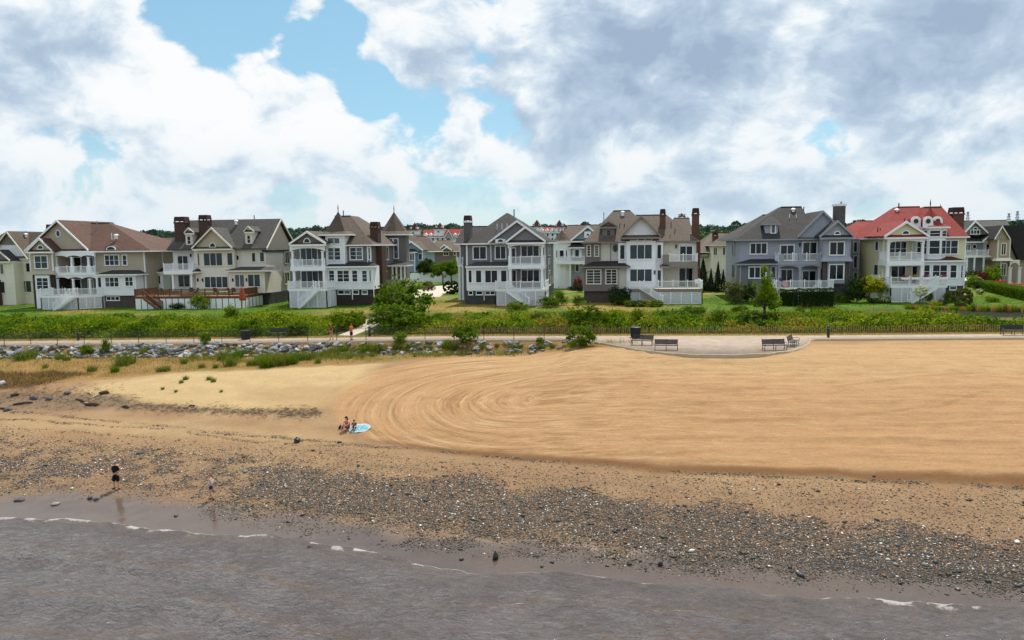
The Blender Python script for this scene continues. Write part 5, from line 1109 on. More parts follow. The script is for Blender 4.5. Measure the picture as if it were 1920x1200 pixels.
# ------------------------------------------------------------------ foliage kit
def leaves(C, N_, size, tone, aspect=.6, rng=RNG):
    """diamond leaves at centres C facing roughly N_"""
    n = len(C); r = rng.normal(size=(n, 3)); nn = N_ + r * .7; nn /= np.linalg.norm(nn, axis=1)[:, None]
    t = np.cross(nn, rng.normal(size=(n, 3))); t /= np.linalg.norm(t, axis=1)[:, None] + 1e-9; b = np.cross(nn, t)
    s_ = (size * rng.uniform(.6, 1.4, n))[:, None]
    V = np.stack([C - t * s_, C - b * s_ * aspect, C + t * s_, C + b * s_ * aspect], 1).reshape(-1, 3)
    F_ = np.arange(4 * n).reshape(n, 4); return V, F_, np.repeat(tone, 4)
def crown_mesh(name, blobs, n, leaf, seed, clump=.28, shell=.75):
    rng = np.random.default_rng(seed); Cs, Ns, Ts = [], [], []
    w = np.array([(b[3] * b[4] * b[5]) ** (2 / 3) for b in blobs]); w /= w.sum()
    for b, k in zip(blobs, (w * n).astype(int)):
        c = np.array(b[:3]); r = np.array(b[3:6]); nc = max(6, k // 28)
        d = rng.normal(size=(nc, 3)); d /= np.linalg.norm(d, axis=1)[:, None]; cc = d * rng.uniform(shell * .7, 1.05, nc)[:, None]; ct = rng.random(nc)
        i = rng.integers(0, nc, k); p_ = cc[i] + rng.normal(size=(k, 3)) * clump * .55
        p_[:, 2] = np.maximum(p_[:, 2], -.98)
        Cs.append(c + p_ * r); nn = p_ + np.array([0, 0, .5]); Ns.append(nn / np.linalg.norm(nn, axis=1)[:, None]); Ts.append(np.clip(ct[i] * .6 + rng.random(k) * .4, 0, 1))
    V, F_, T = leaves(np.concatenate(Cs), np.concatenate(Ns), leaf, np.concatenate(Ts), rng=rng)
    me = np_mesh(name, V, F_); vflt(me, 'tone', T); return me
def branch_mesh(name, h, r, seed, spread=.5, n=7):
    rng = random.Random(seed); m_ = MB(); pts = [(0, 0, -.3), (rng.uniform(-.03, .03) * h, 0, h * .35), (rng.uniform(-.05, .05) * h, rng.uniform(-.05, .05) * h, h * .8)]
    m_.tube(pts, [r * 1.2, r * .8, r * .25], 7)
    for i in range(n):
        a = rng.uniform(0, 6.28); z = h * rng.uniform(.3, .65); L = h * spread * rng.uniform(.5, 1)
        m_.tube([(0, 0, z), (math.cos(a) * L * .5, math.sin(a) * L * .5, z + L * .35), (math.cos(a) * L, math.sin(a) * L, z + L * .6)], [r * .45, r * .3, r * .1], 5)
    me = bpy.data.meshes.new(name); me.from_pydata(m_.v, [], m_.f); me.shade_smooth(); return me
BARK = plain('bark', (.12, .09, .07), .9, .25, 6, .2)
L_MID = leafmat('leaf_mid_green', (.075, .14, .010)); L_DARK = leafmat('leaf_dark_green', (.026, .052, .010), .25); L_BRT = leafmat('leaf_bright_green', (.12, .20, .012), .4)
L_YEL = leafmat('leaf_yellow_green', (.24, .28, .02), .42); L_CON = leafmat('conifer_needles', (.018, .042, .018), .1); L_RED = leafmat('leaf_dark_red', (.13, .028, .03), .3); L_OLV = leafmat('leaf_olive', (.095, .115, .035), .3)
L_WHT = leafmat('white_blossom', (.62, .64, .50), .2, .1, (1, 1, .9)); L_SEA = leafmat('dune_grass_blade', (.12, .16, .04), .35); L_DRY = leafmat('dry_grass_blade', (.34, .215, .075), .3)
rb = lambda k, sd: [(random.Random(sd * 31 + i).uniform(-.45, .45), random.Random(sd * 57 + i).uniform(-.45, .45), random.Random(sd * 91 + i).uniform(.35, .75), *(random.Random(sd * 13 + i).uniform(.33, .55),) * 2, random.Random(sd * 7 + i).uniform(.28, .42)) for i in range(k)]
# unit shrubs: about 1 wide (radius .5..) and 1 tall
SHRUB = [crown_mesh('shrub_foliage', [(0, 0, .45, .55, .55, .5)] + [(x * .8, y * .8, z * .9, a * .6, b * .6, c * .6) for x, y, z, a, b, c in rb(6, sd)], 1900, .042, sd) for sd in (1, 2, 3)]
ROUND = crown_mesh('clipped_foliage', [(0, 0, .5, .5, .5, .5)], 3000, .055, 9, .10, 1.3)
TREE = [crown_mesh('tree_foliage', [(0, 0, .66, .36, .36, .28)] + [(x * .8, y * .8, .24 + z * .75, a * .6, b * .6, c * .6) for x, y, z, a, b, c in rb(11, sd)], 5200, .034, sd + 40) for sd in (1, 2, 3)]
SAPL = crown_mesh('sapling_foliage', [(0, 0, .82, .16, .16, .17), (-.12, .05, .62, .24, .2, .14), (.14, -.04, .55, .26, .2, .15), (.02, .1, .42, .3, .26, .14), (-.22, 0, .38, .2, .2, .1), (.26, .02, .34, .18, .18, .1)], 2600, .026, 77, .35)
TRUNK = [branch_mesh('trunk', .8, .03, k) for k in range(3)]; STEMS = [branch_mesh('stems', .6, .02, 10 + k, .7, 9) for k in range(2)]
def conifer_mesh():
    rng = np.random.default_rng(5); k = 3600; z = rng.random(k) ** 1.4; a = rng.uniform(0, 6.283, k); r = (1 - z) * .30 * np.sqrt(rng.uniform(.35, 1.0, k)) * (1 + .22 * np.sin(a * 5 + z * 30)) + .01
    C = np.stack([np.cos(a) * r, np.sin(a) * r, z * .97 + .03], 1); N_ = np.stack([np.cos(a), np.sin(a), np.full(k, .2)], 1)
    V, F_, T = leaves(C, N_, .028, rng.random(k), .45, rng); me = np_mesh('conifer_foliage', V, F_); vflt(me, 'tone', T); return me
CONI = conifer_mesh()
MESHCACHE = {}
def with_mat(me, mat):
    k = (me.name, mat.name)
    if k not in MESHCACHE: c = me.copy(); c.materials.clear(); c.materials.append(mat); MESHCACHE[k] = c
    return MESHCACHE[k]
def plant(name, label, cat, pos, w, hgt, mesh, mat, stem=None, group=None, rz=None, d=None):
    o = empty(name, Vector(pos), label=label, category=cat)
    if group: o['group'] = group
    o.rotation_euler.z = random.uniform(0, 6.28) if rz is None else rz
    c = link('crown' if stem in TRUNK else 'foliage', with_mat(mesh, mat), None, o); c.scale = (w, d or w, hgt)
    if stem is not None: t = link('trunk' if stem in TRUNK else 'stem', with_mat(stem, BARK), None, o); t.scale = (w if stem in STEMS else hgt, w if stem in STEMS else hgt, hgt)
    return o
def pplant(name, label, cat, px, py, wpx, hpx, mesh, mat, stem=None, group=None, rz=None, Y=None):
    """placed at ground pixel (px, py) with an apparent size in survey pixels turned into metres"""
    g_ = gnd(px, py) if Y is None else None
    if g_ is not None and 555 <= py <= 582 and g_.y > 99.2: Y = 98.4 if px > 1640 else 99.6; py = 570
    g_ = g_ if Y is None else Vector((at(px, py, Y).x, Y, gz(at(px, py, Y).x, Y)))
    dep = (g_ - Vector((0, 0, CAMZ))).dot(FW); k = dep / FP
    return plant(name, label, cat, g_, wpx * k, hpx * k, mesh, mat, stem, group, rz)

# ------------------------------------------------------------------ far wooded ridge: reads as one mass
def woods(name, label, n, y0, y1, top, seed, c, leaf):
    rng = np.random.default_rng(seed); ico = bmesh.new(); bmesh.ops.create_icosphere(ico, subdivisions=1, radius=1)
    iv = np.array([v_.co[:] for v_ in ico.verts]); iff = np.array([[v_.index for v_ in f.verts] for f in ico.faces]); ico.free()
    Y = rng.uniform(y0, y1, n); px = rng.uniform(-250, 2170, n); X = np.array([at(a, 440, b).x for a, b in zip(px, Y)])
    zt = np.array([at(a, t_, b).z for a, t_, b in zip(px, top(px), Y)]) + rng.normal(0, 1.4, n)
    r = rng.uniform(4.0, 7.5, n) * (Y / 700) ** .5
    # each crown: a dark inner mass wrapped in leaf-clump faces
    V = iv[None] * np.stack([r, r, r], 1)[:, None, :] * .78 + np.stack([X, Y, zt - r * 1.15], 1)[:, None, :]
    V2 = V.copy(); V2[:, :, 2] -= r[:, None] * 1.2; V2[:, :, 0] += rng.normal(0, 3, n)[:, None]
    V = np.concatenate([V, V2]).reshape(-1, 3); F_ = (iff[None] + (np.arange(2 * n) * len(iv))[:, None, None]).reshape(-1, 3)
    kl = 130; d = rng.normal(size=(n, kl, 3)); d /= np.linalg.norm(d, axis=2)[..., None]; d[..., 2] = np.abs(d[..., 2]) * 1.2 - .45
    C = np.stack([X, Y, zt - r * 1.1], 1)[:, None, :] + d * r[:, None, None] * rng.uniform(.7, 1.12, (n, kl, 1)) * np.array([1.05, 1.05, .95])
    LV, LF, LT = leaves(C.reshape(-1, 3), d.reshape(-1, 3), leaf, np.repeat(rng.random(n) * .6, kl) + rng.random(n * kl) * .4, .7, rng)
    LF3 = np.concatenate([LF[:, [0, 1, 2]], LF[:, [0, 2, 3]]]) + len(V); me = np_mesh(name, np.concatenate([V, LV]), np.concatenate([F_, LF3]))
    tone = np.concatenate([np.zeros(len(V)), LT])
    vflt(me, 'tone', tone); o = link(name, me, leafmat(name + '_leaf', c, 0.05, .4, (1.1, 1.05, .8)), kind='stuff', label=label, category='woods'); return o
px_r = [-250, 0, 180, 250, 300, 420, 545, 600, 690, 760, 830, 880, 960, 1090, 1180, 1330, 1420, 1560, 1610, 1660, 1800, 1870, 1920, 2170]
py_r = [440, 438, 436, 432, 430, 432, 429, 424, 424, 419, 418, 422, 422, 420, 421, 420, 420, 416, 413, 418, 420, 413, 412, 412]
woods('wooded_ridge', 'dark green wooded ridge along the skyline behind the houses', 1500, 640, 900, lambda p_: np.interp(p_, px_r, py_r) + 1.5, 1, (.058, .105, .080), 1.25)  # distance haze is put into the leaf colour as a bluish cast
woods('near_woods', 'lighter green belt of trees at the foot of the ridge', 900, 470, 600, lambda p_: np.interp(p_, px_r, py_r) + 13, 2, (.075, .135, .034), .75)

# ------------------------------------------------------------------ meadow between promenade and lawns
rng = np.random.default_rng(5)
fpP = [gnd(640, 634), gnd(668, 622), gnd(690, 612), gnd(701, 606), gnd(702, 598)]
def mead_points(n):
    X = rng.uniform(-98, 58, n); Y = rng.uniform(77, 96.5, n)
    yb = yback(X); e = 89.6 + (fbm(X * .13, X * 0, 41) - .5) * 7 + (fbm(X * .8, Y * .8, 43) - .5) * 5 - 2.0 * (X > 27) * (X < 60)
    k = (Y > yb + 2.4) & (Y < e)
    k &= linemask(X, Y, fpP, 2.3, 3, .3) < .15
    k &= polymask(X, Y, GP((585, 636), (720, 636), (705, 598), (690, 596), (660, 612)), .3, 3, .4) < .5
    k &= polymask(X, Y, GP((1712, 580), (1800, 581), (1990, 586), (1990, 597), (1850, 596), (1745, 594)), .3, 71, .3) < .5
    bare_ = polymask(X, Y, GP((1740, 596), (1990, 598), (1990, 612), (1850, 610), (1760, 604)), .6, 72, .8)
    k &= rng.random(n) > bare_ * .85
    return X[k], Y[k], bare_[k]
def mead_h(X, Y, bare_):
    h_ = .18 + 1.15 * np.clip(fbm(X * .3, Y * .42, 51) * 2.3 - .7, 0, 1.3) + .5 * np.clip(fbm(X * .9, Y * .9, 53) * 2 - .5, 0, 1)
    h_ = h_ * np.where(X < -28, 1.25, 1.0)
    yb = yback(X); return h_ * sstep(Y, yb + 2.0, yb + 3.6) * (1 - bare_ * .75) * (1 - .65 * sstep(Y, 84, 90)) + .1
PAL = np.array([(.145, .235, .010), (.26, .295, .013), (.034, .075, .008), (.30, .24, .035), (.33, .18, .07), (.095, .175, .010)])
def mead_cols(X, Y, n):
    a = fbm(X * .16, Y * .25, 57); b = fbm(X * .38, Y * .5, 59, 3); b = .5 + (b - .5) * 1.6; w = np.stack([np.clip(1.3 - np.abs(a - .5) * 5, .1, 2), np.clip((a - .48) * 9, .05, 2), np.clip((.50 - b) * 9, .12, 2.5), np.clip((b - .56) * 9, .02, 2), np.clip((b - .60) * 9, .02, 1.2) * (X > -25) * .6, np.full(n, .8)], 1)
    w = np.where((X < -30)[:, None], w * np.array([1.6, 1.2, 1, .5, .15, 1.5]), w); w /= w.sum(1)[:, None]; c_ = w.cumsum(1); i = (rng.random(n)[:, None] > c_).sum(1).clip(0, 5); return PAL[i] * rng.uniform(.75, 1.3, n)[:, None]
X, Y, B_ = mead_points(420000); n = len(X); H_ = mead_h(X, Y, B_)
kk = rng.random(n) < .55; X, Y, B_, H_ = X[kk], Y[kk], B_[kk], H_[kk]; n = len(X)
Z = ground(X, Y) + H_ * rng.uniform(.25, 1, n) ** .6
V, F_, _ = leaves(np.stack([X, Y, Z], 1), np.tile(np.array([0, -.35, .75]), (n, 1)), .135, np.zeros(n), .55, rng)
Cc = np.repeat(mead_cols(X, Y, n), 4, 0)
me = np_mesh('meadow_weeds', V, F_); vcol(me, 'col', Cc); link('meadow_weeds', me, attrcol('meadow_leaf', .75, .08, .42), kind='stuff', label='lush green weeds and vines covering the bank above the promenade', category='weeds')
def blades(X, Y, Z, hgt, wid, lean, rng):
    n = len(X); a = rng.uniform(0, 6.283, n); t = np.stack([np.cos(a), np.sin(a), a * 0], 1) * (wid * rng.uniform(.6, 1.4, n))[:, None]
    l = rng.normal(size=(n, 2)) * lean * hgt[:, None]; base = np.stack([X, Y, Z], 1); top = base + np.stack([l[:, 0], l[:, 1], hgt], 1)
    V = np.stack([base - t, base + t, top], 1).reshape(-1, 3); return V, np.arange(3 * n).reshape(n, 3)
X, Y, B_ = mead_points(120000); n = len(X); H_ = mead_h(X, Y, B_) * rng.uniform(.7, 1.35, n) * np.where(rng.random(n) < .08, rng.uniform(1.3, 2.1, n), 1); Cb = mead_cols(X, Y, n)
V, F_ = blades(X, Y, ground(X, Y), H_, .022, .3, rng); Cb = np.repeat(Cb, 3, 0)
me = np_mesh('meadow_grass', V, F_); vcol(me, 'col', Cb); link('meadow_grass', me, MATS['meadow_leaf'], kind='stuff', label='tall grass blades standing among the weeds on the bank', category='grass')
# rough lawn blades near the bank edge give the lawn a nap
X = rng.uniform(-98, 58, 90000); Y = rng.uniform(89, 112, 90000); Z = ground(X, Y); k = polymask(X, Y, GP((1712, 580), (1800, 581), (1990, 586), (1990, 597), (1850, 596), (1745, 594)), .3, 71, .3) < .5; X, Y, Z = X[k], Y[k], Z[k]; n = len(X)
gi = np.clip(np.searchsorted(gx, X), 0, len(gx) - 1); gj = np.clip(np.searchsorted(gy, Y), 0, len(gy) - 1); Cl = col.reshape(len(gy), len(gx), 3)[gj, gi] * rng.uniform(.7, 1.25, n)[:, None]
V, F_ = blades(X, Y, Z - .02, rng.uniform(.06, .16, n), .03, .5, rng); me = np_mesh('lawn_grass', V, F_); vcol(me, 'col', np.repeat(Cl, 3, 0)); link('lawn_grass', me, MATS['meadow_leaf'], kind='stuff', label='short patchy lawn grass in front of the houses', category='grass')
# dry grass on the bank below the rubble and along the walk
X = rng.uniform(-95, 2, 150000); Y = rng.uniform(50, 75, 150000); k = polymask(X, Y, GP((-80, 655), (480, 648), (800, 641), (1100, 641), (1150, 650), (1100, 656), (1000, 657), (860, 667), (720, 679), (480, 690), (300, 700), (180, 708), (-80, 735)), .5, 13, .7) > rng.random(150000) ** .5; X, Y = X[k], Y[k]
k = rng.random(len(X)) < np.clip(fbm(X * .5, Y * .5, 64) * 2.4 - .5, .12, 1); X, Y = X[k], Y[k]; n = len(X)
V, F_ = blades(X, Y, ground(X, Y) - .02, rng.uniform(.10, .38, n), .014, .45, rng)
c1 = np.array([(.36, .235, .085), (.27, .17, .055), (.42, .31, .13), (.13, .15, .045)]); Cd = c1[np.minimum(3, (rng.random(n) ** 1.1 * 4).astype(int))] * rng.uniform(.7, 1.2, n)[:, None]
me = np_mesh('dry_grass', V, F_); vcol(me, 'col', np.repeat(Cd, 3, 0)); link('dry_grass', me, MATS['meadow_leaf'], kind='stuff', label='straw coloured dry grass on the sandy bank', category='grass')
X = rng.uniform(-95, 58, 60000); Y = yback(X) + rng.uniform(.05, 2.5, 60000); n = len(X); V, F_ = blades(X, Y, ground(X, Y) - .01, rng.uniform(.05, .22, n), .014, .5, rng); Cd = c1[np.minimum(3, (rng.random(n) * 4).astype(int))] * rng.uniform(.8, 1.2, n)[:, None]
me = np_mesh('verge_grass', V, F_); vcol(me, 'col', np.repeat(Cd, 3, 0)); link('verge_grass', me, MATS['meadow_leaf'], kind='stuff', label='dry verge grass along the back edge of the promenade', category='grass')
# green grass thickening towards the rubble
X = rng.uniform(-95, 2, 150000); Y = yfront(X) - rng.uniform(1.2, 8.5, 150000); n = len(X)
pz = np.interp(X, [-95, -52, -46, -40, -30, -22, -12, -2], [.12, .16, .22, .75, .95, .6, .5, .25]); k = rng.random(n) < pz * np.clip((fbm(X * .45, Y * .7, 66) - .40) * 5, 0, 1) * (1 - sstep(yfront(X) - Y, 2.5, np.interp(X, [-50, -34, -20, -6], [6, 8, 5, 3.5]))); X, Y = X[k], Y[k]; n = len(X)
V, F_ = blades(X, Y, ground(X, Y) - .02, rng.uniform(.25, .75, n), .016, .3, rng); c2 = np.array([(.12, .18, .035), (.08, .13, .03), (.20, .21, .05), (.33, .24, .08)]); Cd = c2[np.minimum(3, (rng.random(n) ** 1.3 * 4).astype(int))] * rng.uniform(.7, 1.2, n)[:, None]
me = np_mesh('bank_grass', V, F_); vcol(me, 'col', np.repeat(Cd, 3, 0)); link('bank_grass', me, MATS['meadow_leaf'], kind='stuff', label='green beach grass growing up to the rubble bank', category='grass')
# dark scrub where the bank is undercut
X = rng.uniform(-75, -40, 30000); Y = rng.uniform(48, 66, 30000); k = polymask(X, Y, GP((-80, 694), (80, 697), (185, 702), (120, 712), (60, 728), (-80, 733)), .4, 14, .7) > .5 + rng.random(30000) * .4; X, Y = X[k], Y[k]; n = len(X)
V, F_ = blades(X, Y, ground(X, Y) - .02, rng.uniform(.1, .5, n), .02, .8, rng); Cd = np.array([(.10, .06, .03), (.19, .105, .04), (.06, .04, .025)])[rng.integers(0, 3, n)]
me = np_mesh('brown_scrub', V, F_); vcol(me, 'col', np.repeat(Cd, 3, 0)); link('brown_scrub', me, MATS['meadow_leaf'], kind='stuff', label='dark brown dead scrub on the undercut bank', category='scrub')

# dune grass tufts
def tuft_mesh(seed, n=170):
    r_ = np.random.default_rng(seed); a = r_.uniform(0, 6.28, n); q = np.sqrt(r_.random(n)) * .32; X, Y = np.cos(a) * q, np.sin(a) * q
    V, F_ = blades(X, Y, np.zeros(n) - .03, r_.uniform(.55, 1.05, n), .016, .28, r_); me = np_mesh('grass_blades', V, F_); vflt(me, 'tone', np.repeat(r_.random(n), 3)); return me
TUFT = [tuft_mesh(k) for k in range(4)]
tufts = [(40, 676, 22), (62, 672, 24), (85, 690, 10), (112, 674, 16), (125, 676, 14), (172, 696, 16), (216, 697, 16), (228, 686, 26), (240, 682, 28), (165, 662, 18), (198, 660, 20), (272, 664, 18), (308, 664, 16), (300, 697, 13), (312, 696, 14), (345, 682, 12), (362, 672, 14), (378, 690, 12), (404, 690, 10), (420, 675, 24), (432, 686, 24), (446, 672, 26), (470, 685, 16), (486, 684, 22), (500, 688, 26), (516, 686, 28), (532, 684, 26), (548, 682, 24), (560, 676, 22), (582, 674, 20), (596, 681, 12), (610, 668, 20), (628, 664, 18), (645, 662, 18), (655, 672, 10), (676, 662, 20), (690, 660, 22), (706, 660, 20), (722, 658, 16), (652, 671, 9), (680, 671, 9), (698, 669, 9), (738, 666, 7), (778, 669, 7), (745, 654, 16), (765, 655, 16), (785, 655, 14), (806, 654, 12), (838, 652, 20), (850, 655, 18), (905, 652, 12), (932, 650, 9), (958, 654, 12), (970, 653, 14), (1012, 651, 12), (1018, 653, 12), (1036, 652, 11), (1075, 650, 12), (1092, 651, 12), (340, 718, 8), (348, 712, 10), (392, 712, 9), (400, 716, 10), (305, 730, 6), (330, 735, 6), (415, 735, 6)]
for i, (px, py, hp) in enumerate(tufts):
    tall = 'tall' if hp >= 20 else ('knee-high' if hp >= 13 else 'small'); hue = 'grey-green' if i % 3 else 'bright green'
    where = ('in the pale sand' if py > 700 else 'on the dry bank before the brown scrub' if px < 260 else 'on the dry bank above the pale sand' if px < 480 else 'in the grass belt left of the raked sand' if px < 620 else 'below the people on the walk' if px < 735 else 'between rubble and raked sand')
    lab = f'{tall} {hue} tuft of dune grass {where}'
    pplant('dune_grass_tuft', lab, 'grass tuft', px, py, hp * 1.5, hp, TUFT[i % 4], L_SEA if i % 3 else L_MID, group=lab)

# ------------------------------------------------------------------ shrubs, hedges and trees, each a thing of its own
P_ = pplant
def bush(label, px, py, w, hh, mat, k=0, name='shrub', cat='shrub', group=None, Y=None): return P_(name, label, cat, px, py, w * 1.02, hh * 1.08, SHRUB[k % 3], mat, STEMS[k % 2], group, Y=Y)
def tree(label, px, py, w, hh, mat, k=0, group=None, Y=None): return P_('tree', label, 'tree', px, py, w, hh, TREE[k % 3], mat, TRUNK[k % 3], group, Y=Y)
bush('tall bright green shrub thicket beside the foot path, its upper half', 752, 600, 92, 82, L_MID, 0); bush('dark leafy shrub at the foot of the tall thicket by the foot path', 735, 620, 78, 52, L_MID, 1); bush('bright shrub at the meadow side of the tall thicket', 778, 618, 52, 36, L_BRT, 2)
bush('low rounded shrub left of the tall thicket on the lawn edge', 706, 588, 24, 20, L_BRT, 1)
bush('big round dark green bush in the meadow beside the end of the fence', 1098, 618, 62, 50, L_MID, 2); bush('smaller leafy bush next to the big round meadow bush', 1146, 616, 34, 38, L_BRT, 0); bush('narrow leafy bush behind the promenade litter bin', 1196, 612, 26, 32, L_MID, 1)
P_('tree', 'slender young tree with airy crown standing in the meadow before the hedge', 'tree', 1434, 604, 80, 102, SAPL, L_BRT, TRUNK[1])
BANKL = ['dark leafy shrub in the weeds behind the left litter bin', 'bright shrub at the bank top before the brown deck corner', 'tall bright shrub left of the woman in maroon', 'bright shrub right behind the woman in maroon', 'low shrub in the weeds behind the fenced walk bench', 'bright low shrub in the weeds below the brown deck middle', 'low green shrub in the weeds behind the left bollard', 'bright low shrub in the weeds below the beige house', 'yellowish low shrub in the weeds below the brown deck stair', 'bright shrub in the weeds behind the middle of the paved bay', 'taller shrub in the weeds left of the slender young tree', 'dark shrub at the foot of the slender young tree', 'low wide shrub at the bank top below the cream house deck', 'low shrub at the bank top left of the slender young tree', 'bright shrub in the weeds behind the right bollard', 'bright shrub in the weeds below the yellow-green tree', 'green shrub in the weeds below the yellow house deck', 'small shrub in the bare strip below the dark mulch bed', 'low shrub in the weeds behind the fence-side shrub', 'bright low shrub in the weeds below the purple-grey house stair', 'olive shrub in the weeds left of the big round bush', 'bright low shrub in the weeds right of the tall thicket']
for i, (px, py, w, hh, m_) in enumerate(((470, 630, 42, 38, L_MID), (432, 598, 26, 26, L_BRT), (640, 618, 40, 38, L_BRT), (668, 612, 34, 34, L_BRT), (560, 628, 46, 26, L_MID), (350, 625, 40, 24, L_BRT), (180, 628, 44, 24, L_MID), (90, 630, 50, 22, L_BRT), (270, 618, 46, 20, L_YEL), (1260, 612, 30, 24, L_BRT), (1345, 612, 34, 34, L_MID), (1420, 612, 60, 26, L_DARK), (1300, 590, 44, 18, L_MID), (1390, 588, 30, 16, L_MID), (1580, 612, 44, 22, L_BRT), (1640, 608, 46, 24, L_BRT), (1700, 612, 40, 24, L_MID), (1830, 612, 28, 14, L_MID), (880, 616, 36, 18, L_MID), (960, 610, 40, 18, L_BRT), (1010, 606, 30, 22, L_OLV), (830, 600, 34, 16, L_BRT))):
    bush(BANKL[i], px, py, w, hh, m_, i, group='shrubs among the bank weeds')
for i, (px, py, w, hh, lab) in enumerate(((872, 644, 46, 40, 'leafy shrub leaning through the chain-link fence beside the raked sand'), (1086, 650, 50, 42, 'tangled shrub at the end of the chain-link fence'), (750, 644, 24, 22, 'small shrub on the rubble beside the fence post'), (386, 648, 18, 26, 'thin green seedling rising before the fence over the rubble'), (200, 660, 14, 26, 'leafy weed standing on the grey rubble'), (164, 664, 22, 20, 'low green weed spreading over the grey rubble'), (1012, 645, 14, 14, 'tiny shrub between fence and raked sand'))):
    bush(lab, px, py, w, hh, (L_MID, L_MID, L_BRT)[i % 3], i)
for i, (px, py, w, hh, lab, m_) in enumerate(((378, 577, 34, 30, 'bright shrub in front of the white skirting of the brown deck', L_BRT), (330, 574, 26, 12, 'low dark shrub against the white skirting of the brown deck', L_DARK), (1032, 576, 40, 22, 'leafy shrub beside the white lattice of the purple-grey house', L_MID), (968, 580, 36, 16, 'low weeds at the foot of the purple-grey house stair', L_BRT), (1048, 566, 28, 30, 'tall shrub at the corner of the purple-grey house', L_MID), (1050, 540, 24, 40, 'bright tall shrub in the side yard of the purple-grey house', L_BRT), (1160, 563, 40, 38, 'dark spreading evergreen under the white bay of the cream house', L_CON), (1086, 548, 18, 16, 'small dark shrub left of the cream and taupe house', L_DARK), (1082, 560, 18, 20, 'brownish shrub at the corner of the cream and taupe house', L_OLV), (1088, 535, 14, 14, 'dark clipped shrub in the side yard beside the cream and taupe house', L_DARK),
        (1378, 563, 46, 44, 'large rounded shrub at the left corner of the lavender-grey house', L_OLV), (1403, 560, 26, 42, 'dark tall shrub against the lavender-grey house sunroom', L_DARK), (1580, 567, 30, 18, 'low rounded shrub at the end of the tall hedge', L_MID), (1606, 562, 42, 50, 'dark shrub between the lavender and yellow houses', L_DARK), (1345, 535, 22, 26, 'rounded shrub beside the drive of the lavender house', L_OLV), (1345, 546, 22, 10, 'low shrub along the drive of the lavender house', L_MID))):
    bush(lab, px, py, w, hh, m_, i)
tree('small yellow-green tree between the lavender and yellow houses', 1630, 556, 56, 50, L_YEL, 0)
for px, py, w, hh, lab in ((1653, 562, 30, 15, 'white flowering hydrangea beside the lattice corner of the yellow house'), (1634, 560, 16, 8, 'small white hydrangea under the yellow-green tree'), (1837, 552, 16, 10, 'white hydrangea in front of the long clipped hedge'), (1782, 566, 12, 11, 'small white hydrangea beside the round topiary')):
    o = bush(lab, px, py, w, hh, L_MID, 1, 'hydrangea'); c = link('blossom', with_mat(SHRUB[2], L_WHT), None, o); c.scale = (w * .062, w * .062, hh * .070); c.location.z = .12
o = P_('flowering_tree', 'small standard tree with ball of white blossom beside the yellow house stair', 'tree', 1725, 572, 20, 25, ROUND, L_WHT, None); o.children[0].location.z = 1.1; o.children[0].scale = (1.5, 1.5, 1.2); o.children[0].name = 'crown'; c = link('trunk', with_mat(TRUNK[0], BARK), None, o); c.scale = (2, 2, 2.1)
P_('topiary', 'clipped round olive-green topiary ball beside the yellow house', 'shrub', 1803, 574, 34, 33, ROUND, L_OLV); P_('topiary', 'clipped round bright green bush beside the cream house deck stair', 'shrub', 1167, 564, 27, 22, ROUND, L_BRT); P_('topiary', 'large dark rounded bush at the drive corner of the purple-grey house', 'shrub', 846, 551, 30, 24, ROUND, L_DARK)
for i, (px, w) in enumerate(((1180, 22), (1196, 24), (1212, 24), (1228, 26))): P_('clipped_bush', 'low clipped mound in the green and yellow row before the cream house deck', 'shrub', px + 2, 575, w, 12, ROUND, (L_BRT, L_MID, L_YEL, L_BRT)[i], group='clipped mounds before the cream house deck')
def hedge(label, a, b, width, hgt, mat, name='hedge'):
    """clipped hedge between two ground points"""
    r_ = np.random.default_rng(int(abs(a.x) * 10)); d = b - a; d.z = 0; L = d.length; n = int(L * 900); u = r_.random(n); f = r_.integers(0, 3, n)
    s_ = np.where(f == 0, -.5, np.where(f == 1, .5, r_.uniform(-.5, .5, n))); z = np.where(f == 2, 1, r_.random(n)); nrm = np.stack([np.zeros(n), np.where(f == 2, 0, np.sign(s_)), np.where(f == 2, 1, .2)], 1)
    bump = (fbm(u * L * 1.3, z * 2, 3) - .5) * .35
    loc = np.stack([u * L - L / 2, s_ * width * (1 + bump), z * hgt * (1 + bump * .4)], 1) + r_.normal(0, .05, (n, 3)); V, F_, T = leaves(loc, nrm, .075, r_.random(n), .6, r_)
    me = np_mesh('foliage', V, F_); vflt(me, 'tone', T); c = (a + b) / 2; o = empty(name, Vector((c.x, c.y, gz(c.x, c.y))), label=label, category='hedge'); o.rotation_euler.z = math.atan2(d.y, d.x)
    link('foliage', me, mat, o); core = MB().box(-L / 2 + .15, L / 2 - .15, -width * .38, width * .38, 0, hgt * .86)
    mm = bpy.data.meshes.new('hedge_core'); mm.from_pydata(core.v, [], core.f); link('hedge_core', mm, L_CON, o); return o
for k_, a, b, hh in (('tall clipped dark green hedge before the lavender-grey house deck', (1497, 575), (1562, 574), 2.1), ('lower clipped hedge behind the slender young tree', (1462, 572), (1496, 573), 1.9)):
    hedge(k_, gnd(*a), gnd(*b), 1.5, hh, L_DARK)
hedge('long clipped hedge running diagonally up the right lawn', gnd(1836, 541), gnd(1990, 588), 1.6, 1.3, L_MID); hedge('dark hedge beside the left neighbour house', gnd(-40, 566), gnd(62, 566), 1.2, 1.1, L_DARK)
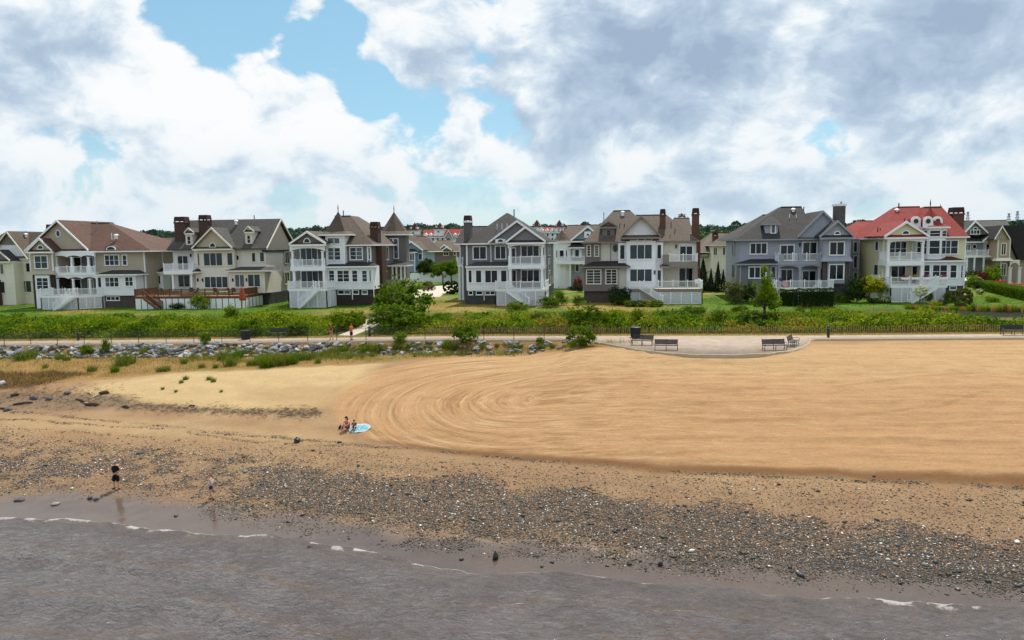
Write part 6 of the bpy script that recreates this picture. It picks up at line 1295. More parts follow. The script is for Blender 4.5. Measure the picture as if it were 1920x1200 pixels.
# ornamental grasses at the edge of the mulch bed
for i in range(24):
    px = 1700 + i * 9.6 + random.uniform(-3, 3); P_('ornamental_grass', 'feathery ornamental grass clump edging the dark mulch bed', 'grass tuft', px, 579 + (px - 1700) * .028, random.uniform(12, 20), random.uniform(10, 17) * (1.3 if px > 1810 else .8), TUFT[i % 4], (L_BRT, L_OLV, L_DRY)[i % 3], group='ornamental grasses on the mulch bed')
for px in (1500, 1528, 1548): P_('ornamental_grass', 'feathery grass clump on the lawn before the tall hedge', 'grass tuft', px, 585, 22, 14, TUFT[px % 4], L_OLV, group='grass clumps before the tall hedge')
for px in (664, 679, 694): P_('ornamental_grass', 'olive fountain grass clump beside the top of the foot path', 'grass tuft', px, 607, 17, 16, TUFT[px % 4], L_OLV, group='fountain grasses by the foot path')
# second-row planting
for px, py, w, hh, m_, k, Y, lab in ((800, 520, 40, 44, L_DARK, 0, 172, 'dark round tree behind the white fence'), (830, 523, 44, 46, L_MID, 1, 160, 'round street tree with bare trunk in front of the white fence'), (847, 520, 36, 42, L_MID, 2, 168, 'round street tree close to the purple-grey house chimney'), (862, 480, 20, 24, L_BRT, 0, 240, 'bright tree top behind the purple-grey house chimney'), (766, 508, 30, 22, L_DARK, 1, 172, 'low dark tree at the left end of the white fence')):
    tree(lab, px, py, w, hh, m_, k, Y=Y)
for px, w, hh, lab in ((1318, 30, 62, 'tall dark conifer against the outer red-brown chimney'), (1333, 17, 44, 'narrow dark conifer second from the red-brown chimney'), (1346, 20, 56, 'tall narrow dark conifer third from the red-brown chimney'), (1356, 16, 42, 'short narrow dark conifer beside the lavender house')):
    P_('conifer', lab, 'tree', px, 532, w * 1.5, hh, CONI, L_CON, TRUNK[0], Y=124)
tree('bright tree on the far street left of the two brown chimneys', 268, 462, 52, 34, L_BRT, 1, Y=230); tree('lower bright tree between the red-brown roof and the far ridge', 300, 462, 46, 32, L_BRT, 2, Y=240); tree('round green tree behind the cream house with two chimneys', 325, 462, 44, 28, L_MID, 0, Y=235)
for i, (px, py, w, hh, m_, Y, lab) in enumerate(((765, 530, 24, 14, L_DARK, 150, 'dark shrub by the porch steps of the turreted house'), (790, 535, 14, 9, L_OLV, 140, 'first brownish round shrub beside the concrete drive'), (799, 536, 14, 8, L_OLV, 138, 'middle brownish round shrub beside the concrete drive'), (809, 535, 14, 10, L_RED, 138, 'reddish round shrub beside the concrete drive'), (803, 529, 18, 12, L_MID, 150, 'green shrub behind the brownish round shrubs'), (1083, 520, 18, 26, L_RED, 132, 'dark red leaved shrub before the blue-grey turreted house'), (1075, 522, 20, 9, L_DARK, 132, 'low dark hedge shrub under the blue-grey house porch'), (1822, 520, 24, 24, L_BRT, 128, 'bright shrub beside the parked white car'), (1842, 514, 26, 26, L_RED, 134, 'dark red leaved shrub behind the parked white car'), (1862, 512, 30, 40, L_BRT, 134, 'bright leafy tree-like shrub beside the pink-tan house'), (1830, 508, 40, 26, L_DARK, 137, 'dark shrub mass under the white rear balcony'), (1838, 543, 26, 18, L_DARK, None, 'dark shrub between round topiary and long hedge'), (1858, 557, 22, 12, L_BRT, None, 'low bright shrub below the long hedge'), (1870, 560, 16, 8, L_YEL, None, 'yellow shrub below the long hedge'), (1755, 572, 24, 8, L_YEL, None, 'low yellow-green plant before the yellow house stair'), (1768, 572, 18, 12, L_DARK, None, 'dark plant under the yellow house deck'), (1740, 560, 12, 26, L_MID, None, 'thin climbing plant on the yellow house lattice'), (1776, 560, 12, 22, L_MID, None, 'second climbing plant on the yellow house lattice'))):
    bush(lab, px, py, w, hh, m_, i, Y=Y)
# lawn rise with red flower bed at the right
fl = crown_mesh('blossoms', [(0, 0, .3, .5, .5, .5)], 700, .05, 301); L_FLR = leafmat('red_petals', (.62, .02, .02), .1, .2, (1, 1, 1)); L_FLM = leafmat('mixed_petals', (.5, .25, .22), .1, .4, (1.2, 1.0, .6))
for i in range(7):
    pt = at(1838 + i * 7, 523, 126); plant('flower_clump', 'mass of bright red flowers before the pink-tan house', 'flowers', (pt.x, 126, gz(pt.x, 126) + .25), .9, 1.0, fl, L_FLR, group='red flower bed')
for i in range(5):
    pt = at(1893 + i * 8, 527, 123); plant('flower_clump', 'mixed pink and yellow flowers in front of the red flower bed', 'flowers', (pt.x, 123, gz(pt.x, 123) + .2), .9, .8, fl, L_FLM, group='mixed flower bed')

# ------------------------------------------------------------------ rubble bank below the promenade
def stone_mesh(seed, sub=1, flat=.62, rough=.22):
    bm_ = bmesh.new(); bmesh.ops.create_icosphere(bm_, subdivisions=sub, radius=.5); r_ = random.Random(seed)
    for v_ in bm_.verts: v_.co *= 1 + r_.uniform(-rough, rough); v_.co.z *= flat; v_.co.x *= 1.15
    me = bpy.data.meshes.new('stone'); bm_.to_mesh(me); bm_.free(); return me
ROCKM = []
for nm, c_ in (('rubble_light', (.36, .36, .36)), ('rubble_mid', (.20, .205, .215)), ('rubble_dark', (.085, .088, .095)), ('rubble_warm', (.27, .24, .21))): ROCKM.append(plain(nm, c_, .85, .3, 3.5, .25, bump=.5))
STN = [stone_mesh(k, 1, .62, .3) for k in range(7)]
cand = []
rr_ = random.Random(4)
for i in range(1250):
    X = rr_.uniform(-72, -1.5); u = rr_.random(); Y = float(yfront(X)) - .12 - u * 2.25; s_ = rr_.uniform(.35, .85) * (1.25 if rr_.random() < .12 else 1)
    if rr_.random() < (.25 if X < -30 else .6 if X < -18 else .82): continue
    cand.append((s_, X, Y, i))
cand.sort(reverse=True)
rub = empty('rubble_bank', Vector((-35, 72, gz(-35, 72))), label='long bank of loose grey rubble stones below the fenced promenade', category='stone bank')
rest = MB()
for j, (s_, X, Y, i) in enumerate(cand):
    z = gz(X, Y) + s_ * .12; me_ = STN[i % 7]
    if j < 300:
        c = link('stone', with_mat(me_, ROCKM[rr_.choice((0, 0, 1, 1, 2, 3))]), None, rub); c.location = Vector((X, Y, z)) - rub.location; c.scale = (s_, s_ * rr_.uniform(.7, 1), s_ * rr_.uniform(.6, 1.0)); c.rotation_euler = (rr_.uniform(-.5, .5), rr_.uniform(-.5, .5), rr_.uniform(0, 6.3))
    else:
        Rm = Matrix.Rotation(rr_.uniform(0, 6.3), 3, 'Z') @ Matrix.Rotation(rr_.uniform(-.6, .6), 3, 'X'); rest.add([Rm @ (v_.co * s_) + Vector((X, Y, z)) for v_ in me_.vertices], [tuple(p.vertices) for p in me_.polygons])
m, G, p = newmat('rubble_mixed'); pos = geo(G); n_ = G.noise(pos, 1.9, 2, .5)
cr_ = G.new('ShaderNodeValToRGB', {0: n_}); cr_.color_ramp.interpolation = 'CONSTANT'; e_ = cr_.color_ramp.elements; e_[0].color = (.09, .093, .1, 1); e_[1].position = .46; e_[1].color = (.22, .22, .23, 1); q_ = e_.new(.56); q_.color = (.37, .36, .35, 1)
put(G, p, Base_Color=G.mix(1, cr_.outputs[0], G.mix(G.noise(pos, 9, 4, .6), (.7, .7, .7), (1.3, 1.3, 1.3)), 'MULTIPLY'), Roughness=.85, Specular_IOR_Level=.25)
mk('small_stones', rest, m, rub, kind='stuff')

# ------------------------------------------------------------------ pebbles, shells and weed on the lower beach
rng = np.random.default_rng(77)
N = 880000; X = rng.uniform(-48, 27, N); Y = np.interp(X, SHX, SHY) + rng.uniform(.2, 17.5, N) * np.interp(X, [-48, -20, 27], [1.15, 1.0, .8])
dense = polymask(X, Y, GP((520, 875), (640, 888), (900, 905), (1200, 938), (1400, 958), (1600, 988), (1990, 1030), (1990, 1100), (1750, 1088), (1600, 1076), (1300, 1050), (1100, 1022), (900, 1003), (700, 985), (560, 955), (430, 930)), .8, 201, 1.3, .35)
left = polymask(X, Y, GP((-60, 812), (200, 832), (420, 850), (640, 872), (640, 970), (520, 958), (400, 938), (200, 912), (-60, 912)), 1.0, 202, 1.2, .35)
leftd = polymask(X, Y, GP((-60, 858), (120, 862), (260, 885), (150, 905), (-60, 910)), .8, 203, 1.2, .35)
sp = polymask(X, Y, GP((-60, 805), (640, 845), (1280, 895), (1990, 915), (1990, 1110), (1300, 1068), (900, 1020), (560, 985), (400, 950), (200, 925), (-60, 920)), .8, 204, 1.0, .35)
fringe = polymask(X, Y, GP((430, 935), (700, 985), (900, 1003), (1300, 1052), (1750, 1090), (1990, 1100), (1990, 1118), (1300, 1078), (900, 1030), (560, 995), (400, 955)), .8, 205, 1.0, .35)
patch = np.clip(fbm(X * .9, Y * 1.6, 210) * 3.2 - 1.0, .08, 1)
patch2 = np.clip(fbm(X * .5, Y * .9, 214) * 3.4 - 1.25, .03, 1)
dn = np.maximum.reduce([dense * (.5 + .5 * patch), left * .5 * patch, leftd * .9 * patch, sp * .08, fringe * .5 * patch2])
tl = np.maximum.reduce([linemask(X, Y, GP(*pl), w_, 18, .3) * k_ for pl, w_, k_ in ((((0, 770), (180, 788), (330, 802), (480, 817), (640, 832), (800, 844), (960, 859), (1280, 887), (1600, 900), (1920, 914)), .3, .35), (((-20, 784), (160, 797), (330, 806), (480, 828), (640, 838)), .25, .3), (((0, 800), (300, 822), (640, 850), (1000, 880), (1400, 910)), .4, .15))])
dn = np.maximum(dn, tl * np.clip(patch2 * 1.5, 0, 1)); dn *= np.clip((Y - np.interp(X, SHX, SHY)) / 1.2, 0, 1)
k = rng.random(N) < dn * 1.3; X, Y = X[k], Y[k]; dense, left, fringe = dense[k], left[k], fringe[k]; n = len(X)
size = .015 + rng.gamma(1.5, .0085, n); size = np.where(rng.random(n) < .015, size * 2.4, size)
oct_v = np.array([(1, 0, 0), (0, 1, 0), (-1, 0, 0), (0, -1, 0), (0, 0, .55), (0, 0, -.4)], float); oct_f = np.array([(0, 1, 4), (1, 2, 4), (2, 3, 4), (3, 0, 4), (1, 0, 5), (2, 1, 5), (3, 2, 5), (0, 3, 5)])
a = rng.uniform(0, 6.28, n); ca, sa = np.cos(a), np.sin(a); sx = size * rng.uniform(.8, 1.6, n); sy = size * rng.uniform(.6, 1.1, n); szz = size * rng.uniform(.5, 1.1, n)
P0 = oct_v[None] * (1 + (rng.random((n, 6, 1)) - .5) * .4); lx = P0[..., 0] * sx[:, None]; ly = P0[..., 1] * sy[:, None]; lz = P0[..., 2] * szz[:, None]
gi = np.clip(np.searchsorted(gx, X) - 1, 0, len(gx) - 2); gj = np.clip(np.searchsorted(gy, Y) - 1, 0, len(gy) - 2); ZG = Zt.reshape(len(gy), len(gx)); fx = (X - gx[gi]) / (gx[gi + 1] - gx[gi]); fy_ = (Y - gy[gj]) / (gy[gj + 1] - gy[gj])
Zg = (ZG[gj, gi] * (1 - fx) + ZG[gj, gi + 1] * fx) * (1 - fy_) + (ZG[gj + 1, gi] * (1 - fx) + ZG[gj + 1, gi + 1] * fx) * fy_
V = np.stack([lx * ca[:, None] - ly * sa[:, None] + X[:, None], lx * sa[:, None] + ly * ca[:, None] + Y[:, None], lz + (Zg + size * .2)[:, None]], -1).reshape(-1, 3)
F_ = (oct_f[None] + (np.arange(n) * 6)[:, None, None]).reshape(-1, 3)
pal = np.array([(.050, .056, .062), (.085, .092, .098), (.17, .085, .042), (.26, .165, .09), (.045, .052, .026), (.17, .155, .13), (.78, .74, .66)])
w = np.tile(np.array([.30, .17, .19, .12, .07, .10, .05]), (n, 1)); w[:, 4] += fringe * .8; w[:, 6] += .02 * left; w /= w.sum(1)[:, None]
ci = (rng.random(n)[:, None] > w.cumsum(1)).sum(1).clip(0, 6); Cc = np.repeat(pal[ci] * rng.uniform(.7, 1.3, n)[:, None], 6, 0)
me = np_mesh('pebbles', V, F_); vcol(me, 'col', Cc); link('pebbles', me, attrcol('pebble', .6, .3), kind='stuff', label='dark pebbles, shells and weed scattered along the lower beach', category='pebbles')
# drift litter: twigs and reed along the wrack line and tide lines
tw = MB(); rr_ = random.Random(8)
wr = [p_ for p_ in GP((0, 745), (60, 742), (120, 745), (190, 748), (260, 762), (340, 768), (430, 772), (520, 774), (590, 776))]
for i in range(1500):
    j = rr_.randrange(len(wr) - 1); q = wr[j].lerp(wr[j + 1], rr_.random()); sp_ = 1.5 if j < 3 else .55
    x, y = q.x + rr_.gauss(0, .5), q.y + rr_.gauss(0, sp_); z = gz(x, y) + .05; a_ = rr_.gauss(0, .7); L = rr_.uniform(.08, .5)
    tw.bar((x, y, z + rr_.uniform(-.02, .06)), (x + math.cos(a_) * L, y + math.sin(a_) * L, z + rr_.uniform(-.03, .1)), .018, .018)
mk('drift_litter', tw, plain('drift_reed', (.16, .12, .085), .9, .6, 9, .1), kind='stuff', label='grey-brown reeds and twigs washed up along the old tide line', category='driftwood')
DRIFT = [plain('driftwood_dark', (.085, .055, .04), .9, .35, 6, .15), plain('driftwood_pale', (.40, .33, .25), .9, .25, 6, .15)]
for i, (a_, b_, r_, m_, lab) in enumerate((((143, 750), (160, 756), .09, 0, 'dark forked driftwood branch lying in the wrack'), ((170, 748), (190, 740), .07, 1, 'pale straight driftwood stick leaning out of the wrack'), ((186, 741), (204, 739), .16, 0, 'thick dark driftwood stump at the end of the wrack'), ((161, 762), (185, 762), .16, 0, 'short thick brown driftwood log on the sand'), ((163, 737), (171, 741), .05, 1, 'small pale driftwood stick above the stump'), ((158, 756), (172, 760), .06, 1, 'thin pale driftwood stick beside the brown log'), ((20, 745), (36, 742), .14, 0, 'dark driftwood clump among the reeds'), ((-6, 767), (22, 769), .07, 0, 'long thin brown driftwood pole on the lower sand'), ((230, 764), (242, 766), .10, 0, 'small dark driftwood piece in the pebble line'), ((25, 760), (62, 756), .09, 0, 'dark driftwood branch under the reeds'), ((355, 762), (366, 762), .06, 0, 'little dark driftwood chip in the pale sand'))):
    A_, B2 = gnd(*a_), gnd(*b_); A_.z += r_ * .8; B2.z += r_ * .9; mid = (A_ + B2) / 2 + Vector((random.uniform(-.1, .1), random.uniform(-.12, .12), .06))
    mk('driftwood', MB().tube([A_, A_.lerp(mid, .6), mid, mid.lerp(B2, .6), B2], [r_ * .8, r_, r_ * .9, r_ * .95, r_ * .5], 7), DRIFT[m_], None, True, label=lab, category='driftwood')
# single rocks
BSTN = [stone_mesh(20 + k, 2, .75, .16) for k in range(3)]
WETR = plain('wet_black_rock', (.016, .017, .016), .35, .4, 5, .5, bump=.4)
for i, (px, py, w, hh, mm, lab) in enumerate(((557, 829, 11, 11, WETR, 'black block-shaped rock alone on the upper tide line'), (929, 1048, 12, 19, WETR, 'pointed black rock standing in the shallows'), (169, 935, 10, 7, ROCKM[2], 'rounded grey-brown rock at the water edge'), (180, 937, 8, 5, ROCKM[2], 'smaller rounded rock next to the grey-brown one'), (581, 1028, 13, 6, WETR, 'flat black rock in the swash foam'), (1238, 1060, 8, 9, WETR, 'small black rock at the weed fringe below the pebbles'), (1180, 1058, 10, 6, WETR, 'low weedy black rock beside the small one'), (36, 937, 20, 4, ROCKM[2], 'flat dark weed-covered stone in the wet sand'), (104, 946, 13, 5, ROCKM[3], 'reddish flat stone in the wet sand'), (460, 885, 10, 5, ROCKM[1], 'flat grey stone above the pebbles'), (262, 851, 10, 5, ROCKM[2], 'dark flat stone on the tan sand behind the man in black'), (4, 722, 14, 10, ROCKM[0], 'pale boulder at the end of the brown scrub'), (64, 749, 14, 9, ROCKM[2], 'blue-grey boulder in the driftwood wrack'), (92, 750, 12, 7, ROCKM[2], 'second blue-grey boulder in the driftwood wrack'), (127, 738, 13, 6, ROCKM[2], 'flat dark boulder above the driftwood wrack'), (15, 770, 13, 7, ROCKM[2], 'dark rock at the end of the driftwood pole'), (330, 968, 8, 5, WETR, 'small dark rock in the swash between the two walkers'), (1733, 1060, 9, 6, ROCKM[3], 'rounded orange-tan stone among the dark pebbles'), (1688, 1094, 8, 6, WETR, 'lone dark pebble rock in the wet sand'), (1796, 1106, 9, 5, WETR, 'small dark rock near the right foam edge'), (1016, 1063, 6, 4, WETR, 'small dark rock right of the pointed one'), (672, 874, 6, 5, ROCKM[2], 'single dark stone on the bare tan sand'), (865, 1050, 8, 5, WETR, 'low black rock left of the pointed rock'))):
    g_ = gnd(px, py); g_.z = max(g_.z, -.05); k_ = (g_ - Vector((0, 0, CAMZ))).dot(FW) / FP
    if i == 1: o = mk('rock', MB().add([(0, 0, 0)], []), mm, label=lab, category='rock'); bpy.data.objects.remove(o); me_ = stone_mesh(99, 2, 1.0, .12); [setattr(v_, 'co', Vector((v_.co.x * (1 - max(0, v_.co.z) * 1.5), v_.co.y * (1 - max(0, v_.co.z) * 1.5), v_.co.z))) for v_ in me_.vertices]
    else: me_ = BSTN[i % 3]
    o = link('rock', with_mat(me_, mm), None, None, label=lab, category='rock'); o.location = g_ + Vector((0, 0, hh * k_ * .3)); o.scale = (w * k_, w * k_ * .9, hh * k_ * 1.15 / (.75 if i != 1 else 1)); o.rotation_euler.z = i * 1.3

# ------------------------------------------------------------------ fences
X0 = -108.0; fz = lambda X: float(zpath(X)) + .13
fo_ = empty('chain_link_fence', Vector((-36, float(yfront(-36)) + .15, fz(-36))), label='low dark chain-link fence along the seaward edge of the promenade', category='fence')
xs = np.arange(-105, -2.2, 3.15); FH = 1.32
fy = lambda X: float(yfront(X)) + .42
for a_, b_ in zip(xs[:-1], xs[1:]):
    mk('top_rail', MB().tube([(a_, fy(a_), fz(a_) + FH), (b_, fy(b_), fz(b_) + FH)], .022, 6), DARKM, fo_)
for X in xs: mk('post', MB().tube([(X, fy(X), fz(X) - .02), (X, fy(X), fz(X) + FH + .05)], .034, 7), DARKM, fo_)
wm = MB()
for X in np.arange(-80, xs[-1] - FH, .17):
    for s_ in (0, 1):
        a_, b_ = (X, X + FH) if s_ == 0 else (X + FH, X); a_, b_ = float(a_), float(b_)
        wm.bar((a_, fy(a_) + .01 * s_, fz(a_) + .05), (b_, fy(b_) + .01 * s_, fz(b_) + FH - .02), .006, .006)
mk('wire_mesh', wm, DARKM, fo_, kind='stuff')
SLAT = plain('sand_fence_wood', (.36, .23, .13), .85, .35, 5, .2)
sf = empty('sand_fence', Vector((12, float(yback(12)) + 2.3, gz(12, float(yback(12)) + 2.3))), label='low brown slat sand fence between promenade verge and weedy bank', category='fence')
slm = bpy.data.meshes.new('slat'); b__ = MB().box(-.028, .028, -.008, .008, -.1, .78); slm.from_pydata(b__.v, [], b__.f); slm.materials.append(SLAT)
xs = np.linspace(-21, 54, 352); restm = MB(); rr_ = random.Random(2)
for j, X in enumerate(xs):
    X = float(X); Y = float(yback(X)) + 2.3 + .12 * math.sin(X * .8); z = gz(X, Y)
    if j < 300: c = link('slat', slm, None, sf); c.location = Vector((X, Y, z)) - sf.location; c.rotation_euler = (rr_.uniform(-.1, .1), rr_.uniform(-.09, .09), rr_.uniform(-.3, .3)); c.scale.z = rr_.uniform(.88, 1.08)
    else: restm.box(X - .028, X + .028, Y - .008, Y + .008, z - .1, z + .76)
mk('far_slats', restm, SLAT, sf, kind='stuff')
for hh in (.2, .6):
    mk('binding_wire', MB().tube([(float(X), float(yback(X)) + 2.285 + .12 * math.sin(X * .8), gz(float(X), float(yback(X)) + 2.3) + hh) for X in np.linspace(-21, 54, 60)], .008, 4), DARKM, sf)
wf_ = empty('white_fence', Vector((at(790, 520, 170).x, 170, gz(at(790, 520, 170).x, 170))), label='white panel fence along the far street beside the round trees', category='fence')
xa, xb = at(752, 520, 170).x, at(862, 520, 170).x; nP = 6
for i in range(nP + 1):
    x = xa + (xb - xa) * i / nP; z = gz(x, 170); mk('post', MB().box(x - .09, x + .09, 169.9, 170.1, z - .1, z + 1.95), WHITE, wf_)
    if i < nP: x2 = xa + (xb - xa) * (i + 1) / nP; mk('panel', MB().box(x + .1, x2 - .1, 169.97, 170.03, z + .05, z + 2.3), WHITE, wf_)
ar = empty('garden_arbour', Vector((at(797, 515, 172).x, 172, gz(0, 172))), label='small white timber arbour rising behind the white panel fence', category='arbour')
for dx in (-.9, .9):
    for dy in (0, .8): x = ar.location.x + dx; mk('post', MB().box(x - .06, x + .06, 172 + dy - .06, 172 + dy + .06, ar.location.z, ar.location.z + 2.5), WHITE, ar)
mk('roof_beam', MB().box(ar.location.x - 1.2, ar.location.x + 1.2, 171.8, 173, ar.location.z + 2.5, ar.location.z + 2.75), WHITE, ar)

# ------------------------------------------------------------------ benches, bollards, bins
SLATG = plain('bench_slat', (.028, .030, .034), .55, .2, 5, .4); IRON = plain('bench_iron', (.03, .022, .02), .5, .2, 5, .4)
def bench_at(pos, rz, label, L=2.05, group=None):
    o = empty('park_bench', Vector(pos), label=label, category='bench'); o.rotation_euler.z = rz
    if group: o['group'] = group
    def part(nm, mb, mat): me = bpy.data.meshes.new(nm); me.from_pydata(mb.v, [], mb.f); link(nm, me, mat, o)
    for i in range(5): y = -.30 + i * .115; part('seat_slat', MB().box(-L / 2, L / 2, y - .045, y + .045, .43, .46), SLATG)
    for i in range(5): z = .54 + i * .088; y = .24 + i * .028; part('back_slat', MB().box(-L / 2, L / 2, y - .012, y + .012, z - .041, z + .041), SLATG)
    for x in (-L / 2 + .04, 0, L / 2 - .04):
        m_ = MB(); m_.tube([(x, -.32, 0), (x, -.27, .2), (x, -.31, .42)], [.035, .024, .03], 6); m_.tube([(x, .27, 0), (x, .19, .22), (x, .2, .43), (x, .29, .66), (x, .38, .98)], [.035, .026, .03, .026, .022], 6); m_.bar((x, -.32, .42), (x, .22, .42), .045, .035); m_.bar((x, -.27, .16), (x, .2, .16), .03, .03)
        if x != 0: m_.tube([(x, -.31, .42), (x, -.34, .62), (x, -.2, .67), (x, .27, .63)], .022, 6)
        part('leg_frame', m_, IRON)
    return o
def walkp(px, py):
    q = lev(px, py, 5.43); z = float(zpath(q.x)) + .13; q = lev(px, py, z); return q
bench_at(walkp(1204, 647), rad(-16), 'dark slatted bench angled on the paved bay beside the litter bin'); bench_at(walkp(1249, 656.5), rad(-3), 'dark slatted bench facing the sea on the bay edge, next to the angled one'); bench_at(walkp(1452, 656.5), rad(12), 'dark slatted bench at the far curve of the paved bay'); bench_at(walkp(1487, 648.5), rad(66), 'dark slatted bench seen end-on at the tip of the paved bay')
bench_at(walkp(519, 632) + Vector((0, .4, 0)), rad(4), 'dark bench beside the fenced walk near the woman in maroon'); bench_at(walkp(1899, 627.5) + Vector((0, 0, 0)), rad(0), 'dark bench behind the straight walk by the slat fence')
LAMP = plain('lamp_lens', (.6, .6, .58), .3, .05, 3, .5)
def bollard(px, py, label):
    q = walkp(px, py); o = empty('bollard_light', q, label=label, category='bollard', group='bollard lights along the promenade'); x, y, z = q
    mk('post', MB().tube([(x, y, z), (x, y, z + .78)], [.13, .13], 12), BLACKP, o); mk('lens', MB().tube([(x, y, z + .78), (x, y, z + .96)], [.10, .10], 12), LAMP, o)
    for k in range(3): mk('louvre', MB().tube([(x, y, z + .80 + k * .06), (x, y, z + .83 + k * .06)], [.145, .12], 12), BLACKP, o)
    mk('cap', MB().tube([(x, y, z + .965), (x, y, z + 1.03), (x, y, z + 1.10), (x, y, z + 1.13)], [.14, .135, .09, .02], 12), BLACKP, o)
for px, py, lab in ((147, 638, 'black bollard light on the left walk before the bright weeds'), (693, 630.5, 'black bollard light at the foot path junction by the man in orange'), (1107, 630, 'black bollard light at the end of the chain-link fence'), (1553, 632, 'black bollard light right of the paved bay')): bollard(px, py, lab)
def bin_(px, py, label, r=.38, hh=1.0):
    q = walkp(px, py); o = empty('litter_bin', q, label=label, category='litter bin'); x, y, z = q; s_ = MB()
    for k in range(20):
        a_ = 2 * math.pi * k / 20; s_.bar((x + math.cos(a_) * r, y + math.sin(a_) * r, z + .08), (x + math.cos(a_) * r * 1.06, y + math.sin(a_) * r * 1.06, z + hh - .08), .07, .03)
    mk('slats', s_, BLACKP, o, kind='stuff'); mk('liner', MB().tube([(x, y, z + .05), (x, y, z + hh - .12)], [r * .9, r * .95], 14), BLACKP, o); mk('base_ring', MB().tube([(x, y, z), (x, y, z + .1)], r * .98, 16), BLACKP, o); mk('rim', MB().tube([(x, y, z + hh - .1), (x, y, z + hh - .02), (x, y, z + hh)], [r * 1.06, r * 1.2, r * 1.1], 16), BLACKP, o)
bin_(1191.5, 632, 'black round litter bin behind the angled bench', .46, 1.05); bin_(461, 636, 'black round litter bin beside the fenced walk near the bench', .46, 1.0)
sg = empty('street_sign', Vector((at(833, 530, 150).x, 150, gz(0, 150))), label='thin grey street sign pole before the white fence', category='sign'); mk('pole', MB().tube([sg.location, sg.location + Vector((0, 0, 2.9))], .04, 6), PIPE, sg); mk('sign_plate', MB().prism([(sg.location.x + .38 * math.cos(math.pi / 8 + k * math.pi / 4), 0, sg.location.z + 2.6 + .38 * math.sin(math.pi / 8 + k * math.pi / 4)) for k in range(8)], (0, 149.93, 0), (0, 149.95, 0)), PIPE, sg, fixn=True)

# ------------------------------------------------------------------ deck furniture, umbrella, flag, flower boxes, car
def chair(pos, rz, label, mat, group=None):
    o = empty('patio_chair', Vector(pos), label=label, category='chair'); o.rotation_euler.z = rz
    if group: o['group'] = group
    def part(nm, mb): me = bpy.data.meshes.new(nm); me.from_pydata(mb.v, [], mb.f); link(nm, me, mat, o)
    part('seat', MB().box(-.27, .27, -.26, .26, .40, .46)); part('backrest', MB().prism([(-.27, .24, .46), (.27, .24, .46), (.25, .38, 1.0), (-.25, .38, 1.0)], (0, 0, 0), (0, .05, 0)))
    for sx in (-.25, .25):
        for sy in (-.23, .23): part('leg', MB().box(sx - .02, sx + .02, sy - .02, sy + .02, 0, .4))
        part('armrest', MB().bar((sx * 1.1, -.25, .66), (sx * 1.1, .3, .66), .05, .03))
for i, (zx, Y, a_) in enumerate(((640, 103.6, .3), (690, 103.3, -.6), (1045, 103.4, 2.6), (1085, 102.8, .8), (360, 102.4, 1.4), (900, 103.0, 3.0))):
    x = H2.X(zx, Y, 870); chair((x, Y, H2dz + .004), a_, 'dark patio chair ' + ('left of the middle deck table', 'right of the middle deck table', 'left of the right deck table', 'right of the right deck table', 'alone on the left half of the brown deck', 'between the two brown deck tables')[i], BLACKP, 'patio chairs on the brown deck')
for zx, Y, lab in ((665, 102.4, 'dark patio table in the middle of the brown deck'), (1010, 102.5, 'dark patio table at the right end of the brown deck')):
    x = H2.X(zx, Y, 870); o = empty('patio_table', Vector((x, Y, H2dz + .004)), label=lab, category='table'); z = H2dz + .004; mk('table_top', MB().tube([(x, Y, z + .70), (x, Y, z + .74)], .62, 18), BLACKP, o)
    for a_ in (0, 1.57, 3.14, 4.71): mk('leg', MB().tube([(x + .5 * math.cos(a_), Y + .5 * math.sin(a_), z), (x + .3 * math.cos(a_), Y + .3 * math.sin(a_), z + .70)], .02, 5), BLACKP, o)
x, Y = H2.X(1150, 99.7), 99.7; o = empty('parasol', Vector((x, Y, gz(x, Y))), label='closed rust-orange parasol at the right corner of the brown deck', category='parasol'); zt, zb = H2.Z(865, Y, 1150), H2.Z(1000, Y, 1150)
ORG = plain('rust_orange_cloth', (.36, .075, .03), .8, .25, 4, .2); cv = MB(); V = []; NN = 12
for z, r in ((zt, .04), (zt - .5, .22), (zt - 1.2, .32), (zb + .25, .36), (zb, .30)):
    V += [(x + r * (1 + .35 * (k % 2)) * math.cos(2 * math.pi * k / NN) + (zt - z) * .03, Y + r * (1 + .35 * (k % 2)) * math.sin(2 * math.pi * k / NN), z) for k in range(NN)]
cv.add(V, [(j * NN + k, j * NN + (k + 1) % NN, (j + 1) * NN + (k + 1) % NN, (j + 1) * NN + k) for j in range(4) for k in range(NN)]); mk('canopy', cv, ORG, o, fixn=True); mk('pole', MB().tube([(x, Y, o.location.z), (x, Y, zt + .2)], .03, 6), WOODL, o)
for i, (zx, lab) in enumerate(((1462, 'white patio chair at the right end of the cream house deck'), (1488, 'second white patio chair at the right end of the cream house deck'))):
    p5 = at(1040 + zx / ZK, 545, 103.2); zz_ = at(1180, 380 + 878 / ZK, 100).z; chair((p5.x, 103.2, zz_ + .004), .4 + i, lab, WHITE)
FLW = [leafmat('box_flowers_' + str(i), c_, .1, .3, (1, 1, 1)) for i, c_ in enumerate(((.45, .06, .08), (.5, .35, .1), (.35, .08, .2)))]
for i, zx in enumerate((530, 632, 745, 920)):
    x0, x1 = H7.X(zx - 40, 98.8, 840), H7.X(zx + 40, 98.8, 840); z = H7dz + .72; o = empty('flower_box', Vector(((x0 + x1) / 2, 98.75, z)), label='white planter box of flowers hung on the yellow house deck rail', category='planter', group='planters on the yellow house rail')
    mk('box', MB().box(x0, x1, 98.62, 98.9, z, z + .26), WHITE, o); c = link('flowers', with_mat(fl, FLW[i % 3]), None, o); c.scale = (x1 - x0, .3, .4); c.location.z = .28
